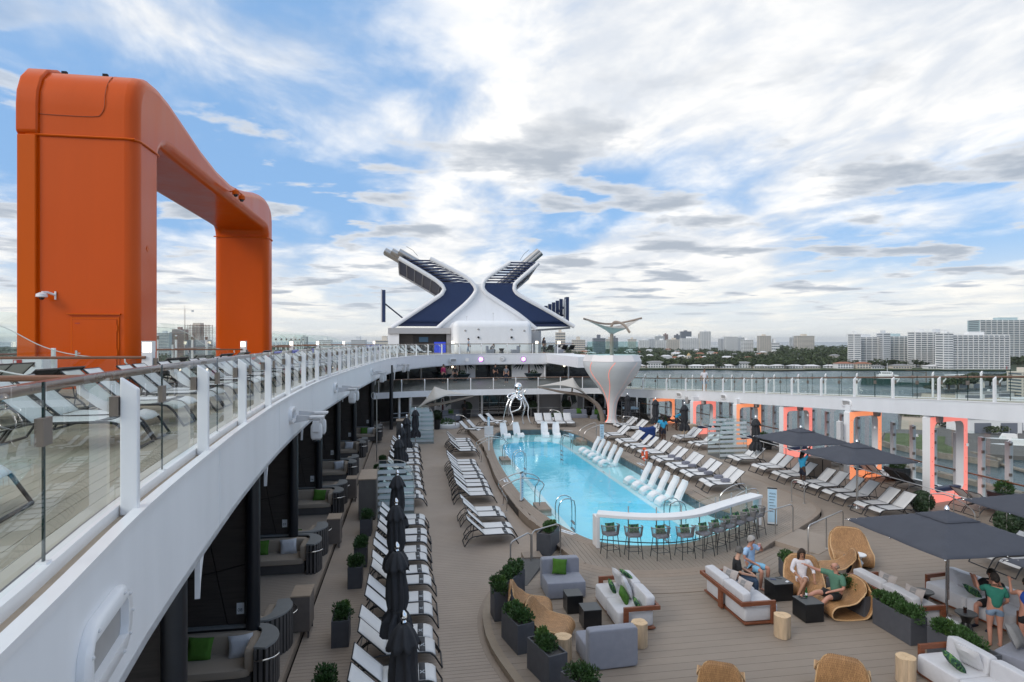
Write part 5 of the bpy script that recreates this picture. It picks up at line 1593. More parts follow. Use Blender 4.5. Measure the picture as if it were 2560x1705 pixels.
def teak_sofa(x, y, rz, lab, Ln=2.3, pil=()):
 """two-seat sofa on a teak frame; sits facing local -x, back at +x side; length along y"""
 t = thing('teak_sofa', lab, 'sofa', (x, y, 0), rz)
 h = Ln / 2
 MB().box(-0.45, -h - 0.05, 0.03, 0.45, h + 0.05, 0.075).build('base_frame', M['teak'], t, bevel=0.006, smooth=False)
 for s in (-1, 1):
  MB().squad((-0.03, s * h / 2, 0.265), (0.46, h / 2 - 0.005, 0.195), 0.16, 12).build('seat_cushion', M['cush'], t, ang=0.9)
  MB().squad((0.34, s * h / 2, 0.60), (0.125, h / 2 - 0.01, 0.19), 0.22, 12, Matrix.Rotation(R(6), 4, 'Y')).build('back_cushion', M['cush'], t, ang=0.9)
  y0 = s * (h + 0.02)
  arm = MB().box(-0.36, min(y0, y0 + s * 0.07), 0.50, 0.56, max(y0, y0 + s * 0.07), 0.60)
  arm.box(-0.36, min(y0, y0 + s * 0.07), 0.03, -0.24, max(y0, y0 + s * 0.07), 0.50)
  arm.build('arm', M['teak'], t, bevel=0.006, smooth=False)
 MB().box(0.49, -h - 0.02, 0.50, 0.56, h + 0.02, 0.60).build('back_rail', M['teak'], t, bevel=0.006, smooth=False)
 MB().box(0.49, -0.09, 0.03, 0.555, 0.09, 0.50).build('back_leg', M['teak'], t, bevel=0.006, smooth=False)
 return t
teak_sofa(5.42, 15.35, R(0), 'white two-seat sofa in teak frame with green and leafy pillows', 1.9)
loose_pillow((5.5, 15.95, 0.68), (0, R(70), R(10)), 0.5, 0.5, 0.16, 'cush', 'pale square pillow between the leafy pillows on the small white sofa')
loose_pillow((5.48, 15.3, 0.70), (0, R(66), R(-12)), 0.5, 0.5, 0.16, 'cush', 'pale square pillow behind the green pillow on the small white sofa')
loose_pillow((5.3, 15.0, 0.62), (R(12), R(60), R(-14)), 0.42, 0.42, 0.13, 'green', 'plain green pillow on the small white sofa')
loose_pillow((5.22, 15.7, 0.58), (R(20), R(60), R(10)), 0.28, 0.42, 0.12, 'print', 'leaf-printed pillow in the middle of the small white sofa')
loose_pillow((5.62, 15.75, 0.86), (R(0), R(40), R(10)), 0.26, 0.42, 0.10, 'print', 'leaf-printed pillow lying on top of the small white sofa back')
loose_pillow((5.5, 14.62, 0.55), (R(0), R(60), R(-10)), 0.26, 0.4, 0.11, 'print', 'leaf-printed pillow tucked by the teak arm of the small sofa')
teak_sofa(8.55, 15.25, PI, 'long white sofa in teak frame with taupe pillows, men beside it', 2.05)
for k, (yy, rz) in enumerate(((15.75, 20), (15.0, 12))):
 p = thing('band_pillow', 'taupe pillow with grey middle band on the long white sofa', 'pillow', (8.55, yy, 0.66), 0, 'banded pillows on the long sofa')
 Mx = Matrix.Rotation(R(rz), 4, 'Z') @ Matrix.Rotation(R(-66), 4, 'Y')
 MB().pillow(Mx, 0.34, 0.52, 0.14, 10).build('cover', M['taupep'], p)
 def bandf(u, v):
  a, b = 2 * u - 1, (2 * v - 1) * 0.3
  kk = (1 - a ** 4) * (1 - b ** 4)
  return Mx @ Vector((a * 0.17 * (1 - 0.07 * (1 - b * b)), b * 0.26, 0.07 * max(kk, 0) ** 0.5 + 0.004))
 MB().grid(bandf, 8, 4).build('band', M['greyp'], p)
# wicker chairs -------------------------------------------------------
def make_wicker():
 t = thing('wicker_chair', 'curled wicker chair', 'chair')
 prof = [(0.50, 0.98, 0.31), (0.46, 0.90, 0.35), (0.36, 0.68, 0.385), (0.20, 0.47, 0.41), (0.0, 0.385, 0.42), (-0.24, 0.385, 0.42), (-0.42, 0.37, 0.42), (-0.52, 0.28, 0.41), (-0.54, 0.16, 0.40), (-0.46, 0.06, 0.39), (-0.2, 0.02, 0.385), (0.15, 0.02, 0.385), (0.40, 0.06, 0.39), (0.53, 0.25, 0.40), (0.56, 0.5, 0.395), (0.55, 0.75, 0.375), (0.525, 0.92, 0.35), (0.505, 0.985, 0.31)]
 P = smooth_curve([(a, b, c) for a, b, c in prof], 0.05)
 N = len(P)
 def f(u, v):
  k = u * (N - 1); i = min(int(k), N - 2); ff = k - i
  p = P[i].lerp(P[i + 1], ff)
  s = 2 * v - 1
  hw = p.z
  y, z = p.x, p.y
  w0 = max(0, 1 - abs(u - 0.22) / 0.2)
  z += 0.07 * w0 * s * s
  back = max(0, 1 - u / 0.12) if u < 0.12 else (max(0, (u - 0.86) / 0.14))
  z -= 0.15 * back * s ** 6 + 0.02 * back * s * s
  return Vector((s * hw, y - 0.06 * s * s * (u < 0.25), z))
 MB().grid(f, N - 1, 14, uv=True, su=52, sv=22).build('woven_shell', M['wicker'], t, solid=0.028, ang=1.2)
 for v in (0.0, 1.0):
  MB().tube([f(i / (N - 1), v) for i in range(N)], 0.017, 6).build('woven_edge', M['wickere'], t)
 MB().tube([f(0.004, i / 14) for i in range(15)], 0.017, 6).build('top_edge', M['wickere'], t)
 return t
WK = reg(make_wicker())
wl = [((2.98, 15.3), 80, 'curled wicker chair nestled against the tall slate planters', (1.15, 1.0, 1.0)), ((3.2, 14.35), 62, 'curled wicker chair beside a tree-stump table and slate planters', (1.15, 1.0, 0.92)),
      ((13.75, 17.75), -28, 'wide wicker chair behind the black and white hourglass tables', (1.35, 1.05, 1.0)), ((12.35, 16.5), -112, 'wicker chair with its back to the lounge planter and ramp', 0.95),
      ((10.85, 15.9), -30, 'wicker chair in which the woman in white sits', (1.2, 0.95, 0.92)), ((10.95, 14.5), -95, 'wicker chair in which the man in green sits', (1.25, 0.98, 0.92)),
      ((5.95, 11.3), 152, 'wicker chair with rounded back facing away, cut by lower edge, by bare deck', 1.04), ((8.3, 10.95), 144, 'tall wicker chair facing away beside the sofa with palm pillows', 1.15)]
for i, ((x, y), a, lab, s) in enumerate(wl):
 if i == 0:
  q = WK; q.location = (x, y, 0); q.rotation_euler = (0, 0, R(a)); q['label'] = lab; q['group'] = 'curled wicker chairs'
 else:
  q = dup(WK, (x, y, 0), R(a), lab, 'curled wicker chairs')
 q.scale = s if isinstance(s, tuple) else (s, s, s)
# hourglass side tables
def hourglass(x, y, m, lab, h=0.5, zig=True):
 t = thing('hourglass_table', lab, 'side table', (x, y, 0), 0, 'hourglass side tables')
 pr = [(0.15, 0), (0.10, 0.12), (0.15, 0.24), (0.08, 0.34), (0.13, 0.42), (0.22, 0.47)] if zig else [(0.16, 0), (0.13, 0.15), (0.085, 0.27), (0.14, 0.40), (0.22, 0.47)]
 MB().lathe(pr, (0, 0, 0), 24).build('stem', M[m], t, ang=0.5)
 MB().lathe([(0.23, 0.47), (0.235, 0.485), (0.23, h)], (0, 0, 0), 28).build('top', M['tts'] if m == 'blackt' else M[m], t)
hourglass(13.5, 17.1, 'resin', 'white hourglass table in front of the wide wicker chair')
hourglass(13.17, 16.95, 'blackt', 'black hourglass table beside the white one', 0.48, False)
hourglass(13.2, 14.3, 'blackt', 'black hourglass table behind the umbrella pole', 0.5, False)
hourglass(13.15, 13.0, 'blackt', 'black hourglass table with a dark drink', 0.5, False)
# planters round the lounge
GQ = 'slate planters round the lounge'
planter(2.27, 15.7, 0, R(4), 'slate planter with sprouting shrub behind the wicker chair back', 0.55, 0.42, 0.72, (0,), GQ, True)
planter(2.72, 16.9, 0, R(-35), 'slate planter with two shrubs beside the grey ramp', 1.0, 0.42, 0.62, (1, 2), GQ)
planter(2.45, 14.2, 0, R(14), 'long slate planter with gravel and bright shrub on the lounge kerb', 0.95, 0.42, 0.66, (3,), GQ, True)
planter(2.82, 12.75, 0, R(17), 'long slate planter with two shrubs by the stump table', 0.95, 0.44, 0.66, (2,), GQ, True)
planter(3.25, 11.45, 0, R(22), 'slate planter on the lounge kerb with its gravel showing', 0.9, 0.44, 0.6, (1,), GQ)
planter(4.55, 20.35, 0, R(-30), 'tall slate planter with pale-green shrub standing on the ramp', 1.05, 0.48, 0.72, (0,), GQ, True)
planter(11.45, 14.75, 0, R(2), 'slate planter between the wicker chair and the teak sofa', 1.4, 0.42, 0.56, (0, 2), GQ)
planter(11.55, 13.25, 0, R(0), 'long slate planter behind the teak sofa under the umbrella', 1.2, 0.44, 0.62, (1, 3, 0), GQ)
planter(11.65, 11.6, 0, R(0), 'long slate planter behind the sofa with palm pillows', 1.4, 0.44, 0.62, (2, 0), GQ, True)
planter(11.0, 16.75, 0, R(-20), 'slate planter half hidden behind the wicker chairs', 1.0, 0.42, 0.5, (1, 3), GQ)
# dark ramp
rp = struct(MB().hexa([(2.55, 17.75, -0.3), (3.3, 17.55, -0.3), (4.2, 19.2, -0.3), (3.5, 19.45, -0.3)], [(2.55, 17.75, 0.006), (3.3, 17.55, 0.006), (4.2, 19.2, 0.14), (3.5, 19.45, 0.14)]).build('ramp', mat('ramp_grey', (0.10, 0.10, 0.10), 0.8, var=0.1), smooth=False))
struct(MB().box(3.55, 19.35, 0.0, 4.15, 19.9, 0.17).build('terrace_step', M['coping'], smooth=False))
struct(MB().hexa([(12.28, 19.68, -0.1), (13.2, 18.55, -0.1), (15.05, 19.7, -0.1), (13.92, 20.80, -0.1)], [(12.28, 19.68, ZP + 0.004), (13.2, 18.55, 0.012), (15.05, 19.7, 0.012), (13.92, 20.80, ZP + 0.004)]).build('terrace_ramp', M['plank2'], smooth=False))
# sofas under the umbrella on the right
teak_sofa(12.45, 14.35, PI, 'white sofa in teak frame with its back to the slate planters', 2.1)
for k, yy in enumerate((14.75, 13.85)):
 p = thing('band_pillow', 'taupe pillow with grey middle band on the sofa under the umbrella', 'pillow', (12.5, yy, 0.66), 0, 'banded pillows under the umbrella')
 Mx = Matrix.Rotation(R(12), 4, 'Z') @ Matrix.Rotation(R(-66), 4, 'Y')
 MB().pillow(Mx, 0.34, 0.52, 0.14, 10).build('cover', M['taupep'], p)
 MB().grid(bandf, 8, 4).build('band', M['greyp'], p)
teak_sofa(14.45, 13.9, R(6), 'pale sofa in teak frame where a man sits behind the standing woman', 2.3)
loose_pillow((14.5, 14.35, 0.66), (0, R(66), R(15)), 0.5, 0.55, 0.16, 'cush', 'pale square pillow on the sofa beyond the umbrella pole')
loose_pillow((14.3, 13.95, 0.56), (R(10), R(50), R(10)), 0.28, 0.45, 0.12, 'print', 'leaf-printed pillow on the sofa beyond the umbrella pole')
teak_sofa(10.95, 10.55, R(-90) + PI / 2 + R(0), 'near white sofa in teak frame with palm-printed pillow', 2.0)
loose_pillow((11.05, 10.85, 0.68), (0, R(62), R(12)), 0.5, 0.5, 0.16, 'cush', 'pale square pillow on the near white sofa')
loose_pillow((10.75, 10.9, 0.58), (R(14), R(52), R(6)), 0.3, 0.5, 0.13, 'print', 'palm-printed pillow on the near white sofa')
armless(12.9, 11.15, R(200), 'grey block sofa with a dark patterned pillow behind the near sofa', 1.1)
loose_pillow((12.75, 11.4, 0.72), (R(60), R(10), R(20)), 0.5, 0.5, 0.14, 'greyp', 'dark patterned pillow leaning on the grey block sofa')
# small things on tables
bt = thing('beer_bottle', 'green glass bottle on the black cube table', 'bottle', (9.98, 14.5, 0.472))
MB().lathe([(0.03, 0), (0.031, 0.14), (0.014, 0.19), (0.013, 0.24)], (0, 0, 0), 12).build('body', mat('bottle_green', (0.01, 0.09, 0.02), 0.1), bt)
MB().lathe([(0.0315, 0.05), (0.0315, 0.11)], (0, 0, 0), 12).build('paper_band', M['signw'], bt)
def phone(x, y, z, rz, lab, m='black'):
 tag(MB().box(-0.038, -0.078, 0, 0.038, 0.078, 0.009).build('phone', M[m], loc=(x, y, z), rotz=rz, bevel=0.003, smooth=False), lab, 'phone')
phone(9.82, 15.72, 0.472, 1.1, 'blue phone lying on the cube table', 'navy')
phone(10.02, 15.78, 0.472, 0.6, 'black phone lying on the cube table with the blue one')
phone(9.86, 14.45, 0.472, 1.3, 'black phone beside the green bottle')
tag(MB().box(-0.05, -0.035, 0, 0.05, 0.035, 0.012).build('card_pack', M['signw'], loc=(10.1, 15.5, 0.472), rotz=0.5, smooth=False), 'small white pack on the cube table edge', 'pack')
tag(MB().lathe([(0.033, 0), (0.04, 0.14)], (0, 0, 0), 14).build('drink_glass', mat('cola', (0.02, 0.008, 0.006), 0.08), loc=(13.1, 12.98, 0.502)), 'tall dark drink on the hourglass table', 'glass')
# ---------------------------------------------------------------- open umbrellas
def make_open():
 t = thing('open_umbrella', 'open umbrella', 'umbrella')
 MB().lathe([(0.35, 0), (0.35, 0.04), (0.09, 0.07), (0.05, 0.09)], (0, 0, 0), 20).build('base', M['steel'], t)
 MB().lathe([(0.032, 0), (0.032, 2.66)], (0, 0, 0), 12).build('pole', M['steel'], t)
 MB().lathe([(0.012, 0.5), (0.012, 2.1)], (0.06, 0.0, 0), 6).build('winder_rod', M['steel'], t)
 MB().lathe([(0.03, 2.68), (0.05, 2.70), (0.035, 2.73), (0.062, 2.78), (0.05, 2.83), (0.012, 2.88)], (0, 0, 0), 14).build('finial', M['chrome'], t)
 H = 1.62
 def f(u, v):
  x, y = (2 * u - 1), (2 * v - 1)
  r = max(abs(x), abs(y))
  z = 2.74 - 0.58 * r
  a = math.atan2(y, x)
  sag = 0.03 * r * abs(math.sin(4 * a))
  edge = 1 - 0.02 * r * abs(math.sin(4 * a))
  return Vector((x * H * edge, y * H * edge, z - sag))
 c = MB().grid(f, 24, 24).build('canopy', M['umbg'], t, solid=0.006, ang=0.25)
 def g(u, v):
  p = f(0.5 + (u - 0.5) * 0.30, 0.5 + (v - 0.5) * 0.30)
  return p + Vector((0, 0, 0.018))
 MB().grid(g, 8, 8).build('vent_flap', M['umbg'], c, solid=0.006, ang=0.25)
 for k in range(8):
  a = PI / 4 * k
  R_ = H * (1.40 if k % 2 else 0.99)
  e = Vector((R_ * math.cos(a), R_ * math.sin(a), 2.14))
  MB().tube([(0, 0, 2.64), tuple(e)], 0.012, 5).build('rib', M['steel'], t)
  MB().tube([(0.03 * math.cos(a), 0.03 * math.sin(a), 2.0), tuple(Vector((0, 0, 2.64)).lerp(e, 0.55))], 0.010, 5).build('strut', M['steel'], t)
  MB().sphere(tuple(e), 0.022, 4).build('rib_tip', M['chrome'], t)
 return t
OU = reg(make_open())
for i, (x, y, lab, rz) in enumerate([(13.3, 13.7, 'open grey umbrella with steel pole over the lounge sofas', 0), (18.9, 27.9, 'open grey umbrella that the staff woman is raising over loungers', 0.03), (18.5, 23.5, 'open grey umbrella over the near starboard loungers', -0.02), (18.25, 15.05, 'open grey umbrella over the loungers beside the boxwood ball', 0), (14.62, 10.35, 'open grey umbrella close above the standing women', 0.05)]):
 if i == 0:
  OU.location = (x, y, 0); OU['label'] = lab; OU['group'] = 'open grey umbrellas'
 else:
  dup(OU, (x, y, 0), rz, lab, 'open grey umbrellas')
# ---------------------------------------------------------------- starboard loungers
for y in (26.1, 28.1, 30.0, 31.9, 34.0, 36.1, 38.2, 40.9):
 pair(15.12, y, ZP, True, 'white sling lounger in the row between the pool and the starboard screens', 'loungers in the row right of the pool')
for y in (15.64, 21.75, 23.8, 25.7, 27.8, 29.8, 32.35, 37.4, 40.2):
 pair(19.95 if y > 20 else 19.45, y, 0, True, 'white sling lounger in the row along the thin starboard rail', 'loungers along the thin starboard rail')
for (x, y) in [(18.3, 42.7), (18.0, 44.9), (17.9, 46.8)]:
 pair(x, y, 0, True, 'white sling lounger near the blue laundry bag and goblet tub', 'loungers near the goblet tub')
for (x, y, a) in [(10.35, 50.4, -92), (11.1, 50.35, -92), (11.95, 50.2, -92), (12.7, 50.15, -92)]:
 put_lounger(LW, x - 0.36, y - 0.1, ZP, R(a), 'white sling lounger facing the pool from its far end', 'loungers behind the far pool end')
for i, (x, y) in enumerate([(14.75, 31.6), (14.75, 32.4), (14.7, 29.75), (14.7, 30.5), (14.7, 28.0), (14.75, 28.75), (14.7, 26.35), (14.75, 27.1)]):
 towel(x - 0.45, y + 0.28, ZP + 0.385, PI / 2 + random.uniform(-0.2, 0.2), 'folded grey towel on a lounger in the row right of the pool', 0.3)
for (x, y, pr) in [(22.2, 19.4, LD), (22.15, 21.4, LW), (22.2, 25.2, LD), (22.2, 27.2, LW), (22.1, 31.0, LD), (21.9, 36.2, LD), (21.6, 41.0, LD), (21.0, 46.5, LD), (20.6, 48.3, LD), (20.0, 52.6, LD)]:
 lab = 'black sling lounger by the outer glass on the starboard side' if pr is LD else 'white sling lounger by the outer glass on the starboard side'
 pair(x, y, 0, False, lab, 'loungers by the outer glass', pr)
for k in range(7):
 put_lounger(LD, 17.2 + 0.35 * k, 55.0 - 0.95 * k, 0.0, R(40), 'black sling lounger stacked near the wire cage by the goblet tub', 'black loungers by the wire cage')
# thin rail between the rows
tr = thing('deck_handrail', 'long thin white handrail on steel posts along the starboard loungers', 'handrail', (20.9, 14, 0))
MB().tube(smooth_curve([(0.3, -4, 1.0), (0.1, 2, 1.0), (0, 10, 1.0), (-0.1, 18, 1.0), (-0.3, 24, 1.0), (-0.6, 29, 1.0)], 1.0), 0.020, 6).build('rail', M['fixture'], tr)
for k in range(16):
 y = -3.5 + 2.15 * k
 xx = 0.28 - 0.05 * k if k < 6 else -0.02 - 0.055 * max(0, k - 8)
 MB().lathe([(0.045, 0), (0.02, 0.02), (0.018, 1.0)], (max(-0.62, xx), y, 0), 8).build('post', M['satin'], tr)
for (x, y) in ((20.55, 22.0), (21.3, 18.6), (21.0, 20.2)):
 rail('hoop_rail', 'low bent steel rail beside the starboard boxwood ball', [(x, y, 0), (x, y, 0.78), (x + 0.05, y - 0.06, 0.88), (x + 0.55, y - 0.35, 0.86), (x + 1.0, y - 0.95, 0.45), (x + 1.05, y - 1.05, 0.0)], 0.022, [(x, y, 0)], group='bent rails by the boxwood')
# boxwood balls in tubs
def boxball(x, y, r, lab, z=0, pot=True, group='boxwood balls', ph=0.35):
 t = thing('boxwood_ball', lab, 'plant', (x, y, z), random.uniform(0, 6), group)
 MB().lathe([(r * 0.55, 0), (r * 0.8, ph), (r * 0.74, ph), (r * 0.7, ph - 0.05)], (0, 0, 0), 18).build('tub', M['black'], t)
 m = MB()
 rng = random.Random(int(x * 10))
 for _ in range(900):
  a = rng.uniform(0, 2 * PI); zz = rng.uniform(-0.9, 1)
  q = math.sqrt(1 - zz * zz)
  k = r * rng.uniform(0.86, 1.04)
  p = Vector((q * math.cos(a) * k, q * math.sin(a) * k, ph + r * 0.85 + zz * k))
  d = Vector((rng.uniform(-1, 1), rng.uniform(-1, 1), rng.uniform(-0.5, 1))).normalized() * r * 0.14
  s = d.orthogonal().normalized() * r * 0.07
  n0 = len(m.v)
  m.v += [tuple(p - d), tuple(p + s), tuple(p + d), tuple(p - s)]; m.f.append((n0, n0 + 1, n0 + 2, n0 + 3))
 m.sphere((0, 0, ph + r * 0.85), r * 0.86, 8)
 m.build('foliage', M['leafd'], t, smooth=False)
 MB().tube([(0, 0, ph - 0.06), (0, 0, ph + 0.2)], 0.03, 5).build('stem', M['stem'], t)
boxball(20.55, 22.35, 0.42, 'round boxwood ball in a black tub near the grey loungers', ph=0.12)
boxball(21.3, 19.3, 0.45, 'round boxwood ball beside the bent steel rails', ph=0.12)
boxball(19.6, 46.4, 0.34, 'boxwood ball by the staff near the coral frames', ph=0.5)
boxball(16.2, 51.6, 0.36, 'boxwood ball at the foot of the goblet tub', ph=0.2)
for (x, y, lab) in ((24.3, 28.0, 'black square tub with clipped green shrub between the orange and coral frames'), (24.7, 22.6, 'black square tub with loose green shrub near the coral frame'), (22.6, 37.3, 'black square tub with low shrub among the outer loungers')):
 t = thing('tub_planter', lab, 'planter', (x, y, 0), 0, 'black tubs by the outer glass')
 MB().hexa([(-0.36, -0.36, 0), (0.36, -0.36, 0), (0.36, 0.36, 0), (-0.36, 0.36, 0)], [(-0.42, -0.42, 0.62), (0.42, -0.42, 0.62), (0.42, 0.42, 0.62), (-0.42, 0.42, 0.62)]).build('tub', M['black'], t, smooth=False)
 m = MB(); leaf_cloud(m, (0, 0, 0.78), (0.34, 0.34, 0.3), 700, 0.06, random.Random(int(y)))
 m.build('foliage', M['leaf'], t, smooth=False)
cb = thing('deck_cabinet', 'low beige cabinet behind the loungers under the umbrella', 'cabinet', (20.9, 29.4, 0))
MB().box(-0.5, -0.35, 0.03, 0.5, 0.35, 1.0).build('body', mat('beige_cab', (0.22, 0.18, 0.15), 0.6, var=0.1), cb, bevel=0.02, smooth=False)
box(-0.02, -0.36, 0.1, 0.02, -0.351, 0.9).build('door_gap', M['groove'], cb, smooth=False)
cb = thing('deck_cabinet', 'low brown cabinet beside the closed umbrella and staff', 'cabinet', (20.0, 42.6, 0))
MB().box(-0.45, -0.35, 0.03, 0.45, 0.35, 0.95).build('body', M['gutter'], cb, bevel=0.02, smooth=False)
# blue laundry bag on a cart
lb = thing('laundry_bag', 'open blue laundry bag on a cart behind the lounger row', 'laundry bag', (16.3, 41.3, 0))
def bag(u, v):
 a = 2 * PI * u
 sx = math.copysign(abs(math.cos(a)) ** 0.5, math.cos(a)); sy = math.copysign(abs(math.sin(a)) ** 0.5, math.sin(a))
 k = 0.9 + 0.12 * v + 0.02 * math.sin(6 * a + 4 * v)
 return Vector((0.52 * sx * k, 0.36 * sy * k, 0.15 + 0.85 * v + (0.05 * math.sin(3 * a) if v > 0.95 else 0)))
MB().grid(bag, 32, 8).build('bag', M['bluebin'], lb, solid=0.02, ang=1.2)
for sx in (-0.4, 0.4):
 for sy in (-0.28, 0.28):
  MB().lathe([(0.05, 0), (0.05, 0.1), (0.02, 0.12), (0.02, 0.2)], (sx, sy, 0), 8).build('caster', M['black'], lb)
box(-0.48, -0.33, 0.12, 0.48, 0.33, 0.17).build('cart_floor', M['satin'], lb, smooth=False)
# wire cage
wc = thing('wire_cage', 'wire roll cage with towels behind the far loungers', 'cage', (18.6, 51.0, 0), R(8))
for x in (-0.6, 0.6):
 for y in (-0.45, 0.45):
  MB().tube([(x, y, 0), (x, y, 1.8)], 0.02, 5).build('upright', M['wire'], wc)
cgm = MB()
for z in [0.15 + 0.2 * i for i in range(9)]:
 for (a, b) in (((-0.6, -0.45), (0.6, -0.45)), ((0.6, -0.45), (0.6, 0.45)), ((0.6, 0.45), (-0.6, 0.45)), ((-0.6, 0.45), (-0.6, -0.45))):
  cgm.tube([(*a, z), (*b, z)], 0.010, 4)
for k in range(1, 6):
 cgm.tube([(-0.6 + 0.2 * k, -0.45, 0.1), (-0.6 + 0.2 * k, -0.45, 1.75)], 0.008, 4)
cgm.build('mesh_wire', M['wire'], wc)
MB().box(-0.55, -0.4, 1.2, 0.55, 0.4, 1.35).build('towel_stack', M['sign'], wc, smooth=False)
# ---------------------------------------------------------------- sloping starboard track on lit frames
TC = smooth_curve([(17.2, 53.4, 2.80), (18.5, 52.2, 2.80), (19.5, 50.9, 2.82), (20.4, 49.4, 2.88), (21.0, 47.4, 3.0), (21.35, 45, 3.14), (21.6, 42, 3.32), (21.8, 38, 3.55), (21.9, 34, 3.8), (22.0, 30, 4.05), (22.0, 26, 4.3), (22.0, 21, 4.6), (22.0, 10, 5.2), (22.0, 0, 5.5)], 0.6)
TN = [-n for n in normals2(TC)]      # towards starboard? keep outboard positive
if TN[len(TN) // 2].x < 0:
 TN = [-n for n in TN]
track = struct(strip(TC, TN, 0.10, 2.55, -0.32, -0.02).build('running_track', M['updeck'], smooth=False))
strip(TC, TN, 0.0, 0.10, -0.66, 0.02).build('fascia', M['white'], track)
strip(TC, TN, -0.02, 0.05, 0.0, 0.045).build('fascia_lip', M['white2'], track)
strip(TC, TN, 2.55, 2.65, -0.66, 0.03).build('fascia', M['white'], track)
strip(TC, TN, 0.1, 2.55, -0.40, -0.33).build('soffit', M['white'], track, smooth=False)
balustrade('glass_balustrade', 'glass balustrade with white posts on the inner side of the sloping track', TC, TN, H=1.02, d=2.55, start=1.0, off=0.2, posto=(0.03, 0.15), sgn=1 if (TN[5] - Vector((-(TC[6] - TC[4]).y, (TC[6] - TC[4]).x, 0)).normalized()).length < 1 else -1, railo=0.42, glassm='glass')
OC = [p + n * 2.45 for p, n in zip(TC, TN)]
balustrade('glass_balustrade', 'glass balustrade with white posts on the outer side of the sloping track', OC, TN, H=1.25, d=2.55, start=0.2, off=0.1, posto=(0.0, 0.08), sgn=1, railo=-0.2, rails=False)
for px_y in (47.0, 40.6, 28.5):
 p = min(TC, key=lambda q: abs(q.y - px_y))
 i = TC.index(p); n = TN[i]
 wall_box((p.x - n.x * 0.001, p.y - n.y * 0.001, p.z - 0.31), math.atan2(-n.y, -n.x), 0.78, 0.40, 'round-ended light box on the fascia of the sloping track', 'light boxes on the track fascia', 0.05)
def rrect(w_, z0, z1, r, n=6):
 P = []
 for (cx, cz, a0) in ((w_ / 2 - r, z0 + r, -PI / 2), (w_ / 2 - r, z1 - r, 0), (-w_ / 2 + r, z1 - r, PI / 2), (-w_ / 2 + r, z0 + r, PI)):
  for i in range(n + 1):
   a = a0 + PI / 2 * i / n
   P.append((cx + r * math.cos(a), cz + r * math.sin(a)))
 return P
def portal(x0, x1, y, z1, colm, lab, skew=14):
 w_ = x1 - x0
 t = thing('lit_frame', lab, 'lit frame', ((x0 + x1) / 2, y, 0), R(skew), 'glowing frames under the track')
 out = rrect(w_, 0.0, z1, 0.05); inn = rrect(w_ - 0.54, 0.42, z1 - 0.24, 0.28)
 n = len(out)
 D = 0.34
 def ring(a, b, ya, yb, nm, m, par):
  mb = MB()
  mb.add([(p[0], ya, p[1]) for p in a] + [(p[0], yb, p[1]) for p in b], [(i, (i + 1) % n, n + (i + 1) % n, n + i) for i in range(n)])
  return mb.build(nm, m, par, ang=0.6)
 ring(out, inn, 0, 0, 'lit_panel', M[colm], t)
 mb = MB()
 seq = [(out, 0.004), (out, D), (inn, D), (inn, 0.004)]
 vs = []; fs = []
 for P, yy in seq:
  vs += [(a, yy, b) for a, b in P]
 for k in range(3):
  for i in range(n):
   fs.append((k * n + i, k * n + (i + 1) % n, (k + 1) * n + (i + 1) % n, (k + 1) * n + i))
 mb.add(vs, fs)
 mb.build('casing', M['white2'], t, ang=0.6)
 for sx in (-1, 1):
  for zz in (0.6, 1.2, 1.8, 2.4, 3.0):
   if zz < z1 - 0.3:
    MB().lathe([(0.018, 0), (0.018, 0.012)], (0, 0, 0), 6).xf(Matrix.Translation((sx * (w_ / 2 - 0.135), 0.0, zz)) @ Matrix.Rotation(R(90), 4, 'X')).build('stud', M['red'], t)
 MB().squad((0, D * 0.55, 0.50), (w_ / 2 - 0.32, 0.15, 0.09), 0.25, 8).build('bench_pad', M['navyd'], t)
 box(-w_ / 2 + 0.05, 0.02, z1 - 0.01, w_ / 2 - 0.05, 0.30, z1 + 0.35).build('head_block', M['white'], t, smooth=False)
 return t
def track_z(y):
 p = min(TC, key=lambda q: abs(q.y - y)); return p.z
PT = [(22.05, 24.6, 23.9, 'coral', 'coral glowing frame with the low bench nearest the boxwood balls'), (21.85, 24.2, 28.6, 'coralo', 'orange glowing frame beside the black square tub'), (21.95, 24.3, 34.4, 'coral', 'coral glowing frame behind the open grey umbrella'), (21.45, 23.6, 38.9, 'coralo', 'orange glowing frame behind the striped shower screen'), (20.85, 23.0, 44.1, 'coral', 'coral glowing frame behind the closed umbrella and cabinet'), (20.15, 22.4, 50.2, 'coralo', 'orange glowing frame by the wire cage')]
for (x0, x1, y, c_, lab) in PT:
 portal(x0, x1, y, track_z(y) - 0.72, c_, lab)
for k, (x, y) in enumerate([(22.6, 23.7), (23.5, 28.4), (23.0, 34.0), (22.9, 38.6), (21.7, 43.8), (21.3, 45.7)]):
 t = thing('hanging_speaker', 'grey floodlight head hanging under the sloping track beside a lit frame', 'floodlight', (x, y, track_z(y) - 0.40), 0.3, 'fixtures under the sloping track')
 MB().box(-0.18, -0.12, -0.10, 0.18, 0.12, 0.0).build('plate', M['fixture'], t, smooth=False)
 MB().squad((0, 0, -0.34), (0.16, 0.15, 0.24), 0.5, 8).build('head', M['recess'], t)
t = thing('wall_speaker', 'tall white loudspeaker column on the side of the orange frame', 'loudspeaker', (21.42, 28.45, 1.6), R(14))
MB().box(-0.10, -0.12, 0, 0.14, 0.12, 1.35).build('case', M['fixture'], t, bevel=0.03, smooth=False)
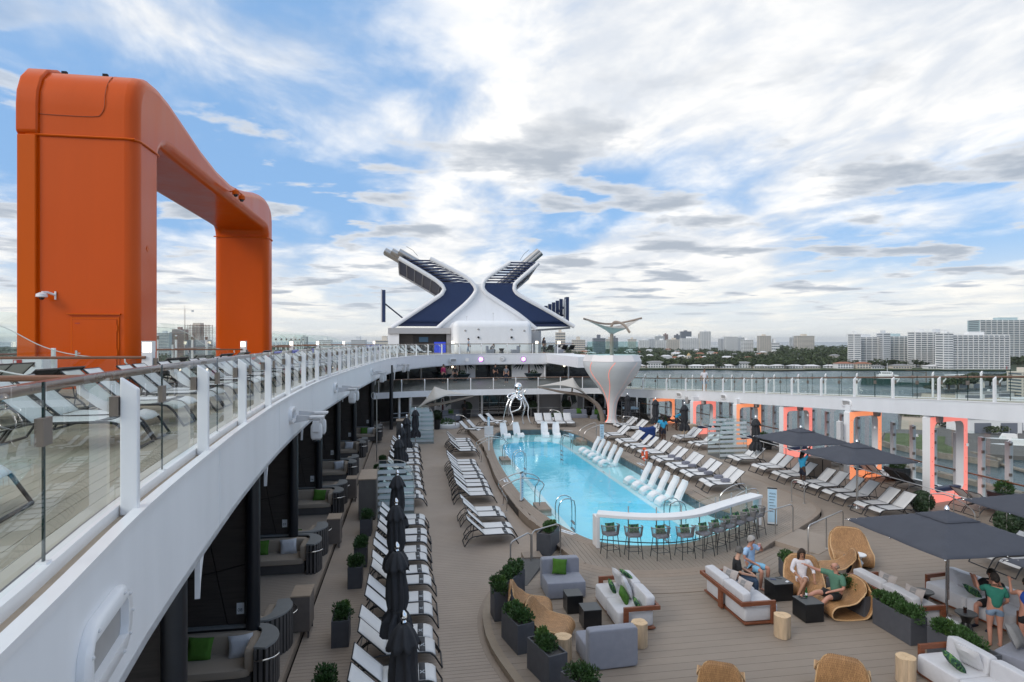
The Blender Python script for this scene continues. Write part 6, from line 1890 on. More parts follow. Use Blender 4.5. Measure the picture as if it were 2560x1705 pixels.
# outer glass wall
GC = smooth_curve([(24.85, 6, 0), (24.95, 20, 0), (24.95, 30, 0), (24.7, 38, 0), (24.0, 46, 0), (22.8, 53, 0), (21.6, 58, 0)], 0.8)
gw = thing('outer_glass_wall', 'tall glass wall with grey posts along the ship side', 'glass wall', (24.85, 6, 0))
O = Vector((24.85, 6, 0))
Wk = walk(GC, 1.28)
for i, (p, t) in enumerate(Wk):
 a = p - O
 MB().box(a.x - 0.07, a.y - 0.11, -0.35, a.x + 0.10, a.y + 0.11, 2.75).build('post', M['fixture'], gw, smooth=False)
 for z in (0.55, 1.3, 2.05, 2.6):
  MB().box(a.x - 0.10, a.y - 0.15, z, a.x + 0.02, a.y - 0.10, z + 0.13).build('clamp', M['bronze'], gw, smooth=False)
 if i + 1 < len(Wk):
  b = Wk[i + 1][0] - O
  MB().hexa([(a.x, a.y + 0.12, 0.1), (b.x, b.y - 0.12, 0.1), (b.x + 0.012, b.y - 0.12, 0.1), (a.x + 0.012, a.y + 0.12, 0.1)], [(a.x, a.y + 0.12, 2.95), (b.x, b.y - 0.12, 2.95), (b.x + 0.012, b.y - 0.12, 2.95), (a.x + 0.012, a.y + 0.12, 2.95)]).build('glass_panel', M['glass'], gw, smooth=False)
MB().tube([p - O + Vector((-0.22, 0, 1.08)) for p in GC], 0.038, 8).build('handrail', M['rail'], gw)
strip([p - O for p in GC], normals2(GC), -0.12, 0.14, -0.35, 0.10).build('kerb', M['white'], gw)
# ---------------------------------------------------------------- aft balconies and facades
Z15 = 2.80
B15 = smooth_curve([(-4.5, 50.6, Z15), (-1.0, 52.4, Z15), (3.0, 53.5, Z15), (9.0, 54.0, Z15), (14.0, 53.9, Z15), (16.2, 53.75, Z15), (17.3, 53.35, Z15)], 0.6)
BN15 = normals2(B15)
deck15 = struct(MB().prism([(p.x, p.y + 0.08) for p in B15] + [(22, 60), (22, 90), (-9, 90), (-9, 50.7)], Z15 - 0.32, Z15).build('balcony_deck', mat('balcony_floor', (0.075, 0.075, 0.072), 0.5, var=0.2, scale=0.5), smooth=False))
strip(B15, BN15, 0.0, 0.10, -0.50, 0.0).build('fascia', M['white'], deck15)
MB().prism([(p.x, p.y + 0.15) for p in B15] + [(22, 60), (22, 62), (-9, 62), (-9, 50.8)], Z15 - 0.40, Z15 - 0.33).build('soffit', M['white2'], deck15, smooth=False)
balustrade('glass_balustrade', 'glass balustrade along the lower aft balcony above the octopus', B15, BN15, H=1.0, d=2.0, start=0.3, off=0.12, posto=(0.02, 0.09), railo=0.26, two=False)
def facade(name, lab, x0, x1, y, z0, z1, m, depth=0.25):
 return tag(MB().box(x0, y, z0, x1, y + depth, z1).build(name, m, smooth=False), lab, 'wall')
# lower level: grey walls, dark glass centre, white columns
facade('aft_wall', 'grey panelled wall left of the dark doors under the balcony', 0.2, 6.2, 56.5, -0.2, 2.5, M['facade'])
facade('aft_wall', 'grey panelled wall right of the dark doors under the balcony', 11.6, 16.0, 56.5, -0.2, 2.5, M['facade'])
facade('aft_wall', 'dark recess behind the left end of the lower balcony', -9, 0.1, 56.6, -0.2, 2.5, M['interior'])
gd = thing('glass_doors', 'dark glass door front under the balcony behind the octopus', 'glass doors', (6.2, 56.6, 0))
box(0, 0.05, 0, 5.4, 0.1, 2.45).build('glazing', M['glassd'], gd, smooth=False)
for k in range(7):
 box(0.9 * k - 0.03, -0.02, 0, 0.9 * k + 0.03, 0.05, 2.45).build('mullion', M['black'] if k % 3 else M['white2'], gd, smooth=False)
for z in (0.55, 0.95, 1.35):
 box(0, 0.0, z, 5.4, 0.04, z + 0.025).build('bar', M['satin'], gd, smooth=False)
sw = thing('glass_side_wall', 'row of dark windows with white columns beside the goblet tub', 'windows', (16.0, 56.5, 0))
box(0, 0.1, 0, 7, 0.2, 2.45).build('glazing', M['glassd'], sw, smooth=False)
for k in range(7):
 box(1.05 * k - 0.06, -0.05, 0, 1.05 * k + 0.06, 0.1, 2.45).build('column', M['white2'], sw, smooth=False)
for x, y in ((0.0, 53.4), (2.2, 56.0), (6.35, 55.6), (11.5, 55.6), (-0.9, 53.2)):
 t = tag(MB().lathe([(0.10, 0), (0.10, 2.5)], (0, 0, 0), 12).build('column', M['white2'], loc=(x, y, ZL)), 'slim white column under the lower aft balcony', 'column', 'white columns aft')
# palms painted on panels
M['muralw'] = mat('mural_white', (0.66, 0.66, 0.67), 0.6, var=0.03)
M['mural_a'] = mat('mural_navy', (0.02, 0.035, 0.05), 0.6)
M['mural_b'] = mat('mural_green', (0.05, 0.075, 0.06), 0.6)
def palm_panel(x, y, z0, z1, w_, lab, small=False):
 t = thing('palm_mural', lab, 'mural', (x, y, z0))
 h = z1 - z0
 box(-w_ / 2, 0, 0, w_ / 2, 0.06, h).build('panel', M['muralw'], t, smooth=False)
 MB().hexa([(-0.13, -0.012, 0), (0.13, -0.012, 0), (0.13, -0.002, 0), (-0.13, -0.002, 0)], [(-0.05, -0.012, h * 0.75), (0.05, -0.012, h * 0.75), (0.05, -0.002, h * 0.75), (-0.05, -0.002, h * 0.75)]).build('painted_trunk', mat('mural_maroon', (0.10, 0.02, 0.03), 0.6), t, smooth=False)
 for s in (-1, 1):
  for k in range(4):
   C = smooth_curve([(0, -0.008, h * 0.80), (s * w_ * (0.10 + 0.05 * k), -0.008, h * (0.95 - 0.03 * k)), (s * w_ * (0.17 + 0.075 * k), -0.008, h * (0.72 - 0.03 * k)), (s * w_ * (0.22 + 0.085 * k), -0.008, h * (0.44 + 0.03 * k))], 0.1)
   MB().tube(C, [0.03 + 0.10 * math.sin(PI * i / (len(C) - 1)) for i in range(len(C))], 6, flat=0.06).build('painted_leaf', M['mural_a'] if (k + (s > 0)) % 2 else M['mural_b'], t)
palm_panel(2.9, 56.4, 0, 2.4, 1.5, 'small palm mural behind the closed umbrella on the lower level')
palm_panel(14.6, 56.4, 0, 2.4, 1.6, 'small palm mural near the round shrubs on the lower level')
# middle level facade (under the upper deck)
Y2 = 69.0
facade('aft_wall', 'dark glazed wall at the left of the middle level', -6, 3.6, Y2, Z15, Z16 - 0.6, M['glassd'])
facade('aft_wall', 'dark glazed wall at the right of the middle level', 15.2, 22.5, Y2, Z15, Z16 - 0.6, M['glassd'])
facade('aft_wall', 'dark glazed centre of the middle level between the palm murals', 7.2, 11.2, Y2, Z15, Z16 - 0.6, M['glassd'])
palm_panel(5.4, Y2 - 0.05, Z15, Z16 - 0.6, 3.5, 'large palm mural on the left of the middle level')
palm_panel(13.2, Y2 - 0.05, Z15, Z16 - 0.6, 3.9, 'large palm mural on the right of the middle level')
for x in (-0.2, 1.2, 6.2, 14.9, 17.6):
 tag(MB().lathe([(0.09, 0), (0.09, 1.7)], (0, 0, 0), 10).build('column', M['white2'], loc=(x, 68.35, Z15)), 'slim white column on the middle aft level', 'column', 'white columns on the middle level')
for x in (3.4, 5.4, 13.2):
 t = thing('bowl_planter', 'dark bowl planter behind the lower aft balcony glass', 'planter', (x, 66.5, Z15), 0, 'bowl planters on the balcony')
 MB().lathe([(0.4, 0), (0.55, 0.1), (0.95, 0.62), (1.0, 0.70), (0.9, 0.70)], (0, 0, 0), 20).build('bowl', mat('bowl_teal', (0.02, 0.04, 0.05), 0.4), t)
 m = MB(); leaf_cloud(m, (0, 0, 0.7), (0.45, 0.4, 0.22), 90, 0.14, random.Random(3)); m.build('foliage', M['leafd'], t, smooth=False)
for (x, z) in ((4.6, Z16 - 1.42), (17.2, Z16 - 1.4)):
 t = thing('bulb_lamp', 'small warm bulb hanging under the upper deck edge', 'lamp', (x, 68.6, z), 0, 'bulbs under the upper deck')
 MB().sphere((0, 0, 0), 0.10, 6).build('bulb', M['lamp'], t)
 MB().tube([(0, 0, 0.08), (0, 0, 0.34)], 0.01, 4).build('cord', M['black'], t)
# fascia fittings on the upper aft edge: clock, purple lamps, light boxes
fy = 67.99
def disc(t, r, y, m, nm, z=0):
 return MB().lathe([(r, 0), (r, 0.05)], (0, 0, 0), 24).xf(Matrix.Translation((0, y, z)) @ Matrix.Rotation(R(90), 4, 'X')).build(nm, m, t)
def yfas(x):
 p = min(EC, key=lambda q: abs(q.x - x) + (0 if q.y > 58 else 99)); return p.y
for px, lab in ((7.65, 'left'), (12.4, 'right')):
 t = thing('purple_lamp', 'round purple lamp on the upper aft fascia, %s of the clock' % ('towards the curved walkway' if lab == 'left' else 'towards the goblet tub'), 'lamp', (px, yfas(px) - 0.01, Z16 - 0.58))
 disc(t, 0.27, 0.0, M['black'], 'housing'); disc(t, 0.22, -0.045, M['purple'], 'lens')
ck = thing('wall_clock', 'round white clock on the upper aft fascia', 'clock', (10.05, fy, Z16 - 0.52))
disc(ck, 0.27, 0, M['satin'], 'rim'); disc(ck, 0.24, -0.02, M['white2'], 'face')
for a, l in ((R(95), 0.20), (R(150), 0.13)):
 MB().tube([(0, -0.08, 0), (l * -math.sin(a), -0.08, l * math.cos(a))], 0.016, 4).build('hand', M['black'], ck)
wall_box((4.45, yfas(4.45) - 0.3, Z16 - 0.62), R(-52), 1.0, 0.5, 'round-ended light box on the aft fascia near the left bend', frame=0.06)
wall_box((16.0, fy, Z16 - 0.45), R(-90), 1.0, 0.5, 'round-ended light box on the aft fascia near the goblet tub', frame=0.06)
tag(box(5.85, 66.6, Z16 - 0.78, 6.2, 66.75, Z16 - 0.42).build('junction_box', M['white2'], smooth=False), 'small square white box on the aft fascia', 'box')
# bridge from the upper deck to the goblet tub
br = struct(MB().box(15.0, 54.8, Z16 - 1.0, 18.15, 67.95, Z16 - 0.02).build('tub_bridge', M['white'], smooth=False))
# goblet-shaped hot tub
gt = thing('goblet_hot_tub', 'white goblet-shaped hot tub with coral light strips', 'hot tub', (16.45, 49.5, 0.3))
gp = [(0.62, 0.0), (0.52, 0.06), (0.40, 0.25), (0.37, 0.6), (0.37, 1.0), (0.47, 1.67), (0.77, 2.34), (1.25, 3.02), (1.78, 3.69), (2.2, 4.36), (2.36, 4.75), (2.39, 5.03)]
G3 = smooth_curve([(r, 0, z) for r, z in gp], 0.12)
MB().lathe([(p.x, p.z) for p in G3], (0, 0, 0), 48).build('bowl', mat('goblet_white', (0.66, 0.66, 0.66), 0.4, var=0.02), gt, ang=0.8)
MB().lathe([(2.30, 5.03), (2.42, 5.05), (2.16, 5.58), (2.05, 5.58), (2.05, 5.4)], (0, 0, 0), 8).xf(Matrix.Rotation(R(22.5 + 6), 4, 'Z')).build('rim', mat('goblet_rim', (0.74, 0.70, 0.69), 0.4), gt, smooth=False)
MB().lathe([(2.0, 5.5), (2.0, 5.52)], (0, 0, 0), 24).build('water', M['tile'], gt)
def rad(z):
 for i in range(len(G3) - 1):
  if G3[i].z <= z <= G3[i + 1].z:
   f = (z - G3[i].z) / max(1e-6, G3[i + 1].z - G3[i].z); return G3[i].x + f * (G3[i + 1].x - G3[i].x)
 return 0.4
for (a0, a1, mm) in ((-150, -178, 'strip'), (-102, -172, 'strip'), (-52, -120, 'stripd'), (-5, -75, 'stripd'), (60, 0, 'stripd')):
 C = []
 for i in range(40):
  u = i / 39; z = 4.98 * (1 - u) + 0.02 * u
  s = 0.5 - 0.5 * math.cos(PI * min(1, u * 1.5)) if True else u
  a = R(a0 - 10 * math.sin(u * PI * 3) * (1 - u) + (a1 - a0) * (u ** 1.5))
  r = rad(z) + 0.008
  C.append((r * math.cos(a), r * math.sin(a), z))
 MB().tube(C, 0.02 if mm == 'strip' else 0.012, 5).build('light_strip', M[mm], gt)
for k in range(10):
 a0, a1 = 2 * PI * k / 10 + 0.1, 2 * PI * (k + 1) / 10 + 0.08
 r = 2.1
 A, B = Vector((r * math.cos(a0), r * math.sin(a0), 5.56)), Vector((r * math.cos(a1), r * math.sin(a1), 5.56))
 n = Vector(((A + B).x, (A + B).y, 0)).normalized() * 0.01
 MB().hexa([A - n, B - n, B + n, A + n], [A - n + Vector((0, 0, 1.1)), B - n + Vector((0, 0, 1.1)), B + n + Vector((0, 0, 1.1)), A + n + Vector((0, 0, 1.1))]).build('glass_panel', M['glass2'], gt, smooth=False)
# tensile canopies
def saddle(t, pts, c, mname='tent'):
 """cloth with concave edges stretched between points round a centre"""
 P = [Vector(p) for p in pts]; Cc = Vector(c)
 n = len(P)
 rim = []
 for i in range(n):
  a, b = P[i], P[(i + 1) % n]
  for j in range(8):
   f = j / 8
   q = a.lerp(b, f); q = q.lerp(Cc, 0.22 * math.sin(PI * f))
   rim.append(q)
 m = MB(); k = len(rim)
 rings = 5
 for r_ in range(rings + 1):
  f = (r_ / rings)
  for q in rim:
   p = Cc.lerp(q, f)
   p.z = Cc.z + (q.z - Cc.z) * (f ** 0.75)
   m.v.append(tuple(p))
 for r_ in range(rings):
  for i in range(k):
   m.f.append((r_ * k + i, r_ * k + (i + 1) % k, (r_ + 1) * k + (i + 1) % k, (r_ + 1) * k + i))
 return m.build('canopy', M[mname], t, solid=0.02, ang=1.5)
tc = thing('tensile_canopy', 'winged fabric canopy on a post above the goblet tub', 'canopy', (16.6, 50.0, Z16 - 0.3))
MB().tube([(0, 0, 0), (0, 0, 2.4)], [0.18, 0.14], 10).build('post', M['tentarm'], tc)
Wp = smooth_curve([(-2.6, -0.6, 3.55), (-1.4, -0.3, 3.25), (-0.2, 0.2, 3.15), (1.2, 0.3, 3.3), (2.6, -0.1, 3.65)], 0.3)
MB().tube(Wp, 0.085, 8).build('wing_spar', M['tentarm'], tc)
Wq = smooth_curve([(-0.1, 0.1, 2.8), (0.2, -0.2, 3.3), (0.75, -0.9, 3.05), (1.1, -1.3, 2.4)], 0.15)
MB().tube(Wq, 0.11, 8, flat=0.6).build('hook_arm', M['tentarm'], tc)
saddle(tc, [(-2.55, -0.6, 3.5), (0.9, -1.2, 2.75), (2.5, -0.1, 3.6), (0.2, 1.2, 3.0)], (0, 0, 2.2))
def deck_canopy(x, y, z, s, lab):
 t = thing('tensile_canopy', lab, 'canopy', (x, y, z))
 C = smooth_curve([(-3.0 * s, 0, 0), (-2.85 * s, 0, 0.8), (-2.4 * s, 0, 1.55), (-1.3 * s, 0, 2.25), (0.4 * s, 0, 2.55), (2.4 * s, 0, 3.0)], 0.2)
 MB().tube(C, [0.22 - 0.16 * i / (len(C) - 1) for i in range(len(C))], 8).build('curved_arm', M['tentarm'], t)
 MB().tube([(-0.4 * s, 0, 2.4), (-0.5 * s, 0, 3.2)], 0.07, 6).build('prop', M['tentarm'], t)
 saddle(t, [(2.45 * s, 0, 3.05), (-0.4 * s, -1.6, 2.95), (-2.9 * s, 0, 1.1), (-0.4 * s, 1.6, 3.0)], (-0.5 * s, 0, 3.75))
deck_canopy(2.3, 46.9, ZL, 1.0, 'fabric canopy on a curved arm over the far left deck')
deck_canopy(13.0, 51.0, ZP, -1.05, 'fabric canopy on a curved arm beside the octopus sculpture')
# ---------------------------------------------------------------- chrome octopus
oc = thing('octopus_sculpture', 'polished chrome octopus sculpture standing at the far pool end', 'sculpture', (8.7, 50.4, ZP))
hd = MB().sphere((0.05, 0, 3.05), 0.36, 12, (0.95, 0.95, 1.05))
hd.sphere((0.05, 0, 2.62), 0.30, 10, (0.95, 0.9, 0.8))
hd.build('head', M['chrome'], oc)
tents = [
 [(0, 0, 2.5), (-0.55, -0.1, 2.25), (-0.95, -0.2, 1.55), (-1.15, -0.2, 0.8), (-1.15, -0.2, 0.25), (-1.0, -0.25, 0.03)],
 [(0, -0.1, 2.45), (-0.45, -0.3, 2.1), (-0.72, -0.5, 1.4), (-0.55, -0.6, 0.8), (-0.5, -0.7, 0.35), (-0.72, -0.8, 0.03)],
 [(0.05, 0, 2.45), (0.25, -0.2, 1.9), (0.15, -0.3, 1.35), (-0.3, -0.3, 1.12), (-0.62, -0.2, 1.0), (-0.75, 0.1, 0.7)],
 [(0.1, 0, 2.5), (0.5, -0.2, 2.1), (0.82, -0.3, 1.5), (0.78, -0.4, 0.85), (0.9, -0.5, 0.3), (1.12, -0.55, 0.03)],
 [(0.1, 0.1, 2.45), (0.55, 0.1, 2.2), (0.72, 0.2, 1.6), (0.5, 0.2, 1.0), (0.42, 0.2, 0.4), (0.55, 0.1, 0.03)],
 [(0.05, 0.1, 2.5), (0.4, 0.0, 2.0), (0.55, -0.2, 1.3), (0.4, -0.2, 0.7), (0.4, -0.3, 0.05)],
 [(-0.05, 0, 2.5), (-0.4, 0, 2.55), (-0.75, -0.1, 2.45), (-0.85, -0.2, 2.25), (-0.6, -0.3, 2.15), (-0.35, -0.2, 2.3)],
 [(0.1, 0, 2.45), (0.35, -0.2, 2.35), (0.5, -0.3, 2.6), (0.62, -0.3, 2.85), (0.78, -0.25, 2.88)],
 [(0, -0.1, 2.5), (-0.1, -0.4, 2.2), (0.15, -0.45, 2.05), (0.4, -0.35, 2.25), (0.45, -0.25, 2.5)]]
for tt in tents:
 C = smooth_curve(tt, 0.08)
 MB().tube(C, [0.105 - 0.07 * i / (len(C) - 1) for i in range(len(C))], 8).build('tentacle', M['chrome'], oc, ang=1.2)
# aft seats, bushes and kerbs near the far pool end
def lounge_bed(x, y, lab, sx=1.0):
 t = thing('curved_seat', lab, 'seat', (x, y, ZL if x < 4.5 else 0.0))
 MB().lathe([(1.05, 0), (1.1, 0.1), (1.05, 0.32), (0.8, 0.36), (0.75, 0.25)], (0, 0, 0), 24, None).build('ring', M['white2'], t)
 m = MB(); leaf_cloud(m, (0, 0.1, 0.42), (0.55, 0.5, 0.2), 160, 0.12, random.Random(5)); m.build('foliage', M['leaf'], t, smooth=False)
lounge_bed(3.0, 51.8, 'low curved white planter seat at the far left end')
lounge_bed(12.9, 53.6, 'low curved white planter seat behind the far loungers')
armless(3.6, 55.4, 0, 'grey block sofa with green pillow against the far left wall', 1.5)
loose_pillow((3.6, 55.6, 0.72), (R(72), 0, 0), 0.5, 0.5, 0.14, 'green', 'green pillow on the far left grey sofa', 'green pillows aft')
armless(14.6, 54.2, R(-8), 'grey block sofa with green pillow beside the goblet tub, wide one', 2.1)
loose_pillow((15.0, 54.4, 0.72), (R(72), 0, 0), 0.5, 0.5, 0.14, 'green', 'green pillow on the wide sofa near the goblet tub', 'green pillows aft')
armless(16.4, 53.2, R(-30), 'smaller grey block sofa with green pillow by the goblet tub', 1.2)
loose_pillow((16.35, 53.4, 0.72), (R(72), 0, R(-20)), 0.45, 0.45, 0.14, 'green', 'green pillow on the smaller sofa by the goblet tub', 'green pillows aft')
for x, y, lab in ((2.15, 50.9, 'tall black urn with boxwood ball at the far left corner'), (5.05, 55.6, 'tall black urn with boxwood ball by the dark doors'), (11.0, 55.6, 'tall black urn with boxwood ball right of the octopus'), (14.2, 55.8, 'tall black urn with boxwood ball at the small palm mural')):
 boxball(x, y, 0.42, lab, ZL if x < 4.4 else 0.0, True, 'urns with boxwood balls', 0.8)
ra = thing('aft_handrail', 'long steel handrail in front of the aft doors', 'handrail', (-1.5, 54.3, 0))
for z in (0.95, 0.6):
 MB().tube(smooth_curve([(0, -1.5, z), (5, 0.6, z), (9.0, 0.75, z), (10.2, 0.5, z)], 0.4), 0.022, 6).build('rail', M['satin'], ra)
for k in range(6):
 MB().tube([(2 + 1.6 * k, -0.4 + 0.25 * k if k < 4 else 0.7, 0), (2 + 1.6 * k, -0.4 + 0.25 * k if k < 4 else 0.7, 0.95)], 0.02, 6).build('post', M['satin'], ra)
ra = thing('aft_handrail', 'long steel handrail right of the octopus', 'handrail', (10.5, 54.9, 0))
MB().tube([(0, 0, 1.0), (6, 0, 1.0)], 0.022, 6).build('rail', M['satin'], ra)
for k in range(4):
 MB().tube([(0.2 + 1.9 * k, 0, 0), (0.2 + 1.9 * k, 0, 1.0)], 0.02, 6).build('post', M['satin'], ra)
for (x, y, a) in ((11.9, 52.6, 20), (16.6, 47.2, -50), (3.6, 50.2, 40)):
 rail('hoop_rail', 'small bent steel rail by the low steps aft of the pool', [(x, y, 0.2), (x, y, 0.95), (x + 0.06, y, 1.05), (x + 0.5, y - 0.2, 1.03), (x + 0.9, y - 0.5, 0.75), (x + 0.95, y - 0.52, 0.2)], 0.022, group='bent rails aft of the pool')
# ---------------------------------------------------------------- upper aft: white lounge block, bar, funnel
ub = thing('aft_lounge_block', 'white rounded lounge block below the funnel', 'deckhouse', (9.7, 73.2, Z16))
MB().box(-4.75, 0, -0.4, 4.75, 7, 3.85).build('shell', M['white'], ub, bevel=0.75, seg=6, ang=0.6)
for x in (-3.3, -1.75, 2.2, 3.75):
 MB().sphere((x, -0.02, 2.8 if abs(x) < 3 else 2.65), 0.14, 6, (1, 0.7, 0.8)).build('spotlight', M['recess'], ub)
for x in (-1.75, 2.2):
 MB().lathe([(0.13, 0), (0.13, 0.2)], (0, 0, 0), 12).xf(Matrix.Translation((x, 0, 1.85)) @ Matrix.Rotation(R(90), 4, 'X')).build('wall_lamp', M['black'], ub)
for x, h in ((-3.0, 0.5), (0.2, 0.9)):
 MB().tube([(x, 1.4, 3.7), (x, 1.4, 3.85 + h)], 0.03, 5).sphere((x, 1.4, 3.85 + h), 0.09, 4).build('antenna', M['fixture'], ub)
bar16 = thing('aft_bar', 'dark open bar with screens under the left funnel wing', 'bar', (2.0, 76.5, Z16))
box(-4.2, 0.6, -0.1, 2.6, 0.8, 2.6).build('back_wall', M['interior'], bar16, smooth=False)
box(-4.6, -0.4, 2.3, 2.9, 4.5, 3.0).build('canopy', M['facadew'], bar16, smooth=False)
box(-4.6, -0.2, -0.1, -3.3, 3.0, 2.3).build('side_block', M['white'], bar16, smooth=False)
box(2.4, -0.2, -0.1, 3.2, 3.0, 2.6).build('side_block', M['facade'], bar16, smooth=False)
box(-0.9, 0.5, 1.3, 0.2, 0.59, 1.9).build('screen', M['tv'], bar16, smooth=False)
box(0.9, -0.1, 0.0, 2.3, 0.0, 1.3).build('blue_panel', M['bluescr'], bar16, smooth=False)
box(-3.2, 0.3, 0.2, -1.6, 0.5, 2.2).build('shelves', M['darkwood'], bar16, smooth=False)
sup = tag(MB().lathe([(0.9, 0), (0.9, 2.7)], (0, 0, 0), 20).build('funnel_support', M['facadew'], loc=(15.7, 78.5, Z16)), 'round pale support under the right funnel wing', 'column')
FY = 79.0
FX = 8.65
K = 80 / 1560 * 0.2038          # metres per measuring unit on the funnel elevation
def fz(zx, zy):
 return ((zx - 1155) * K, 7 + (852.5 - (590 + zy * 0.2038)) * 80 / 1560)
fn = thing('funnel', 'white X-shaped funnel with navy panels and steel exhaust pipes', 'funnel', (FX, FY, Z16))
def path(pts, y=0, step=0.35):
 return smooth_curve([(fz(a, b)[0], y, fz(a, b)[1] - Z16) for a, b in pts], step)
LO = [(195, 300), (450, 445), (640, 560), (715, 625), (735, 665), (705, 720), (600, 795), (380, 945), (110, 1130)]
LI = [(565, 295), (800, 410), (980, 505), (1070, 575), (1118, 650), (1100, 715), (1000, 830), (820, 985), (640, 1145)]
RI = [(1540, 325), (1400, 415), (1270, 505), (1212, 570), (1200, 630), (1240, 700), (1390, 800), (1640, 960), (1868, 1140)]
RO = [(1895, 325), (1780, 425), (1660, 530), (1600, 590), (1592, 640), (1625, 700), (1760, 780), (2050, 935), (2350, 1110)]
def resample(C, n):
 ln = [0]
 for i in range(len(C) - 1):
  ln.append(ln[-1] + (C[i + 1] - C[i]).length)
 out = []
 for k in range(n + 1):
  d = ln[-1] * k / n
  i = max(j for j in range(len(ln)) if ln[j] <= d + 1e-9)
  i = min(i, len(C) - 2)
  f = (d - ln[i]) / max(1e-9, ln[i + 1] - ln[i])
  out.append(C[i].lerp(C[i + 1], f))
 return out
DEP = 7.0
def by_height(C, zs):
 out = []
 for z in zs:
  best = None
  for i in range(len(C) - 1):
   a, b = C[i], C[i + 1]
   if (a.z - z) * (b.z - z) <= 0:
    f = (z - a.z) / (b.z - a.z) if abs(b.z - a.z) > 1e-9 else 0
    best = a.lerp(b, f)
  out.append(best if best is not None else min(C, key=lambda p: abs(p.z - z)).copy())
 return out
for (A, B, nm) in ((LO, LI, 'left'), (RI, RO, 'right')):
 ca, cb_ = path(A), path(B)
 for C in (ca, cb_):
  MB().tube(C, 0.27, 10, flat=0.8).build('rim', M['white2'], fn)
 out = ca if nm == 'left' else cb_
 sgn = -1 if nm == 'left' else 1
 MB().tube([p + Vector((0, DEP, -1.2)) for p in out if p.z > 5.2], 0.24, 8).build('rim', M['white2'], fn)
 zw = 14.3 - Z16
 zb = 8.85 - Z16
 nb = 40
 zs = [zw + (zb - zw) * i / nb for i in range(nb + 1)]
 pa, pb = by_height(ca, zs), by_height(cb_, zs)
 for i in range(nb):
  pr = 0.0
  q = [pa[i], pb[i], pb[i + 1], pa[i + 1]]
  tip = max(0, (i - nb * 0.86) / (nb * 0.14))
  d0 = Vector((0, 0.05 + 0.9 * tip * tip, 0)); g = Vector((0, 0, 0.012))
  d1 = Vector((0, 0.05 + 0.9 * max(0, (i + 1 - nb * 0.86) / (nb * 0.14)) ** 2, 0)); th = Vector((0, 0.15, 0))
  MB().hexa([q[3] + d1 + g, q[2] + d1 + g, q[2] + d1 + g + th, q[3] + d1 + g + th], [q[0] + d0 - g, q[1] + d0 - g, q[1] + d0 - g + th, q[0] + d0 - g + th]).build('navy_board', M['navy'], fn, smooth=False)
 mb = MB(); k = len(pa)
 mb.add([p + Vector((0, 0.3, 0)) for p in pa] + [p + Vector((0, 0.3, 0)) for p in pb], [(i, i + 1, k + i + 1, k + i) for i in range(k - 1)])
 mb.build('backing', M['navyd'], fn, smooth=False)
 zs = [zw + 0.05 + (17.15 - 14.3 - 0.1) * i / 8 for i in range(9)]
 pa, pb = by_height(ca, zs), by_height(cb_, zs)
 for i in range(9):
  MB().tube([pa[i] + Vector((0, 0.1, 0)), pb[i] + Vector((0, 0.1, 0))], 0.10, 6).build('louvre', M['navyd'], fn)
  MB().tube([pa[i] + Vector((0, 3.0, -0.4)), pb[i] + Vector((0, 3.0, -0.4))], 0.09, 5).build('louvre', M['navyd'], fn)
  if i < 8:
   MB().tube([pa[i] + Vector((0, 1.2, 0)), pb[i + 1] + Vector((0, 1.2, 0))], 0.06, 5).build('truss', M['navyd'], fn)
 pts = [p for p in out if 11.9 - Z16 < p.z]
 fl = MB(); k = len(pts)
 fl.add([p + Vector((0, 0.3, -0.1)) for p in pts] + [p + Vector((0, DEP, -1.25)) for p in pts], [(i, i + 1, k + i + 1, k + i) for i in range(k - 1)])
 fl.build('flank', M['navyd'], fn)
 for f in range(0, k, 3):
  p = pts[f]
  MB().tube([p + Vector((sgn * 0.06, 0.3, -0.12)), p + Vector((sgn * 0.06, DEP, -1.27))], 0.06, 5).build('flank_bar', M['facadew'], fn)
 top = ca[0] if nm == 'left' else cb_[0]
 ax = (ca[0] - ca[4]).normalized() if nm == 'left' else (cb_[0] - cb_[4]).normalized()
 mid = (ca[0] + cb_[0]) / 2
 for j in range(6 if nm == 'left' else 4):
  off = Vector((-0.95 * sgn * -1 + (j % 3) * 0.75 * -sgn * -1, 1.4 + 1.3 * (j // 3) + 0.6 * (j % 3), 0))
  if nm == 'left':
   off = Vector((-1.55 + 0.62 * (j % 3), 1.4 + 1.4 * (j // 3) + 1.0 * (2 - j % 3), 0.1))
  else:
   off = Vector((0.25 + 0.55 * (j % 2), 1.4 + 1.4 * (j // 2), 0.1))
  b = mid + off
  MB().tube([b - ax * 7.5, b + ax * 0.4, b + ax * (2.55 - 0.35 * (j % 3))], 0.42, 12).build('exhaust_pipe', M['satin'], fn)
 b = mid + Vector((0.4 * -sgn, 1.0, 0.45))
 MB().tube([b, b + ax * 0.7 + Vector((0, 0, 0.35)), b + ax * 1.6 + Vector((0, 0, 0.35))], 0.03, 4).build('pipe_rail', M['black'], fn)
# white centre body
ci, cj = path(LI), path(RI)
zt, zb = 14.2 - Z16, 8.3 - Z16
zs = [zt + (zb - zt) * i / 24 for i in range(25)]
pa, pb = by_height(ci, zs), by_height(cj, zs)
mb = MB(); k = 25
Yf = Vector((0, 0.25, 0)); Yb = Vector((0, 9.0, 0))
mb.add([p + Yf for p in pa] + [p + Yf for p in pb] + [p + Yb for p in pa] + [p + Yb for p in pb], [(i, k + i, k + i + 1, i + 1) for i in range(k - 1)] + [(2 * k + i, 2 * k + i + 1, 3 * k + i + 1, 3 * k + i) for i in range(k - 1)] + [(0, 2 * k, 3 * k, k)])
mb.build('centre_body', M['white'], fn, ang=0.5)
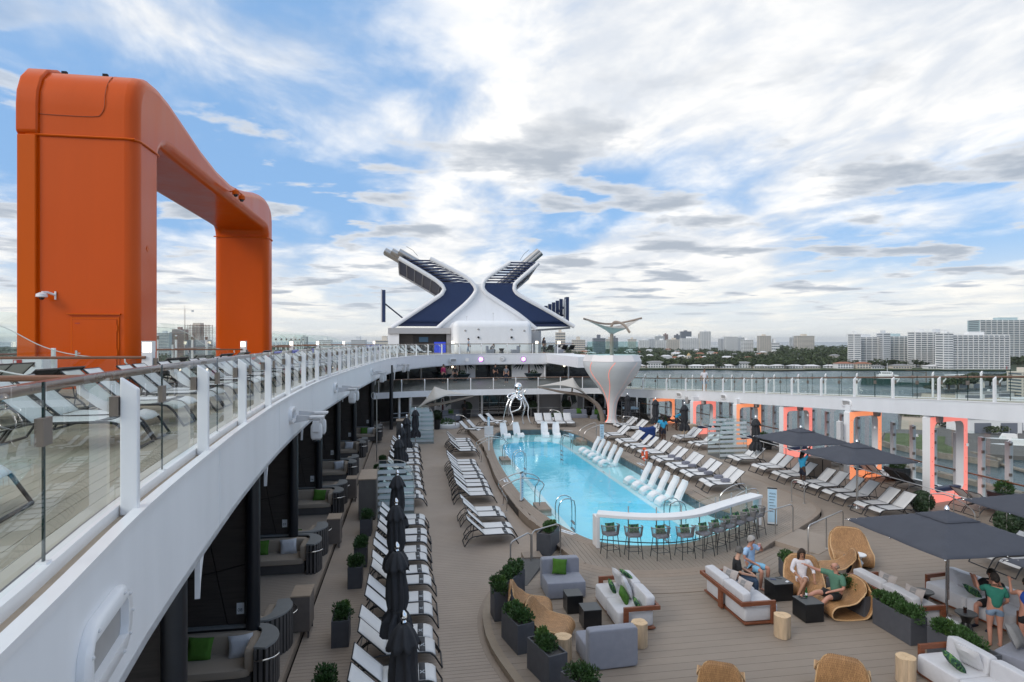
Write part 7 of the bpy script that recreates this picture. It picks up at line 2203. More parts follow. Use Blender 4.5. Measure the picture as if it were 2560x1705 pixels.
# underside of the wings
for (A, B) in ((LO, LI), (RI, RO)):
 a, b = path(A)[-1], path(B)[-1]
 MB().hexa([a + Vector((0.4, 0.9, -0.25)), b + Vector((-0.3, 0.9, -0.25)), b + Vector((-0.3, 8, -0.25)), a + Vector((0.4, 8, -0.25))], [a + Vector((0.4, 0.9, 0.0)), b + Vector((-0.3, 0.9, 0.0)), b + Vector((-0.3, 8, 0.0)), a + Vector((0.4, 8, 0.0))]).build('wing_underside', M['facadew'], fn, smooth=False)
# ship-name letter frames seen edge-on
for (x, y, s, lab) in ((-3.4, 84, -1, 'navy sign frame standing edge-on left of the funnel'), (21.9, 86, 1, 'navy sign letters standing edge-on right of the funnel')):
 t = thing('sign_frame', lab, 'sign frame', (x, y, 8.5))
 box(-0.2, -0.6, 1.0, 0.2, 0.6, 5.2 if s < 0 else 4.7).build('letter', M['navy'], t, smooth=False)
 box(-0.36, -0.5, 1.0, -0.22, 0.5, 5.3 if s < 0 else 4.4).build('edge', M['white2'], t, smooth=False)
 for k in range(5):
  MB().tube([(0.2 * -s, 0.3 * k, 3.4 + 0.0 * k), (-s * 3.4, 0.3 * k, 0.8)], 0.09, 5).build('stay', M['navyd'], t)
 if s > 0:
  for k in range(5):
   box(-0.3 - 0.55 * (k + 1), 0.6, 2.3 - 0.1 * k, -0.3 - 0.55 * k - 0.10, 0.9, 4.5 - 0.25 * k).build('letter', M['navy'], t, smooth=False)
  box(-5.5, 0.9, 2.0, 0.2, 1.0, 2.3).build('letter_rail', M['navyd'], t, smooth=False)
# furniture on the upper aft terrace
for (x, y, rz, lab) in ((9.0, 70.6, 90, 'grey armchair with a seated person on the upper aft terrace'), (11.9, 70.6, -90, 'empty grey armchair on the upper aft terrace'), (17.0, 70.4, 90, 'grey armchair near the glass at the right of the upper terrace')):
 t = armless(x, y, R(rz), lab, 0.85, 0.9)
 t.location.z = Z16
t = thing('hourglass_table', 'small dark table between the armchairs on the upper terrace', 'side table', (10.3, 70.4, Z16))
MB().lathe([(0.3, 0), (0.2, 0.3), (0.33, 0.58)], (0, 0, 0), 14).build('body', M['blackt'], t)
for k in range(4):
 put_lounger(LD, 17.2 + 0.9 * k, 73.5, Z16, R(100), 'black sling lounger on the upper aft terrace right of the lounge block', 'black loungers on the upper aft terrace')
for (x, y) in ((4.9, 72.6), (14.8, 72.4), (17.9, 74.0)):
 t = thing('lamp_post', 'white lamp post with lit lantern beside the lounge block', 'lamp', (x, y, Z16), 0, 'lamp posts on the upper aft terrace')
 MB().box(-0.15, -0.12, 0, 0.15, 0.12, 1.1).build('post', M['white2'], t, smooth=False)
 MB().box(-0.14, -0.11, 1.1, 0.14, 0.11, 1.4).build('lamp_glass', M['lamp'], t, smooth=False)
# ---------------------------------------------------------------- sea, shores and city
def water_mat():
 m = bpy.data.materials.new('channel_water')
 m.use_nodes = True
 t = m.node_tree; p = t.nodes['Principled BSDF']
 p.inputs['Base Color'].default_value = (0.035, 0.075, 0.095, 1)
 p.inputs['Roughness'].default_value = 0.16
 p.inputs['IOR'].default_value = 1.33
 c = t.nodes.new('ShaderNodeTexCoord')
 mp = t.nodes.new('ShaderNodeMapping'); mp.inputs['Scale'].default_value = (1, 0.45, 1); mp.inputs['Rotation'].default_value = (0, 0, 0.4)
 t.links.new(c.outputs['Object'], mp.inputs[0])
 n1 = t.nodes.new('ShaderNodeTexNoise'); n1.inputs['Scale'].default_value = 0.22; n1.inputs['Detail'].default_value = 6; n1.inputs['Roughness'].default_value = 0.65
 n2 = t.nodes.new('ShaderNodeTexNoise'); n2.inputs['Scale'].default_value = 0.012; n2.inputs['Detail'].default_value = 3
 t.links.new(mp.outputs[0], n1.inputs['Vector']); t.links.new(mp.outputs[0], n2.inputs['Vector'])
 b = t.nodes.new('ShaderNodeBump'); b.inputs['Strength'].default_value = 0.9; b.inputs['Distance'].default_value = 1.1
 t.links.new(n1.outputs[0], b.inputs['Height']); t.links.new(b.outputs[0], p.inputs['Normal'])
 mr = t.nodes.new('ShaderNodeMapRange'); mr.inputs[1].default_value = 0.35; mr.inputs[2].default_value = 0.65; mr.inputs[3].default_value = 0.12; mr.inputs[4].default_value = 0.30
 t.links.new(n2.outputs[0], mr.inputs[0]); t.links.new(mr.outputs[0], p.inputs['Roughness'])
 return m
sea = struct(MB().add([(-16000, -6000, HZ), (16000, -6000, HZ), (16000, 26000, HZ), (-16000, 26000, HZ)], [(0, 1, 2, 3)]).build('sea', water_mat(), smooth=False))
M['grass'] = mat('grass', (0.07, 0.10, 0.03), 0.9, var=0.35, scale=0.08, bump=0.3, bscale=2)
M['sand'] = mat('sand', (0.42, 0.36, 0.28), 0.9, var=0.12, scale=0.05)
M['land'] = mat('land_green', (0.045, 0.065, 0.03), 0.95, var=0.45, scale=0.02)
M['conc'] = mat('seawall_concrete', (0.23, 0.20, 0.165), 0.85, var=0.3, scale=0.4, bump=0.3, bscale=3)
M['asph'] = mat('asphalt', (0.12, 0.115, 0.11), 0.9, var=0.15, scale=0.1)
M['bw'] = mat('building_white', (0.80, 0.80, 0.79), 0.7, var=0.06, scale=0.05)
M['bw2'] = mat('building_cream', (0.66, 0.60, 0.52), 0.7, var=0.06, scale=0.05)
M['bg'] = mat('building_grey', (0.62, 0.64, 0.66), 0.7, var=0.06, scale=0.05)
M['bt'] = mat('building_teal', (0.42, 0.54, 0.56), 0.5, var=0.06, scale=0.05)
M['bb'] = mat('building_brick', (0.30, 0.19, 0.16), 0.8, var=0.1, scale=0.05)
M['bd'] = mat('building_dark', (0.17, 0.185, 0.22), 0.4, var=0.1, scale=0.05)
M['bwin'] = mat('building_window', (0.15, 0.175, 0.20), 0.2)
M['rooft'] = mat('roof_terracotta', (0.34, 0.14, 0.085), 0.8, var=0.15, scale=0.3)
M['roofw'] = mat('roof_white', (0.66, 0.66, 0.67), 0.6, var=0.06, scale=0.3)
M['roofg'] = mat('roof_grey', (0.26, 0.26, 0.265), 0.7, var=0.12, scale=0.3)
M['tree'] = mat('tree_foliage', (0.050, 0.070, 0.028), 0.9, var=0.6, scale=0.05, detail=2)
M['trunk'] = mat('trunk', (0.12, 0.09, 0.06), 0.9, var=0.2)
LZ = HZ + 1.4
def land(name, poly, m, z=LZ, wall=True):
 o = struct(MB().prism(poly, HZ - 2, z).build(name, m, smooth=False))
 return o
# far shore: a long mainland with a beach fringe
land('far_shore', [(-9000, 700), (-1500, 640), (-500, 760), (150, 815), (307, 812), (352, 813), (417, 808), (470, 760), (550, 764), (668, 740), (795, 698), (1300, 560), (2600, 600), (2600, 1500), (2300, 2600), (1500, 4000), (-9000, 5200)], M['land'])
struct(MB().prism([(300, 811), (417, 806.5), (470, 757), (560, 761), (668, 737), (795, 695), (1200, 570), (1200, 580), (800, 706), (672, 750), (560, 776), (478, 776), (420, 816), (300, 820)], LZ, LZ + 0.25).build('shore_fringe', M['grass'], smooth=False))
struct(MB().prism([(420, 806), (470, 756.5), (520, 757), (520, 764), (474, 765), (424, 812)], LZ + 0.25, LZ + 0.4).build('beach', M['sand'], smooth=False))
# near basin on the right: quay with grass, sand and sheds
quay = land('quay', [(178.5, 214), (177.5, 201), (176.5, 191.5), (182, 180.5), (184, 170.5), (188.5, 174), (191.5, 187), (200, 180), (260, 150), (700, 300), (640, 420), (430, 378), (386, 412), (368, 408), (300, 330), (268, 308), (212, 243), (196, 233)], M['asph'])
struct(MB().prism([(179.5, 213.5), (178.6, 201), (177.8, 192), (183, 182), (189.5, 189), (198, 205), (213, 220), (203, 231), (196, 232)], LZ, LZ + 0.12).build('lawn', M['grass'], smooth=False))
struct(MB().prism([(212, 242), (220, 238), (254, 254), (330, 300), (400, 370), (372, 405), (300, 328), (268, 305)], LZ, LZ + 0.10).build('sand_lot', M['sand'], smooth=False))
struct(MB().prism([(232, 234), (260, 250), (330, 286), (345, 276), (270, 236), (238, 226)], LZ + 0.10, LZ + 0.2).build('verge', M['grass'], smooth=False))
def seawall(pts, lab, h=1.9, w_=1.4):
 C = [Vector((a, b, HZ)) for a, b in pts]
 C = smooth_curve(C, 6)
 t = struct(strip(C, normals2(C), -w_ / 2, w_ / 2, -1.5, h).build('seawall', M['conc']))
 for p, tg in walk(C, 6.5, 1)[1:]:
  MB().box(p.x - 0.25, p.y - 0.25, HZ - 1, p.x + 0.25, p.y + 0.25, HZ + h + 0.15).build('pile', M['trunk'], t, smooth=False)
seawall([(195.5, 233), (178.5, 214), (177.3, 201), (176.2, 191.5), (181.8, 180.3), (183.9, 170.3), (188.6, 173.8), (191.6, 187)], 'quay edge')
seawall([(152.6, 176), (154.8, 163.5), (154.7, 155.8), (154.6, 136), (156, 100), (158, 60)], 'breakwater', 1.3, 2.2)
def block(name, lab, x, y, w_, d, h, rz, m, floors, style='band', z=LZ, roof=None, cat='building', group=None, bays=0, setback=None, sm=None):
 """tall building: body, a floor-by-floor set of window bands or balconies, roof house"""
 t = thing(name, lab, cat, (x, y, z), rz, group)
 sm = sm or M['bw']
 MB().box(-w_ / 2, -d / 2, -1, w_ / 2, d / 2, h).build('wall', m, t, smooth=False)
 fh = h / floors
 for k in range(floors):
  z0 = k * fh + fh * 0.34
  if style in ('band', 'balcony'):
   n = bays or 1
   for b in range(n):
    xa = -w_ / 2 + w_ * b / n + w_ / n * 0.06; xb = -w_ / 2 + w_ * (b + 1) / n - w_ / n * 0.06
    box(xa, -d / 2 - 0.12, z0, xb, -d / 2 - 0.02, z0 + fh * 0.42).build('window', M['bwin'], t, smooth=False)
   box(-w_ / 2 - 0.1, -d / 2 + d * 0.1, z0, -w_ / 2 - 0.02, d / 2 - d * 0.1, z0 + fh * 0.5).build('window', M['bwin'], t, smooth=False)
  if style == 'balcony':
   box(-w_ / 2 - 0.3, -d / 2 - 1.3, k * fh, w_ / 2 + 0.3, -d / 2 - 0.02, k * fh + fh * 0.30).build('balcony', sm, t, smooth=False)
 if style == 'balcony':
  for b in range((bays or 6) + 1):
   xa = -w_ / 2 + w_ * b / (bays or 6)
   box(xa - 0.25, -d / 2 - 1.1, 0, xa + 0.25, -d / 2 - 0.02, h).build('pier', sm, t, smooth=False)
 if roof is None:
  box(-w_ * 0.16, -d * 0.2, h, w_ * 0.12, d * 0.25, h + fh * 1.6).build('roof_house', m, t, smooth=False)
 box(-w_ / 2 - 0.2, -d / 2 - 0.2, h, w_ / 2 + 0.2, d / 2 + 0.2, h + 0.6).build('parapet', sm if style == 'balcony' else m, t, smooth=False)
 return t
F_ = 1560.0; CY, SY = math.cos(YAW), math.sin(YAW)
def loc_at(px, Zd):
 x = (px - 1280) / F_ * Zd
 return x * CY + Zd * SY, -x * SY + Zd * CY
def sz(px, Zd):
 return px / F_ * Zd
def ztop(py, Zd):
 return 7 + (852.5 - py) * Zd / F_
def bld(lab, px0, px1, py, Zd, m, floors, style='band', bays=0, depth=18, rz=None, **kw):
 x, y = loc_at((px0 + px1) / 2, Zd)
 w_ = sz(px1 - px0, Zd); h = ztop(py, Zd) - LZ
 return block('tower_block' if h > 25 else 'low_block', lab, x, y, w_, depth, h, -YAW - math.atan(((px0 + px1) / 2 - 1280) / F_) * 0.0 if rz is None else rz, M[m], floors, style, bays=bays, **kw)
# the white condominium row on the right shore
Zc = 905
bld('white condominium slab with grey blue bays on the far shore', 2128, 2200, 843, Zc + 40, 'bg', 17, 'balcony', 5)
bld('narrow white stair tower of the condominium on the far shore', 2127, 2144, 836, Zc + 25, 'bw', 17, 'band', 1)
bld('grey condominium slab with dark balconies beside the pine wood', 2200, 2276, 841, Zc + 45, 'bt', 17, 'balcony', 6)
bld('grey lift tower between two condominium slabs', 2199, 2217, 834, Zc + 30, 'bg', 17, 'band', 1)
bld('tall white condominium with wide balconies', 2278, 2322, 831, Zc + 10, 'bw', 17, 'balcony', 3)
bld('white condominium wing with blank stair tower', 2322, 2362, 831, Zc + 20, 'bg', 17, 'balcony', 4)
bld('broad white condominium with long balcony rows near the lawn', 2368, 2509, 838, Zc - 40, 'bw', 15, 'balcony', 11, depth=20)
bld('blank white end tower of the broad condominium', 2348, 2372, 834, Zc - 45, 'bw', 15, 'band', 2)
bld('tall pale green glass tower behind the white condominiums', 2434, 2600, 801, Zc + 190, 'bt', 24, 'balcony', 12, depth=30)
# skyline further off
sk = [('dark brown high-rise in the skyline', 1701, 1727, 829, 2700, 'bd', 22), ('white ribbed high-rise in the skyline', 1751, 1775, 829, 2300, 'bw', 24), ('slim cream tower against the white ribbed high-rise', 1747, 1753, 834, 2450, 'bw2', 22), ('pinkish pointed tower in the skyline', 1659, 1669, 836, 3000, 'bb', 20), ('grey office block left of the dark high-rise', 1638, 1660, 841, 3000, 'bg', 14),
      ('blue grey glass slab in the skyline', 1686, 1701, 838, 2900, 'bd', 16), ('long white slab of flats in front of the dark high-rise', 1702, 1744, 846, 2100, 'bw', 12), ('white slab of flats left of the dark high-rise', 1668, 1702, 849, 2300, 'bw2', 11), ('cream block with many flats in the skyline', 1640, 1668, 851, 2500, 'bw', 9),
      ('grey slab beside the paired white towers', 1798, 1812, 847, 1900, 'bg', 15), ('paired white ribbed towers', 1812, 1842, 842, 1850, 'bw', 17), ('grey tower right of the paired white towers', 1842, 1858, 844, 1950, 'bg', 16), ('low white block right of the paired towers', 1855, 1880, 850, 1750, 'bw', 11),
      ('tan ribbed tower by the sea horizon', 1896, 1924, 840, 1700, 'bw2', 18), ('low white building beside the tan tower', 1925, 1945, 857, 1700, 'bw', 5), ('grey tower next to the stepped cream tower', 1977, 1990, 844, 1800, 'bg', 14), ('stepped cream tower near the pine wood', 1989, 2031, 840, 1750, 'bw2', 15),
      ('far pale block left of the skyline', 1570, 1590, 848, 3300, 'bw2', 8), ('far white block beyond the goblet tub', 1598, 1622, 851, 3200, 'bw', 8), ('far grey block near the pinkish tower', 1622, 1640, 848, 3300, 'bg', 9),
      ('dark stepped block behind the tub canopy', 1482, 1512, 846, 1500, 'bd', 8), ('low pale terrace block behind the tub glass', 1430, 1462, 850, 1700, 'bw2', 7), ('blue glass block behind the tub canopy', 1530, 1544, 845, 2400, 'bd', 10), ('pale hotel block behind the tub canopy', 1515, 1532, 848, 2400, 'bw2', 9),
      ('cream control-tower-like hotel beside the funnel wing', 1389, 1412, 832, 1000, 'bw2', 12),
      ('grey apartment cluster between the arch legs', 398, 428, 833, 1500, 'bg', 16), ('darker apartment block beside the cluster between the arch legs', 420, 437, 836, 1650, 'bd', 15), ('brown grey round tower between the arch legs', 436, 466, 824, 1400, 'bb', 18),
      ('blue glass tower beyond the sun-deck windbreak', 754, 768, 842, 2600, 'bd', 14), ('low pale blocks beyond the sun-deck windbreak', 724, 752, 849, 2600, 'bw2', 6), ('low white block beyond the far windbreak', 800, 830, 850, 2800, 'bw', 5), ('low grey block beyond the far windbreak end', 880, 915, 850, 2600, 'bg', 5), ('low pale shed by the sun-deck screens', 940, 985, 851, 2300, 'bw2', 4)]
for (lab, a, b, py, Zd, m, fl) in sk:
 bld(lab, a, b, py, Zd, m, fl, 'band', max(1, int((b - a) / 5)), depth=max(20, sz(b - a, Zd) * 0.5))
# unfinished tower and crane
x, y = loc_at(497, 1350)
t = thing('unfinished_tower', 'unfinished concrete tower with open floors between the arch legs', 'building', (x, y, LZ), -YAW)
hh = ztop(812, 1350) - LZ; w_ = sz(58, 1350)
MB().box(-w_ * 0.18, -8, 0, w_ * 0.14, 8, hh + 4).build('core', M['bw2'], t, smooth=False)
MB().box(-w_ / 2, -10, 0, w_ / 2, 10, hh * 0.55).build('clad_floors', M['bd'], t, smooth=False)
for k in range(9):
 z = hh * (0.58 + 0.05 * k)
 box(-w_ / 2, -10, z, w_ / 2, 10, z + 0.6).build('floor_slab', M['bb'], t, smooth=False)
for k in range(9):
 xx = -w_ / 2 + w_ * k / 8
 for yy in (-9.5, 9.5):
  box(xx - 0.4, yy - 0.4, hh * 0.55, xx + 0.4, yy + 0.4, hh).build('column', M['bb'], t, smooth=False)
x, y = loc_at(462, 1340)
cr = thing('tower_crane', 'pale lattice tower crane over the unfinished tower', 'crane', (x, y, LZ), -YAW)
ch = ztop(773, 1340) - LZ
cmb = MB()
for sx in (-0.8, 0.8):
 for sy in (-0.8, 0.8):
  cmb.tube([(sx, sy, 0), (sx, sy, ch)], 0.18, 4)
for k in range(int(ch / 3)):
 cmb.tube([(-0.8, -0.8, 3 * k), (0.8, -0.8, 3 * k + 3)], 0.10, 4).tube([(0.8, -0.8, 3 * k), (0.8, 0.8, 3 * k + 3)], 0.10, 4)
cmb.build('mast', M['bw2'], cr, smooth=False)
jb = MB().tube([(-sz(62, 1340), 0, ch), (sz(22, 1340), 0, ch - 2)], 0.35, 4).tube([(-sz(60, 1340), 0, ch + 1.6), (sz(8, 1340), 0, ch + 0.8)], 0.22, 4)
for k in range(18):
 xa = -sz(62, 1340) + k * 3.6
 jb.tube([(xa, 0, ch), (xa + 1.8, 0, ch + 1.5)], 0.1, 4)
jb.build('jib', M['bw2'], cr, smooth=False)
MB().box(sz(17, 1340), -1, ch - 6, sz(22, 1340), 1, ch - 2).build('counterweight', M['bg'], cr, smooth=False)
MB().tube([(0, 0, ch), (0, 0, ch + 8)], 0.4, 4).tube([(0, 0, ch + 8), (-sz(40, 1340), 0, ch + 1.6)], 0.08, 4).tube([(0, 0, ch + 8), (sz(18, 1340), 0, ch)], 0.08, 4).build('head_frame', M['bw2'], cr, smooth=False)
# waterfront houses
def house(px, Zd, w_, d, h, m, rm, lab, two=False, hip=0.35):
 x, y = loc_at(px, Zd)
 t = thing('waterfront_house', lab, 'house', (x, y, LZ), -YAW + random.uniform(-0.06, 0.06), 'houses on the far shore')
 box(-w_ / 2, -d / 2, 0, w_ / 2, d / 2, h).build('wall', M[m], t, smooth=False)
 ov = 1.2
 A = [(-w_ / 2 - ov, -d / 2 - ov, h), (w_ / 2 + ov, -d / 2 - ov, h), (w_ / 2 + ov, d / 2 + ov, h), (-w_ / 2 - ov, d / 2 + ov, h)]
 r = w_ * 0.22; rh = d * hip * 0.5
 MB().add(A + [(-r, 0, h + rh), (r, 0, h + rh)], [(0, 1, 5, 4), (1, 2, 5), (2, 3, 4, 5), (3, 0, 4), (3, 2, 1, 0)]).build('roof', M[rm], t, smooth=False)
 n = int(w_ / 3.6)
 for fl in range(2 if two else 1):
  for k in range(n):
   xa = -w_ / 2 + (k + 0.5) * w_ / n
   box(xa - 1.1, -d / 2 - 0.12, 0.7 + 3.2 * fl, xa + 1.1, -d / 2 - 0.02, 2.6 + 3.2 * fl).build('window', M['bwin'], t, smooth=False)
hs = [(1639, 905, 26, 14, 7.5, 'bw', 'roofg', 'two-storey white villa with grey roof and arched windows', True), (1691, 895, 24, 12, 3.4, 'bw2', 'roofg', 'low grey-roofed bungalow next to the big villa', False), (1741, 888, 20, 12, 3.2, 'bw', 'roofw', 'low white-roofed bungalow right of the grey one', False), (1777, 886, 22, 12, 3.2, 'bw2', 'roofw', 'wide white-hipped bungalow on the shore', False), (1819, 892, 24, 12, 3.3, 'bw', 'roofw', 'white bungalow with a peaked turret roof', False), (1858, 895, 24, 13, 7, 'bw', 'roofg', 'modern two-storey house with balconies', True), (1901, 885, 22, 12, 3.2, 'bw2', 'roofw', 'long white bungalow above the beach end', False), (1941, 890, 24, 12, 3.3, 'bw', 'roofw', 'pair-roofed white bungalow above the sand', False), (1987, 886, 20, 12, 3.2, 'bw', 'roofw', 'white bungalow near the grass point', False), (2026, 884, 22, 12, 3.2, 'bw2', 'roofw', 'white bungalow between palms', False), (2074, 895, 14, 11, 3.0, 'bw', 'roofw', 'small white house before the villas', False), (2108, 880, 22, 13, 7, 'bw', 'rooft', 'white arched villa with terracotta roof', True), (2154, 878, 20, 12, 7, 'bw2', 'rooft', 'cream villa with red hip roof', True), (2189, 876, 18, 11, 3.2, 'bw', 'roofg', 'blue-grey roofed bungalow under the condominiums', False), (2250, 876, 26, 12, 4.2, 'bw2', 'roofg', 'long beige bungalow under the condominiums', False), (2333, 870, 22, 13, 3.6, 'bw', 'roofw', 'stepped white-roofed house beside the broad condominium', False), (1930, 1050, 26, 12, 5, 'bg', 'roofg', 'grey gabled house among the trees', True), (2008, 1120, 34, 14, 6, 'bw', 'roofw', 'long flat white house among the trees', False), (1615, 1300, 30, 14, 5, 'bw', 'roofw', 'white house inland behind the big villa', False), (1764, 1150, 16, 12, 9, 'bw', 'roofw', 'tall white house deep in the trees', True), (1795, 1010, 26, 12, 5, 'bw2', 'rooft', 'terracotta-roofed house behind the bungalows', False), (1855, 1080, 20, 12, 6, 'bw2', 'rooft', 'orange-roofed house behind the modern house', False), (1600, 905, 14, 10, 3, 'bw2', 'roofw', 'small pale house left of the big villa', False)]
for hq in hs:
 house(*hq[:7], hq[7], hq[8])
x, y = loc_at(1722, 1010)
ct = thing('domed_tower', 'yellow belfry with a small dome among the trees', 'tower', (x, y, LZ), -YAW)
box(-3.2, -3.2, 0, 3.2, 3.2, 15).build('shaft', M['bw2'], ct, smooth=False)
for sx in (-1.4, 1.4):
 box(sx - 0.7, -3.3, 10, sx + 0.7, -3.22, 13.5).build('belfry_opening', M['bwin'], ct, smooth=False)
MB().lathe([(2.8, 15), (2.6, 16.6), (1.8, 18), (0.4, 18.8), (0.15, 20.5)], (0, 0, 0), 14).build('dome', mat('dome_yellow', (0.5, 0.36, 0.17), 0.7), ct)
# trees: a wood too far off to pick apart, and single palms and trees along the shore
def crown(m, x, y, z, r, h, n, rng, ls):
 for _ in range(n):
  a = rng.uniform(0, 2 * PI); q = rng.uniform(0.2, 1) ** 0.6; zz = rng.uniform(-0.55, 1)
  k = q * math.sqrt(max(0.05, 1 - zz * zz))
  p = Vector((x + r * k * math.cos(a), y + r * k * math.sin(a), z + h * 0.5 + zz * h * 0.5))
  d = Vector((rng.uniform(-1, 1), rng.uniform(-1, 1), rng.uniform(-0.2, 0.8))).normalized() * ls * rng.uniform(0.6, 1.3)
  s = d.cross(Vector((rng.uniform(-1, 1), rng.uniform(-1, 1), rng.uniform(-1, 1)))).normalized() * ls * 0.6
  n0 = len(m.v)
  m.v += [tuple(p - d), tuple(p + s), tuple(p + d), tuple(p - s)]; m.f.append((n0, n0 + 1, n0 + 2, n0 + 3))
rng = random.Random(21)
wood = MB()
cnt = 0
while cnt < 5200:
 Zd = 915 + 1700 * rng.random() ** 1.5
 px = rng.uniform(1380, 2620)
 x, y = loc_at(px, Zd)
 if Zd < 935 and rng.random() < 0.5:
  continue
 if Zd < 950 and 2120 < px < 2560 and rng.random() < 0.6:
  continue
 r = rng.uniform(4, 8) * (1 + (Zd - 900) / 3000)
 h = rng.uniform(6, 12)
 if 1940 < px < 2140 and Zd > 1150:
  h *= 1.9
 crown(wood, x, y, LZ + 1.0, r, h, 26 if Zd < 1300 else 14, rng, r * 0.34)
 cnt += 1
for _ in range(1500):
 Zd = 900 + 2600 * rng.random()
 px = rng.uniform(-60, 1380)
 x, y = loc_at(px, Zd)
 crown(wood, x, y, LZ, rng.uniform(6, 12), rng.uniform(6, 11), 14, rng, 3.4)
stuff(tag(wood.build('far_wood', M['tree'], smooth=False), 'dark green wood covering the far shore behind the houses', 'trees'))
# many small pale roofs among the trees
for k in range(60):
 Zd = rng.uniform(1050, 2200); px = rng.uniform(1420, 2120)
 x, y = loc_at(px, Zd)
 w_ = rng.uniform(10, 22); hh = rng.uniform(8.5, 12)
 t = thing('inland_house', 'small pale-roofed house among the trees inland', 'house', (x, y, LZ), rng.uniform(-0.5, 0.5), 'pale roofs among the trees')
 box(-w_ / 2, -5, 0, w_ / 2, 5, hh).build('wall', M[rng.choice(('bw', 'bw2'))], t, smooth=False)
 MB().add([(-w_ / 2 - 1, -6, hh), (w_ / 2 + 1, -6, hh), (w_ / 2 + 1, 6, hh), (-w_ / 2 - 1, 6, hh), (-w_ * 0.25, 0, hh + 2.5), (w_ * 0.25, 0, hh + 2.5)], [(0, 1, 5, 4), (1, 2, 5), (2, 3, 4, 5), (3, 0, 4), (3, 2, 1, 0)]).build('roof', M[rng.choice(('roofw', 'roofw', 'roofg', 'rooft'))], t, smooth=False)
def broad_tree(x, y, r, h, lab, group, z=LZ):
 t = thing('broadleaf_tree', lab, 'tree', (x, y, z), 0, group)
 MB().tube([(0, 0, -0.2), (0.1, 0, h * 0.35), (0.2, 0.1, h * 0.6)], [r * 0.09, r * 0.07, r * 0.04], 6).tube([(0.1, 0, h * 0.35), (r * 0.4, 0, h * 0.6)], [r * 0.05, r * 0.03], 5).tube([(0.1, 0, h * 0.35), (-r * 0.4, 0.2, h * 0.62)], [r * 0.05, r * 0.03], 5).build('trunk', M['trunk'], t)
 m = MB(); rg = random.Random(int(x * 7 + y))
 for k in range(6):
  crown(m, rg.uniform(-0.5, 0.5) * r, rg.uniform(-0.5, 0.5) * r, h * rg.uniform(0.3, 0.6), r * rg.uniform(0.45, 0.65), h * 0.42, 130, rg, r * 0.13)
 m.build('crown', M['tree'], t, smooth=False)
def palm_tree(x, y, h, lab, group):
 t = thing('palm_tree', lab, 'palm', (x, y, LZ), 0, group)
 MB().tube([(0, 0, -0.2), (0.2, 0, h * 0.5), (0.1, 0, h)], [0.3, 0.22, 0.18], 6).build('trunk', M['trunk'], t)
 m = MB(); rg = random.Random(int(x + y * 3))
 for k in range(13):
  a = 2 * PI * k / 13 + rg.uniform(-0.2, 0.2); l = rg.uniform(2.4, 3.3); e = rg.uniform(0.1, 1.0)
  d = Vector((math.cos(a), math.sin(a), 0)); s = Vector((-d.y, d.x, 0)) * 0.35
  P = [Vector((0.1, 0, h)), Vector((0.1, 0, h)) + d * l * 0.5 + Vector((0, 0, e * 1.2)), Vector((0.1, 0, h)) + d * l + Vector((0, 0, e * 0.6 - 1.3))]
  n0 = len(m.v)
  m.v += [tuple(P[0]), tuple(P[1] + s), tuple(P[2]), tuple(P[1] - s)]; m.f.append((n0, n0 + 1, n0 + 2, n0 + 3))
 m.build('crown', M['tree'], t, smooth=False)
for px in (1615, 1662, 1718, 1757, 1798, 1838, 1880, 1921, 1962, 2008, 2048, 2090, 2132, 2168, 2213, 2228, 2262, 2290, 2300, 2316, 2395, 2520, 2545):
 x, y = loc_at(px, random.uniform(872, 915))
 broad_tree(x, y, random.uniform(4.5, 7.5), random.uniform(7, 12), 'broad tree beside the waterfront houses', 'trees beside the waterfront houses')
for px, h in ((2070, 11), (2122, 12), (2192, 10), (2402, 11), (2440, 9), (2467, 14), (2497, 16), (2555, 13), (1905, 10), (1985, 11), (1770, 10)):
 x, y = loc_at(px, random.uniform(862, 885))
 palm_tree(x, y, h, 'single palm on the lawn of the far shore', 'palms along the far shore')
# basin: trees, sheds, cars, workboat
for (px, Zd, r, h) in ((2345, 505, 9, 9), (2372, 490, 10, 10), (2395, 500, 9, 10), (2420, 500, 9, 11), (2440, 540, 9, 11), (2475, 540, 9, 10), (2500, 530, 9, 10), (2525, 530, 9, 11), (2550, 520, 9, 10), (2330, 470, 6, 6)):
 x, y = loc_at(px, Zd)
 broad_tree(x, y, r, h, 'rounded dark tree on the quay behind the sloping track', 'trees on the quay')
for k, (px, Zd, r) in enumerate(((2278, 318, 3), (2292, 316, 3), (2340, 290, 3.5), (2360, 282, 4), (2385, 285, 4), (2410, 270, 4), (2478, 260, 3.2), (2500, 262, 3.6), (2545, 330, 5), (2525, 300, 5), (2262, 318, 2.5))):
 x, y = loc_at(px, Zd)
 t = thing('shrub', 'low round shrub on the quay beyond the glass wall', 'shrub', (x, y, LZ), 0, 'shrubs on the quay')
 m = MB(); crown(m, 0, 0, 0, r, r * 0.95, 260, random.Random(k), r * 0.14); m.build('foliage', M['tree'], t, smooth=False)
def shed(px, Zd, w_, d, h, lab, m='bw', doors=2, rz=None, roof='roofg'):
 x, y = loc_at(px, Zd)
 t = thing('quay_building', lab, 'building', (x, y, LZ), -YAW if rz is None else rz, 'sheds and stores on the quay')
 box(-w_ / 2, -d / 2, 0, w_ / 2, d / 2, h).build('wall', M[m], t, smooth=False)
 box(-w_ / 2 - 0.4, -d / 2 - 0.4, h, w_ / 2 + 0.4, d / 2 + 0.4, h + 0.5).build('roof', M[roof], t, smooth=False)
 for k in range(doors):
  xa = -w_ / 2 + (k + 0.5) * w_ / doors
  box(xa - w_ / doors * 0.32, -d / 2 - 0.08, 0, xa + w_ / doors * 0.32, -d / 2 - 0.02, h * 0.72).build('door', M['bd'], t, smooth=False)
 return t
shed(2458, 268, 22, 14, 6.0, 'white boathouse with dark barred door at the basin', doors=2)
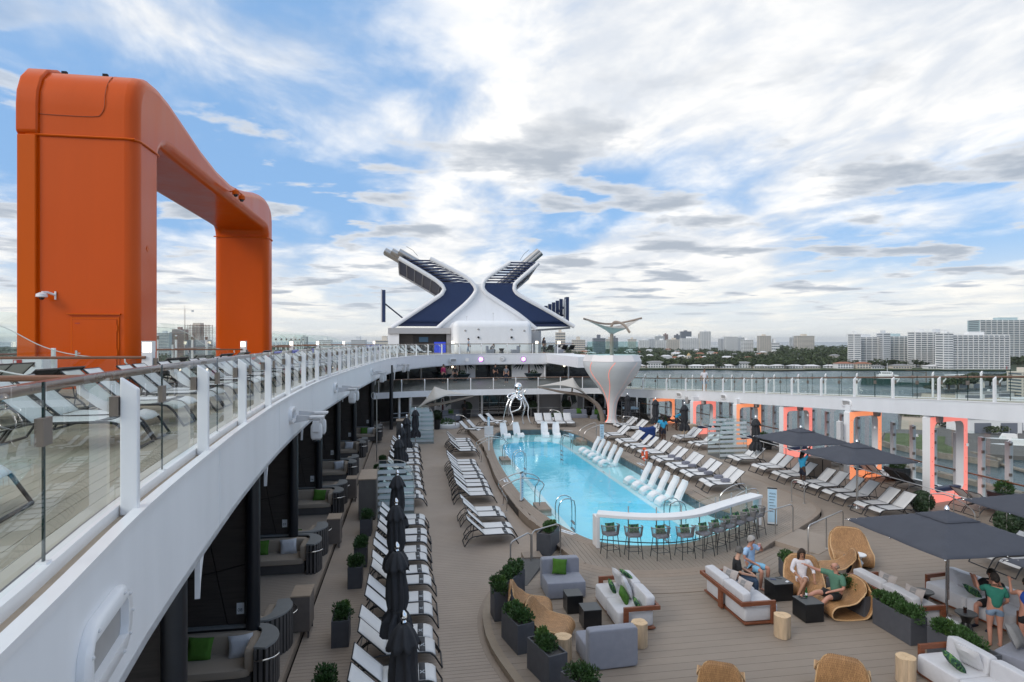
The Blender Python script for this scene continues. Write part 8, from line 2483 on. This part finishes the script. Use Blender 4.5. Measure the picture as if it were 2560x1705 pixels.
shed(2535, 275, 26, 12, 4.6, 'long low white workshop beside the boathouse', doors=4)
shed(2390, 288, 6, 6, 4, 'small cream pump house on the lawn', 'bw2', 1)
shed(2560, 330, 16, 12, 8, 'white gabled office behind the basin', 'bw', 2, roof='roofw')
shed(2395, 520, 34, 14, 5, 'long beige store behind the dark trees', 'bw2', 3)
for k, px in enumerate((2425, 2460, 2500, 2540)):
 shed(px, 420 + 6 * k, 16, 5, 3.2, 'grey container hut in the row beyond the sand lot', 'bg', 1)
for k, px in enumerate((2425, 2490, 2530)):
 shed(px, 560, 36, 14, 8, 'white-roofed warehouse behind the quay trees', 'bw', 0, roof='roofw')
bld('tan square tower block by the quay', 2537, 2580, 931, 430, 'bw2', 8, 'band', 2, depth=14)
def car(px, Zd, lab, m, rz, van=False):
 x, y = loc_at(px, Zd)
 t = thing('parked_car', lab, 'car', (x, y, LZ), rz, 'vehicles parked on the quay')
 h = 1.1
 MB().box(-2.4, -0.95, 0.35, 2.4, 0.95, h).build('body', M[m], t, bevel=0.15, smooth=False)
 if van:
  MB().hexa([(-2.3, -0.92, h), (1.5, -0.92, h), (1.5, 0.92, h), (-2.3, 0.92, h)], [(-2.25, -0.8, 2.2), (1.0, -0.8, 2.2), (1.0, 0.8, 2.2), (-2.25, 0.8, 2.2)]).build('cabin', M[m], t, smooth=False)
  box(-2.0, -0.95, 1.35, 1.0, -0.88, 1.9).build('window', M['bwin'], t, smooth=False)
 else:
  MB().hexa([(-0.6, -0.9, h), (1.2, -0.9, h), (1.2, 0.9, h), (-0.6, 0.9, h)], [(-0.4, -0.75, 1.75), (0.6, -0.75, 1.75), (0.6, 0.75, 1.75), (-0.4, 0.75, 1.75)]).build('cabin', M['bwin'], t, smooth=False)
  box(-0.45, -0.76, 1.75, 0.62, 0.76, 1.80).build('roof', M[m], t, smooth=False)
 for sx in (-1.5, 1.5):
  for sy in (-0.95, 0.95):
   MB().lathe([(0.38, -0.1), (0.38, 0.1)], (0, 0, 0), 12).xf(Matrix.Translation((sx, sy, 0.38)) @ Matrix.Rotation(R(90), 4, 'X')).build('wheel', M['black'], t)
car(2358, 282, 'white pickup truck parked by the quay shrubs', 'bw', R(-12))
car(2384, 290, 'white van parked beside the pickup', 'bw', R(170), True)
car(2446, 300, 'silver car parked behind the boathouse', 'bg', R(5))
car(2475, 470, 'white truck parked among the quay trees', 'bw', R(20), True)
car(2490, 465, 'white van parked beside the white truck', 'bw', R(10), True)
# pilot boats at the dock
def pilot(px, Zd, lab, rz, m='bg'):
 x, y = loc_at(px, Zd)
 t = thing('dock_boat', lab, 'boat', (x, y, HZ), rz, 'boats at the dock')
 P = [(-7, -1.8), (4, -1.9), (7.5, 0), (4, 1.9), (-7, 1.8)]
 MB().prism(P, -0.5, 1.2).build('hull', M['red'], t, smooth=False)
 MB().prism([(a * 0.96, b * 0.9) for a, b in P], 1.2, 1.5).build('deck', M[m], t, smooth=False)
 MB().hexa([(-3.5, -1.3, 1.5), (2, -1.3, 1.5), (2, 1.3, 1.5), (-3.5, 1.3, 1.5)], [(-3.2, -1.1, 3.5), (1.0, -1.1, 3.5), (1.0, 1.1, 3.5), (-3.2, 1.1, 3.5)]).build('cabin', M['bw'], t, smooth=False)
 box(-3.0, -1.32, 2.4, 1.2, -1.2, 3.1).build('window', M['bwin'], t, smooth=False)
 MB().tube([(-1, 0, 3.5), (-1, 0, 6)], 0.06, 4).build('mast', M['fixture'], t)
pilot(2535, 232, 'red-hulled workboat with white cabin at the dock', R(150))
pilot(2515, 246, 'second red workboat tied up at the dock', R(150))
dk = struct(MB().hexa([(190, 187, HZ + 0.3), (191.5, 188.5, HZ + 0.3), (185, 160.5, HZ + 0.3), (183, 161, HZ + 0.3)], [(190, 187, HZ + 0.8), (191.5, 188.5, HZ + 0.8), (185, 160.5, HZ + 0.8), (183, 161, HZ + 0.8)]).build('dock', M['conc'], smooth=False))
# green workship across the channel
x, y = loc_at(2250, 560)
sp = thing('work_ship', 'dark green work ship with white wheelhouse lying in the channel', 'ship', (x, y, HZ), R(150))
P = [(-30, -5.5), (-26, -6), (18, -6), (27, -3.5), (31, 0), (27, 3.5), (18, 6), (-26, 6), (-30, 5.5)]
gm = mat('ship_green', (0.012, 0.055, 0.05), 0.5, var=0.2, scale=0.3)
MB().prism(P, -2, 3.2).build('hull', gm, sp, smooth=False)
MB().prism([(8, -5.6), (18, -5.8), (27, -3.2), (30.5, 0), (27, 3.2), (18, 5.8), (8, 5.6)], 3.2, 6.2).build('forecastle', gm, sp, smooth=False)
MB().box(2, -4.5, 6.2, 18, 4.5, 9.4).build('deckhouse', M['bw'], sp, smooth=False)
MB().hexa([(6, -3.6, 9.4), (16, -3.6, 9.4), (16, 3.6, 9.4), (6, 3.6, 9.4)], [(6.5, -3.2, 12.4), (15, -3.2, 12.4), (15, 3.2, 12.4), (6.5, 3.2, 12.4)]).build('wheelhouse', M['bw'], sp, smooth=False)
for sy in (-3.55, 3.45):
 for k in range(5):
  box(7 + 1.6 * k, sy, 10.6, 8.1 + 1.6 * k, sy + 0.1, 11.8).build('window', M['bwin'], sp, smooth=False)
box(15.4, -3, 10.6, 15.7, 3, 11.8).build('window', M['bwin'], sp, smooth=False)
MB().tube([(-20, 0, 3), (-20, 0, 13)], 0.4, 6).tube([(-20, 0, 12), (-4, 0, 14)], 0.3, 5).build('deck_crane', M['trunk'], sp)
MB().tube([(10, 0, 12), (10, 0, 20)], 0.25, 6).tube([(10, -2, 16), (10, 2, 16)], 0.12, 5).build('mast', M['fixture'], sp)
# channel buoy and small boat
x, y = loc_at(2517, 850)
bo = thing('channel_buoy', 'small red channel buoy off the far lawn', 'buoy', (x, y, HZ))
MB().lathe([(1.6, -0.3), (1.6, 0.8), (0.5, 1.2), (0.4, 4.2), (0.9, 4.6), (0.1, 5.4)], (0, 0, 0), 10).build('body', M['red'], bo)
x, y = loc_at(1938, 640)
sb = thing('motor_boat', 'small motor boat crossing the channel', 'boat', (x, y, HZ), R(20))
MB().prism([(-3, -1.1), (2, -1.1), (3.6, 0), (2, 1.1), (-3, 1.1)], -0.2, 0.9).build('hull', M['bg'], sb, smooth=False)
MB().box(-1, -0.7, 0.9, 1, 0.7, 1.8).build('cabin', M['bw'], sb, smooth=False)
# lamp poles and goal on the quay
for px, Zd in ((2450, 300), (2525, 400), (2505, 330)):
 x, y = loc_at(px, Zd)
 tag(MB().tube([(0, 0, 0), (0, 0, 9)], 0.12, 6).build('light_pole', M['fixture'], loc=(x, y, LZ)), 'thin grey light pole on the quay', 'pole', 'light poles on the quay')
# ---------------------------------------------------------------- people
SK = {'tan': (0.42, 0.22, 0.14), 'fair': (0.52, 0.30, 0.21), 'dark': (0.075, 0.038, 0.026), 'red': (0.50, 0.25, 0.18)}
for k, c in list(SK.items()):
 M['skin_' + k] = mat('skin_' + k, c, 0.5, var=0.08, scale=6)
def cloth(nm, c, var=0.1):
 if nm not in M:
  M[nm] = mat(nm, c, 0.85, var=var, scale=9, bump=0.35, bscale=22)
 return M[nm]
STAND = {'pel': (0, 0, 0.95), 'spi': (0, 0.01, 1.12), 'che': (0, 0.015, 1.31), 'nek': (0, 0.02, 1.46), 'hed': (0, -0.01, 1.62),
         'shL': (0.175, 0.02, 1.39), 'elL': (0.24, 0.05, 1.12), 'wrL': (0.25, -0.04, 0.88), 'shR': (-0.175, 0.02, 1.39), 'elR': (-0.24, 0.05, 1.12), 'wrR': (-0.25, -0.04, 0.88),
         'hiL': (0.09, 0, 0.90), 'knL': (0.10, -0.02, 0.49), 'anL': (0.10, 0.02, 0.09), 'toL': (0.115, -0.15, 0.035), 'hiR': (-0.09, 0, 0.90), 'knR': (-0.10, -0.02, 0.49), 'anR': (-0.10, 0.02, 0.09), 'toR': (-0.115, -0.15, 0.035)}
SIT = dict(STAND);
def lower(d, dz):
 return {k: (v[0], v[1], v[2] + dz) for k, v in d.items()}
SIT = {'pel': (0, 0, 0.56), 'spi': (0, 0.03, 0.73), 'che': (0, 0.02, 0.93), 'nek': (0, 0.0, 1.08), 'hed': (0, -0.04, 1.23),
       'shL': (0.175, 0.01, 1.01), 'elL': (0.25, -0.05, 0.76), 'wrL': (0.16, -0.26, 0.70), 'shR': (-0.175, 0.01, 1.01), 'elR': (-0.25, -0.05, 0.76), 'wrR': (-0.16, -0.26, 0.70),
       'hiL': (0.09, -0.03, 0.53), 'knL': (0.14, -0.44, 0.54), 'anL': (0.14, -0.42, 0.10), 'toL': (0.15, -0.58, 0.04), 'hiR': (-0.09, -0.03, 0.53), 'knR': (-0.14, -0.44, 0.54), 'anR': (-0.14, -0.42, 0.10), 'toR': (-0.15, -0.58, 0.04)}
BASE_R = {'pel': 0.125, 'spi': 0.115, 'che': 0.125, 'nek': 0.055, 'sh': 0.062, 'el': 0.041, 'wr': 0.028, 'hi': 0.088, 'kn': 0.056, 'an': 0.040, 'to': 0.035}
def skin_obj(name, verts, edges, rad, roots, m, parent, lv=1):
 me = bpy.data.meshes.new(name)
 me.from_pydata([tuple(v) for v in verts], edges, [])
 o = bpy.data.objects.new(name, me)
 COL.objects.link(o)
 md = o.modifiers.new('Skin', 'SKIN')
 md.use_smooth_shade = True
 md.branch_smoothing = 0.3
 sv = me.skin_vertices[0].data
 for i, r in enumerate(rad):
  sv[i].radius = (r, r) if not isinstance(r, tuple) else r
  sv[i].use_root = i in roots
 s = o.modifiers.new('Sub', 'SUBSURF'); s.levels = lv; s.render_levels = lv
 o.parent = parent
 me.materials.append(m)
 SKINNED.append(o)
 return o
SKINNED = []
def human(lab, loc, rz, pose, skin, shirt=None, short=None, hair=('short', (0.05, 0.04, 0.035)), sleeve=0.8, hem=0.85, sc=1.0, shoe=None, extra=None, look=0.0, girth=1.0, grip=False, long_leg=False, pattern=None):
 t = thing('person', lab, 'person', loc, rz)
 t.scale = (sc, sc, sc)
 J = {k: Vector(v) for k, v in pose.items()}
 V, E, Rr = [], [], []
 idx = {}
 def add(k, p, r, par=None):
  idx[k] = len(V); V.append(Vector(p)); Rr.append(r)
  if par: E.append((idx[par], idx[k]))
 add('pel', J['pel'], 0.12 * girth); add('spi', J['spi'], 0.108 * girth, 'pel'); add('che', J['che'], 0.118 * girth, 'spi'); add('nb', J['che'].lerp(J['nek'], 0.75), 0.075, 'che'); add('nek', J['nek'].lerp(J['hed'], 0.22), 0.052, 'nb')
 up = (J['hed'] - J['nek']).normalized()
 fw = Vector((math.sin(look), -math.cos(look), 0)); fw = (fw - up * fw.dot(up)).normalized()
 H = J['hed']
 add('jaw', H - up * 0.055 + fw * 0.022, 0.062, 'nek'); add('mid', H + up * 0.012, (0.078, 0.092), 'jaw'); add('top', H + up * 0.075 - fw * 0.008, (0.062, 0.072), 'mid')
 for s, sx in (('L', 1), ('R', -1)):
  add('sh' + s, J['sh' + s], 0.058 * girth, 'che')
  a, b, c = J['sh' + s], J['el' + s], J['wr' + s]
  add('ua' + s, a.lerp(b, 0.45), 0.047 * girth, 'sh' + s); add('el' + s, b, 0.038, 'ua' + s); add('fa' + s, b.lerp(c, 0.3), 0.037, 'el' + s); add('wr' + s, c, 0.026, 'fa' + s)
  d = (c - b).normalized()
  add('pa' + s, c + d * 0.055, 0.030, 'wr' + s); add('pb' + s, c + d * 0.085, 0.026, 'pa' + s)
  add('hi' + s, J['hi' + s], 0.086 * girth, 'pel')
  a, b, c2 = J['hi' + s], J['kn' + s], J['an' + s]
  add('th' + s, a.lerp(b, 0.4), 0.078 * girth, 'hi' + s); add('kn' + s, b, 0.053, 'th' + s); add('ca' + s, b.lerp(c2, 0.3), 0.055, 'kn' + s); add('an' + s, c2, 0.036, 'ca' + s)
  add('he' + s, c2 + Vector((0, 0, -0.045)), 0.036, 'an' + s)
  add('to' + s, J['to' + s], 0.030, 'he' + s)
 roots = {idx['pel']}
 for s, sx in (('L', 1), ('R', -1)):
  c, b = J['wr' + s], J['el' + s]
  d = (c - b).normalized()
  sd = d.cross(Vector((0, 0, 1)))
  sd = sd.normalized() if sd.length > 0.2 else d.cross(Vector((0, 1, 0))).normalized()
  nn = d.cross(sd)
  cur = 0.045 if grip else 0.016
  for f, (off, ln) in enumerate(((-0.026, 0.062), (-0.009, 0.072), (0.009, 0.067), (0.026, 0.052))):
   p0 = c + d * 0.075 + sd * off
   i0 = len(V); roots.add(i0)
   V.extend([p0, p0 + d * ln * 0.55 + nn * cur * 0.4, p0 + d * ln * (0.95 if not grip else 0.8) + nn * cur * 1.3]); Rr.extend([0.0095, 0.0088, 0.007])
   E.extend([(i0, i0 + 1), (i0 + 1, i0 + 2)])
  p0 = c + d * 0.03 + sd * 0.018 * sx
  i0 = len(V); roots.add(i0)
  V.extend([p0, p0 + d * 0.03 + sd * 0.032 * sx + nn * 0.01, p0 + d * 0.058 + sd * 0.036 * sx + nn * 0.022]); Rr.extend([0.012, 0.0105, 0.008])
  E.extend([(i0, i0 + 1), (i0 + 1, i0 + 2)])
 skin_obj('body', V, E, Rr, roots, M['skin_' + skin], t, 2)
 sd = fw.cross(up)
 def dab(nm, p, r, m, scl=(1, 1, 1)):
  o = MB().sphere((0, 0, 0), r, 5, scl).build(nm, m, t)
  o.location = p
 for q in (-1, 1):
  dab('eye', H + fw * 0.082 + up * 0.012 + sd * 0.030 * q, 0.010, M['black'])
  dab('ear', H - fw * 0.005 + sd * 0.082 * q, 0.026, M['skin_' + skin], (0.5, 0.8, 1.2))
 dab('nose', H + fw * 0.098 - up * 0.012, 0.016, M['skin_' + skin], (0.9, 1.0, 1.3))
 dab('mouth', H + fw * 0.080 - up * 0.055, 0.018, cloth('lips', (0.25, 0.08, 0.06)), (1.2, 0.5, 0.45))
 if hair:
  hm = cloth('hair_%d' % int(hair[1][0] * 1000 + hair[1][2] * 10), hair[1], 0.3)
  rm = Matrix((sd, -fw, up)).transposed().to_4x4()
  if hair[0] == 'bald':
   q = MB()
   for sx in (-1, 1):
    q.squad((0.070 * sx, 0.03, 0.0), (0.022, 0.06, 0.035), 0.8, 6)
   q.squad((0, 0.07, -0.02), (0.06, 0.03, 0.04), 0.8, 6)
  else:
   q = MB()
   def cap(u, v):
    a = 2 * PI * u; ph = PI * 0.5 * (1 - v * 1.0) - 0.0
    front = max(0, -math.sin(a))
    low = -0.50 + 0.95 * front ** 1.2
    zz = math.sin(PI / 2 * (1 - v)) * (1 - 0) if v < 1 else 0
    e = PI / 2 - v * (PI / 2 - low)
    rr = 0.95 + 0.035 * math.sin(9 * a + 4 * v) + 0.03 * math.sin(23 * a + 9 * v) * v
    return Vector((0.094 * math.cos(e) * math.cos(a) * rr, 0.108 * math.cos(e) * math.sin(a) * rr + 0.006, 0.128 * math.sin(e) * rr + 0.012))
   q.grid(cap, 24, 9)
   if hair[0] == 'long':
    q.squad((0, 0.085, -0.12), (0.095, 0.045, 0.19), 0.8, 8)
    q.squad((0.085, 0.03, -0.10), (0.03, 0.05, 0.14), 0.8, 6)
   if hair[0] == 'bun':
    q.squad((0, 0.11, -0.03), (0.05, 0.045, 0.05), 1.0, 6)
   if hair[0] == 'tail':
    q.squad((0, 0.12, -0.12), (0.035, 0.03, 0.15), 0.9, 7)
  o = q.build('hair', hm, t, solid=0.012 if hair[0] != 'bald' else 0, ang=1.5)
  o.matrix_local = Matrix.Translation(H) @ rm
 if shirt:
  V, E, Rr = [], [], []
  w_ = J['pel'] + (J['pel'] - J['spi']) * 0.22
  V += [w_, J['spi'], J['che'], J['che'].lerp(J['nek'], 0.62)]
  Rr += [0.142 * girth, 0.130 * girth, 0.138 * girth, 0.085]
  E += [(0, 1), (1, 2), (2, 3)]
  for s in ('L', 'R'):
   a, b, c = J['sh' + s], J['el' + s], J['wr' + s]
   i0 = len(V)
   V += [a, a.lerp(b, 0.5)]; Rr += [0.072 * girth, 0.062 * girth]; E += [(2, i0), (i0, i0 + 1)]
   if sleeve <= 1:
    if sleeve > 0.05:
     V[i0 + 1] = a.lerp(b, sleeve)
    else:
     V.pop(); Rr.pop(); E.pop()
   else:
    V += [b, b.lerp(c, sleeve - 1)]; Rr += [0.052, 0.045]; E += [(i0 + 1, i0 + 2), (i0 + 2, i0 + 3)]
  skin_obj('shirt', V, E, Rr, {0}, shirt, t, 2)
 if short:
  V, E, Rr = [J['pel'].lerp(J['spi'], 0.2), J['pel'] - Vector((0, 0, 0.01))], [(0, 1)], [0.128 * girth, 0.135 * girth]
  for s in ('L', 'R'):
   a, b, c = J['hi' + s], J['kn' + s], J['an' + s]
   i0 = len(V)
   V += [a, a.lerp(b, min(1, hem) * 0.55), a.lerp(b, min(1, hem))]; Rr += [0.100 * girth, 0.094 * girth, 0.086]; E += [(1, i0), (i0, i0 + 1), (i0 + 1, i0 + 2)]
   if long_leg:
    V += [b.lerp(c, 0.5), b.lerp(c, 0.93)]; Rr += [0.068, 0.058]; E += [(i0 + 2, i0 + 3), (i0 + 3, i0 + 4)]
  skin_obj('shorts' if not long_leg else 'trousers', V, E, Rr, {1}, short, t, 2)
 if shoe:
  for s in ('L', 'R'):
   a, b = J['an' + s], J['to' + s]
   d = Vector((b.x - a.x, b.y - a.y, 0)).normalized()
   q = MB().squad((0, 0, 0), (0.045, 0.13, 0.045), 0.6, 7).build('shoe', shoe, t)
   q.matrix_local = Matrix.Translation(Vector(((a.x + b.x) / 2, (a.y + b.y) / 2, min(a.z, b.z) + 0.01)) + d * 0.01) @ Matrix.Rotation(math.atan2(d.x, -d.y) if True else 0, 4, 'Z')
 return t, J
def P_(base, **k):
 d = dict(base); d.update(k); return d
cyan = cloth('cyan_shirt', (0.035, 0.36, 0.62)); navy = cloth('navy_cloth', (0.012, 0.016, 0.035)); white = cloth('white_cloth', (0.72, 0.70, 0.74)); blk = cloth('black_cloth', (0.012, 0.012, 0.014))
lblue = cloth('light_blue_print', (0.36, 0.55, 0.80), 0.25); sky_ = cloth('sky_blue_shorts', (0.24, 0.52, 0.74)); grn = cloth('green_polo', (0.085, 0.20, 0.14)); teal = cloth('teal_tee', (0.022, 0.17, 0.125)); denim = cloth('pale_denim', (0.19, 0.27, 0.38), 0.3); jean = cloth('dark_jeans', (0.03, 0.055, 0.10), 0.25); roy = cloth('royal_blue', (0.012, 0.055, 0.30)); pink = cloth('pink_top', (0.40, 0.03, 0.12))
wshoe = M['white2']
# 1 man drinking on a dark stool
stl = thing('hourglass_table', 'black hourglass stool under the man in pale blue', 'stool', (9.66, 16.62, 0))
MB().lathe([(0.21, 0), (0.13, 0.22), (0.2, 0.44)], (0, 0, 0), 20).build('body', M['blackt'], stl)
human('man in pale blue print shirt sitting on a stool and drinking', (9.66, 16.62, -0.02), R(28), P_(SIT, shL=(0.19, 0.0, 1.02), shR=(-0.19, 0.0, 1.02), elL=(0.30, -0.18, 0.92), wrL=(0.10, -0.24, 1.12), elR=(-0.24, 0.02, 0.78), wrR=(-0.12, -0.26, 0.66), knL=(0.20, -0.42, 0.54), knR=(-0.16, -0.44, 0.54), anL=(0.22, -0.36, 0.10), toL=(0.26, -0.52, 0.04), anR=(-0.12, -0.38, 0.10), toR=(-0.14, -0.54, 0.04)), 'red', lblue, sky_, ('short', (0.36, 0.35, 0.34)), 0.75, 0.9, 1.06, None, girth=1.1, grip=True)
tag(MB().lathe([(0.03, 0), (0.036, 0.10)], (0, 0, 0), 12).build('drink_glass', mat('pink_drink', (0.75, 0.45, 0.5), 0.1), loc=(9.83, 16.42, 1.13)), 'glass of pink drink held at the mouth of the man in pale blue', 'glass')
# 2 man in black on the long sofa
human('man in black shirt and jeans seated on the long white sofa', (8.88, 15.92, -0.06), R(72), P_(SIT, wrL=(0.10, -0.34, 0.66), wrR=(-0.14, -0.36, 0.66), elR=(-0.26, -0.02, 0.76), hed=(0.03, -0.05, 1.23)), 'fair', blk, jean, ('short', (0.11, 0.105, 0.10)), 0.9, 1.0, 1.04, blk, long_leg=True, look=0.35)
# 3 woman in white with long hair, legs crossed
human('woman with long dark hair in white shirt sitting cross-legged in the wicker chair', (10.72, 15.78, -0.10), R(-26), P_(SIT, wrL=(0.30, -0.16, 0.58), elL=(0.30, 0.04, 0.76), elR=(-0.27, -0.06, 0.76), wrR=(-0.10, -0.40, 0.68), knL=(0.02, -0.46, 0.62), anL=(-0.16, -0.52, 0.26), toL=(-0.22, -0.66, 0.20), knR=(-0.06, -0.45, 0.54), anR=(-0.05, -0.42, 0.10), toR=(-0.06, -0.58, 0.04)), 'tan', white, white, ('long', (0.035, 0.022, 0.016)), 1.45, 0.4, 1.0)
# 4 bald man in green reaching towards her
human('bald man in green polo and black shorts reaching out from the wicker chair', (10.86, 14.55, -0.10), R(-82), P_(SIT, shR=(-0.18, -0.03, 1.02), elR=(-0.34, -0.24, 1.04), wrR=(-0.46, -0.46, 1.14), elL=(0.25, -0.02, 0.76), wrL=(0.12, -0.28, 0.68), knR=(-0.12, -0.48, 0.60), anR=(-0.14, -0.86, 0.50), toR=(-0.12, -0.96, 0.60), knL=(0.16, -0.42, 0.56), anL=(0.06, -0.72, 0.22), toL=(0.06, -0.86, 0.16)), 'red', grn, blk, ('bald', (0.20, 0.15, 0.12)), 0.85, 0.8, 1.05, blk, girth=1.15, look=-0.5)
# 5 staff woman with raised arm
human('staff woman in bright blue shirt raising the open grey umbrella', (18.45, 27.1, 0), R(100), P_(STAND, shR=(-0.17, -0.02, 1.42), elR=(-0.20, -0.14, 1.66), wrR=(-0.16, -0.26, 1.88), elL=(0.22, -0.06, 1.13), wrL=(0.16, -0.26, 1.08)), 'dark', cyan, navy, ('tail', (0.012, 0.01, 0.01)), 0.7, 0.75, 1.0, wshoe)
# 6-8 staff by the laundry bag
human('staff woman in bright blue shirt with braided hair standing behind the lounger row', (16.75, 39.6, ZP), R(168), P_(STAND, wrL=(0.27, -0.02, 0.9), wrR=(-0.27, -0.06, 0.9)), 'dark', cyan, navy, ('tail', (0.012, 0.01, 0.01)), 0.7, 0.8, 1.02)
human('staff member in bright blue shirt standing beside the laundry bag', (17.45, 41.6, 0), R(150), STAND, 'dark', cyan, navy, ('short', (0.012, 0.01, 0.01)), 0.7, 0.8, 1.02)
human('staff member in bright blue shirt bending over by the outer loungers', (20.6, 46.2, 0), R(80), P_(STAND, che=(0, -0.16, 1.24), spi=(0, -0.06, 1.10), nek=(0, -0.26, 1.36), hed=(0, -0.34, 1.48), shL=(0.17, -0.20, 1.31), shR=(-0.17, -0.20, 1.31), elL=(0.2, -0.34, 1.08), elR=(-0.2, -0.34, 1.08), wrL=(0.14, -0.52, 0.98), wrR=(-0.14, -0.52, 0.98)), 'dark', cyan, navy, ('short', (0.012, 0.01, 0.01)), 0.7, 0.85)
# 9 man walking on the sloping track
human('man in white tee and blue shorts walking on the sloping track', (22.35, 45.0, 3.12), R(-10), P_(STAND, knL=(0.10, -0.16, 0.52), anL=(0.08, -0.12, 0.14), toL=(0.08, -0.26, 0.06), knR=(-0.08, 0.02, 0.50), anR=(-0.06, 0.22, 0.14), toR=(-0.06, 0.10, 0.05), wrR=(-0.27, 0.06, 0.90), wrL=(0.25, -0.12, 0.9)), 'tan', white, denim, ('short', (0.03, 0.025, 0.02)), 0.85, 0.95, 1.02, girth=1.15)
# 10-12 the group under the umbrella
human('woman in teal tee and denim shorts standing with hand raised', (13.2, 12.3, 0), R(150), P_(STAND, shL=(0.17, -0.02, 1.40), elL=(0.26, -0.18, 1.26), wrL=(0.28, -0.34, 1.44), elR=(-0.25, 0.0, 1.12), wrR=(-0.22, -0.18, 0.98)), 'red', teal, denim, ('bun', (0.018, 0.014, 0.012)), 0.75, 0.42, 0.97, None, girth=1.15)
human('woman in royal blue sleeveless top standing with hand raised to meet another', (13.62, 11.9, 0), R(150), P_(STAND, shL=(0.17, -0.02, 1.40), elL=(0.24, -0.20, 1.28), wrL=(0.22, -0.36, 1.50), elR=(-0.26, 0.03, 1.12), wrR=(-0.28, -0.06, 0.90)), 'red', roy, blk, ('short', (0.02, 0.015, 0.012)), 0.0, 0.55, 0.98, cloth('sandal', (0.12, 0.07, 0.05)), girth=1.12)
human('man in black tee seated on the pale sofa with raised palms', (14.25, 13.35, -0.06), R(-70), P_(SIT, shL=(0.19, 0.0, 1.02), elL=(0.28, -0.12, 0.86), wrL=(0.26, -0.26, 1.12), shR=(-0.19, 0.0, 1.02), elR=(-0.3, -0.1, 0.84), wrR=(-0.3, -0.26, 1.10)), 'red', blk, blk, ('short', (0.03, 0.025, 0.02)), 0.85, 0.8, 1.05, navy, girth=1.12)
# 13-17 people further off
human('woman in blue patterned dress walking past the white lounge block', (6.5, 70.2, Z16), R(-90), P_(STAND, knL=(0.09, -0.12, 0.5), anL=(0.09, -0.16, 0.1), anR=(-0.09, 0.18, 0.1), toR=(-0.09, 0.04, 0.04)), 'tan', cloth('patterned', (0.30, 0.36, 0.45), 0.6), cloth('patterned', (0.30, 0.36, 0.45), 0.6), ('bun', (0.02, 0.015, 0.012)), 1.3, 1.0, 1.0, long_leg=True)
human('person in grey leaning forward in the terrace armchair', (9.1, 70.5, Z16 - 0.1), R(90), P_(SIT, che=(0, -0.12, 0.90), nek=(0, -0.22, 1.02), hed=(0, -0.30, 1.12), shL=(0.17, -0.14, 0.97), shR=(-0.17, -0.14, 0.97), elL=(0.2, -0.3, 0.74), elR=(-0.2, -0.3, 0.74)), 'tan', cloth('grey_top', (0.16, 0.17, 0.19)), cloth('grey_top', (0.16, 0.17, 0.19)), ('short', (0.03, 0.03, 0.03)), 1.6, 1.0, 1.0, long_leg=True)
human('person in a long dark wrap at the upper terrace glass', (15.3, 70.6, Z16), R(30), STAND, 'tan', cloth('dark_wrap', (0.05, 0.045, 0.055)), cloth('dark_wrap', (0.05, 0.045, 0.055)), ('long', (0.02, 0.015, 0.015)), 1.8, 1.0, 1.05, long_leg=True, girth=1.3)
human('crew member in black uniform standing by the aft doors', (4.75, 54.8, 0), R(0), P_(STAND, elL=(0.24, 0.0, 1.12), wrL=(0.06, -0.22, 1.08), elR=(-0.24, 0.0, 1.12), wrR=(-0.06, -0.22, 1.08)), 'dark', blk, blk, ('short', (0.012, 0.01, 0.01)), 1.8, 1.0, 1.04, blk, long_leg=True)
human('person in bright pink top behind the lower aft balcony glass', (3.3, 62.6, Z15), R(40), STAND, 'fair', pink, blk, ('short', (0.03, 0.02, 0.02)), 1.8, 1.0, 1.08, long_leg=True, girth=1.2)
human('person in dark clothes next to the one in pink', (4.5, 63.2, Z15), R(0), STAND, 'tan', blk, blk, ('short', (0.02, 0.02, 0.02)), 0.9, 1.0, 1.0, long_leg=True)
human('person in black standing in front of the dark centre windows', (9.0, 66.0, Z15), R(20), STAND, 'tan', blk, blk, ('short', (0.02, 0.02, 0.02)), 0.9, 1.0, 1.0, long_leg=True)
human('person with light hair standing at the lower balcony glass', (9.55, 62.0, Z15), R(-20), STAND, 'fair', cloth('grey_top', (0.16, 0.17, 0.19)), navy, ('short', (0.30, 0.25, 0.2)), 0.9, 1.0, 1.0, long_leg=True)
# turn the grown surfaces into plain meshes
dg = bpy.context.evaluated_depsgraph_get()
new = []
for o in SKINNED:
 new.append(bpy.data.meshes.new_from_object(o.evaluated_get(dg)))
for o, me in zip(SKINNED, new):
 o.modifiers.clear()
 o.data = me
 me.shade_smooth()
# protos never placed are removed
for q in (LW, LD, LG):
 if 'used' in q: del q['used']
# ---------------------------------------------------------------- air over the harbour
hz = MB().box(-15900, -5900, HZ - 4, 15900, 25900, 130).build('haze', None, smooth=False)
stuff(tag(hz, 'thin pale haze over the harbour and the city', 'haze'))
hm_ = bpy.data.materials.new('haze_air')
hm_.use_nodes = True
t_ = hm_.node_tree
t_.nodes.clear()
o_ = t_.nodes.new('ShaderNodeOutputMaterial')
v_ = t_.nodes.new('ShaderNodeVolumePrincipled')
v_.inputs['Color'].default_value = (0.80, 0.86, 0.93, 1)
v_.inputs['Density'].default_value = 0.00004
v_.inputs['Anisotropy'].default_value = 0.2
t_.links.new(v_.outputs[0], o_.inputs['Volume'])
hz.data.materials.append(hm_)
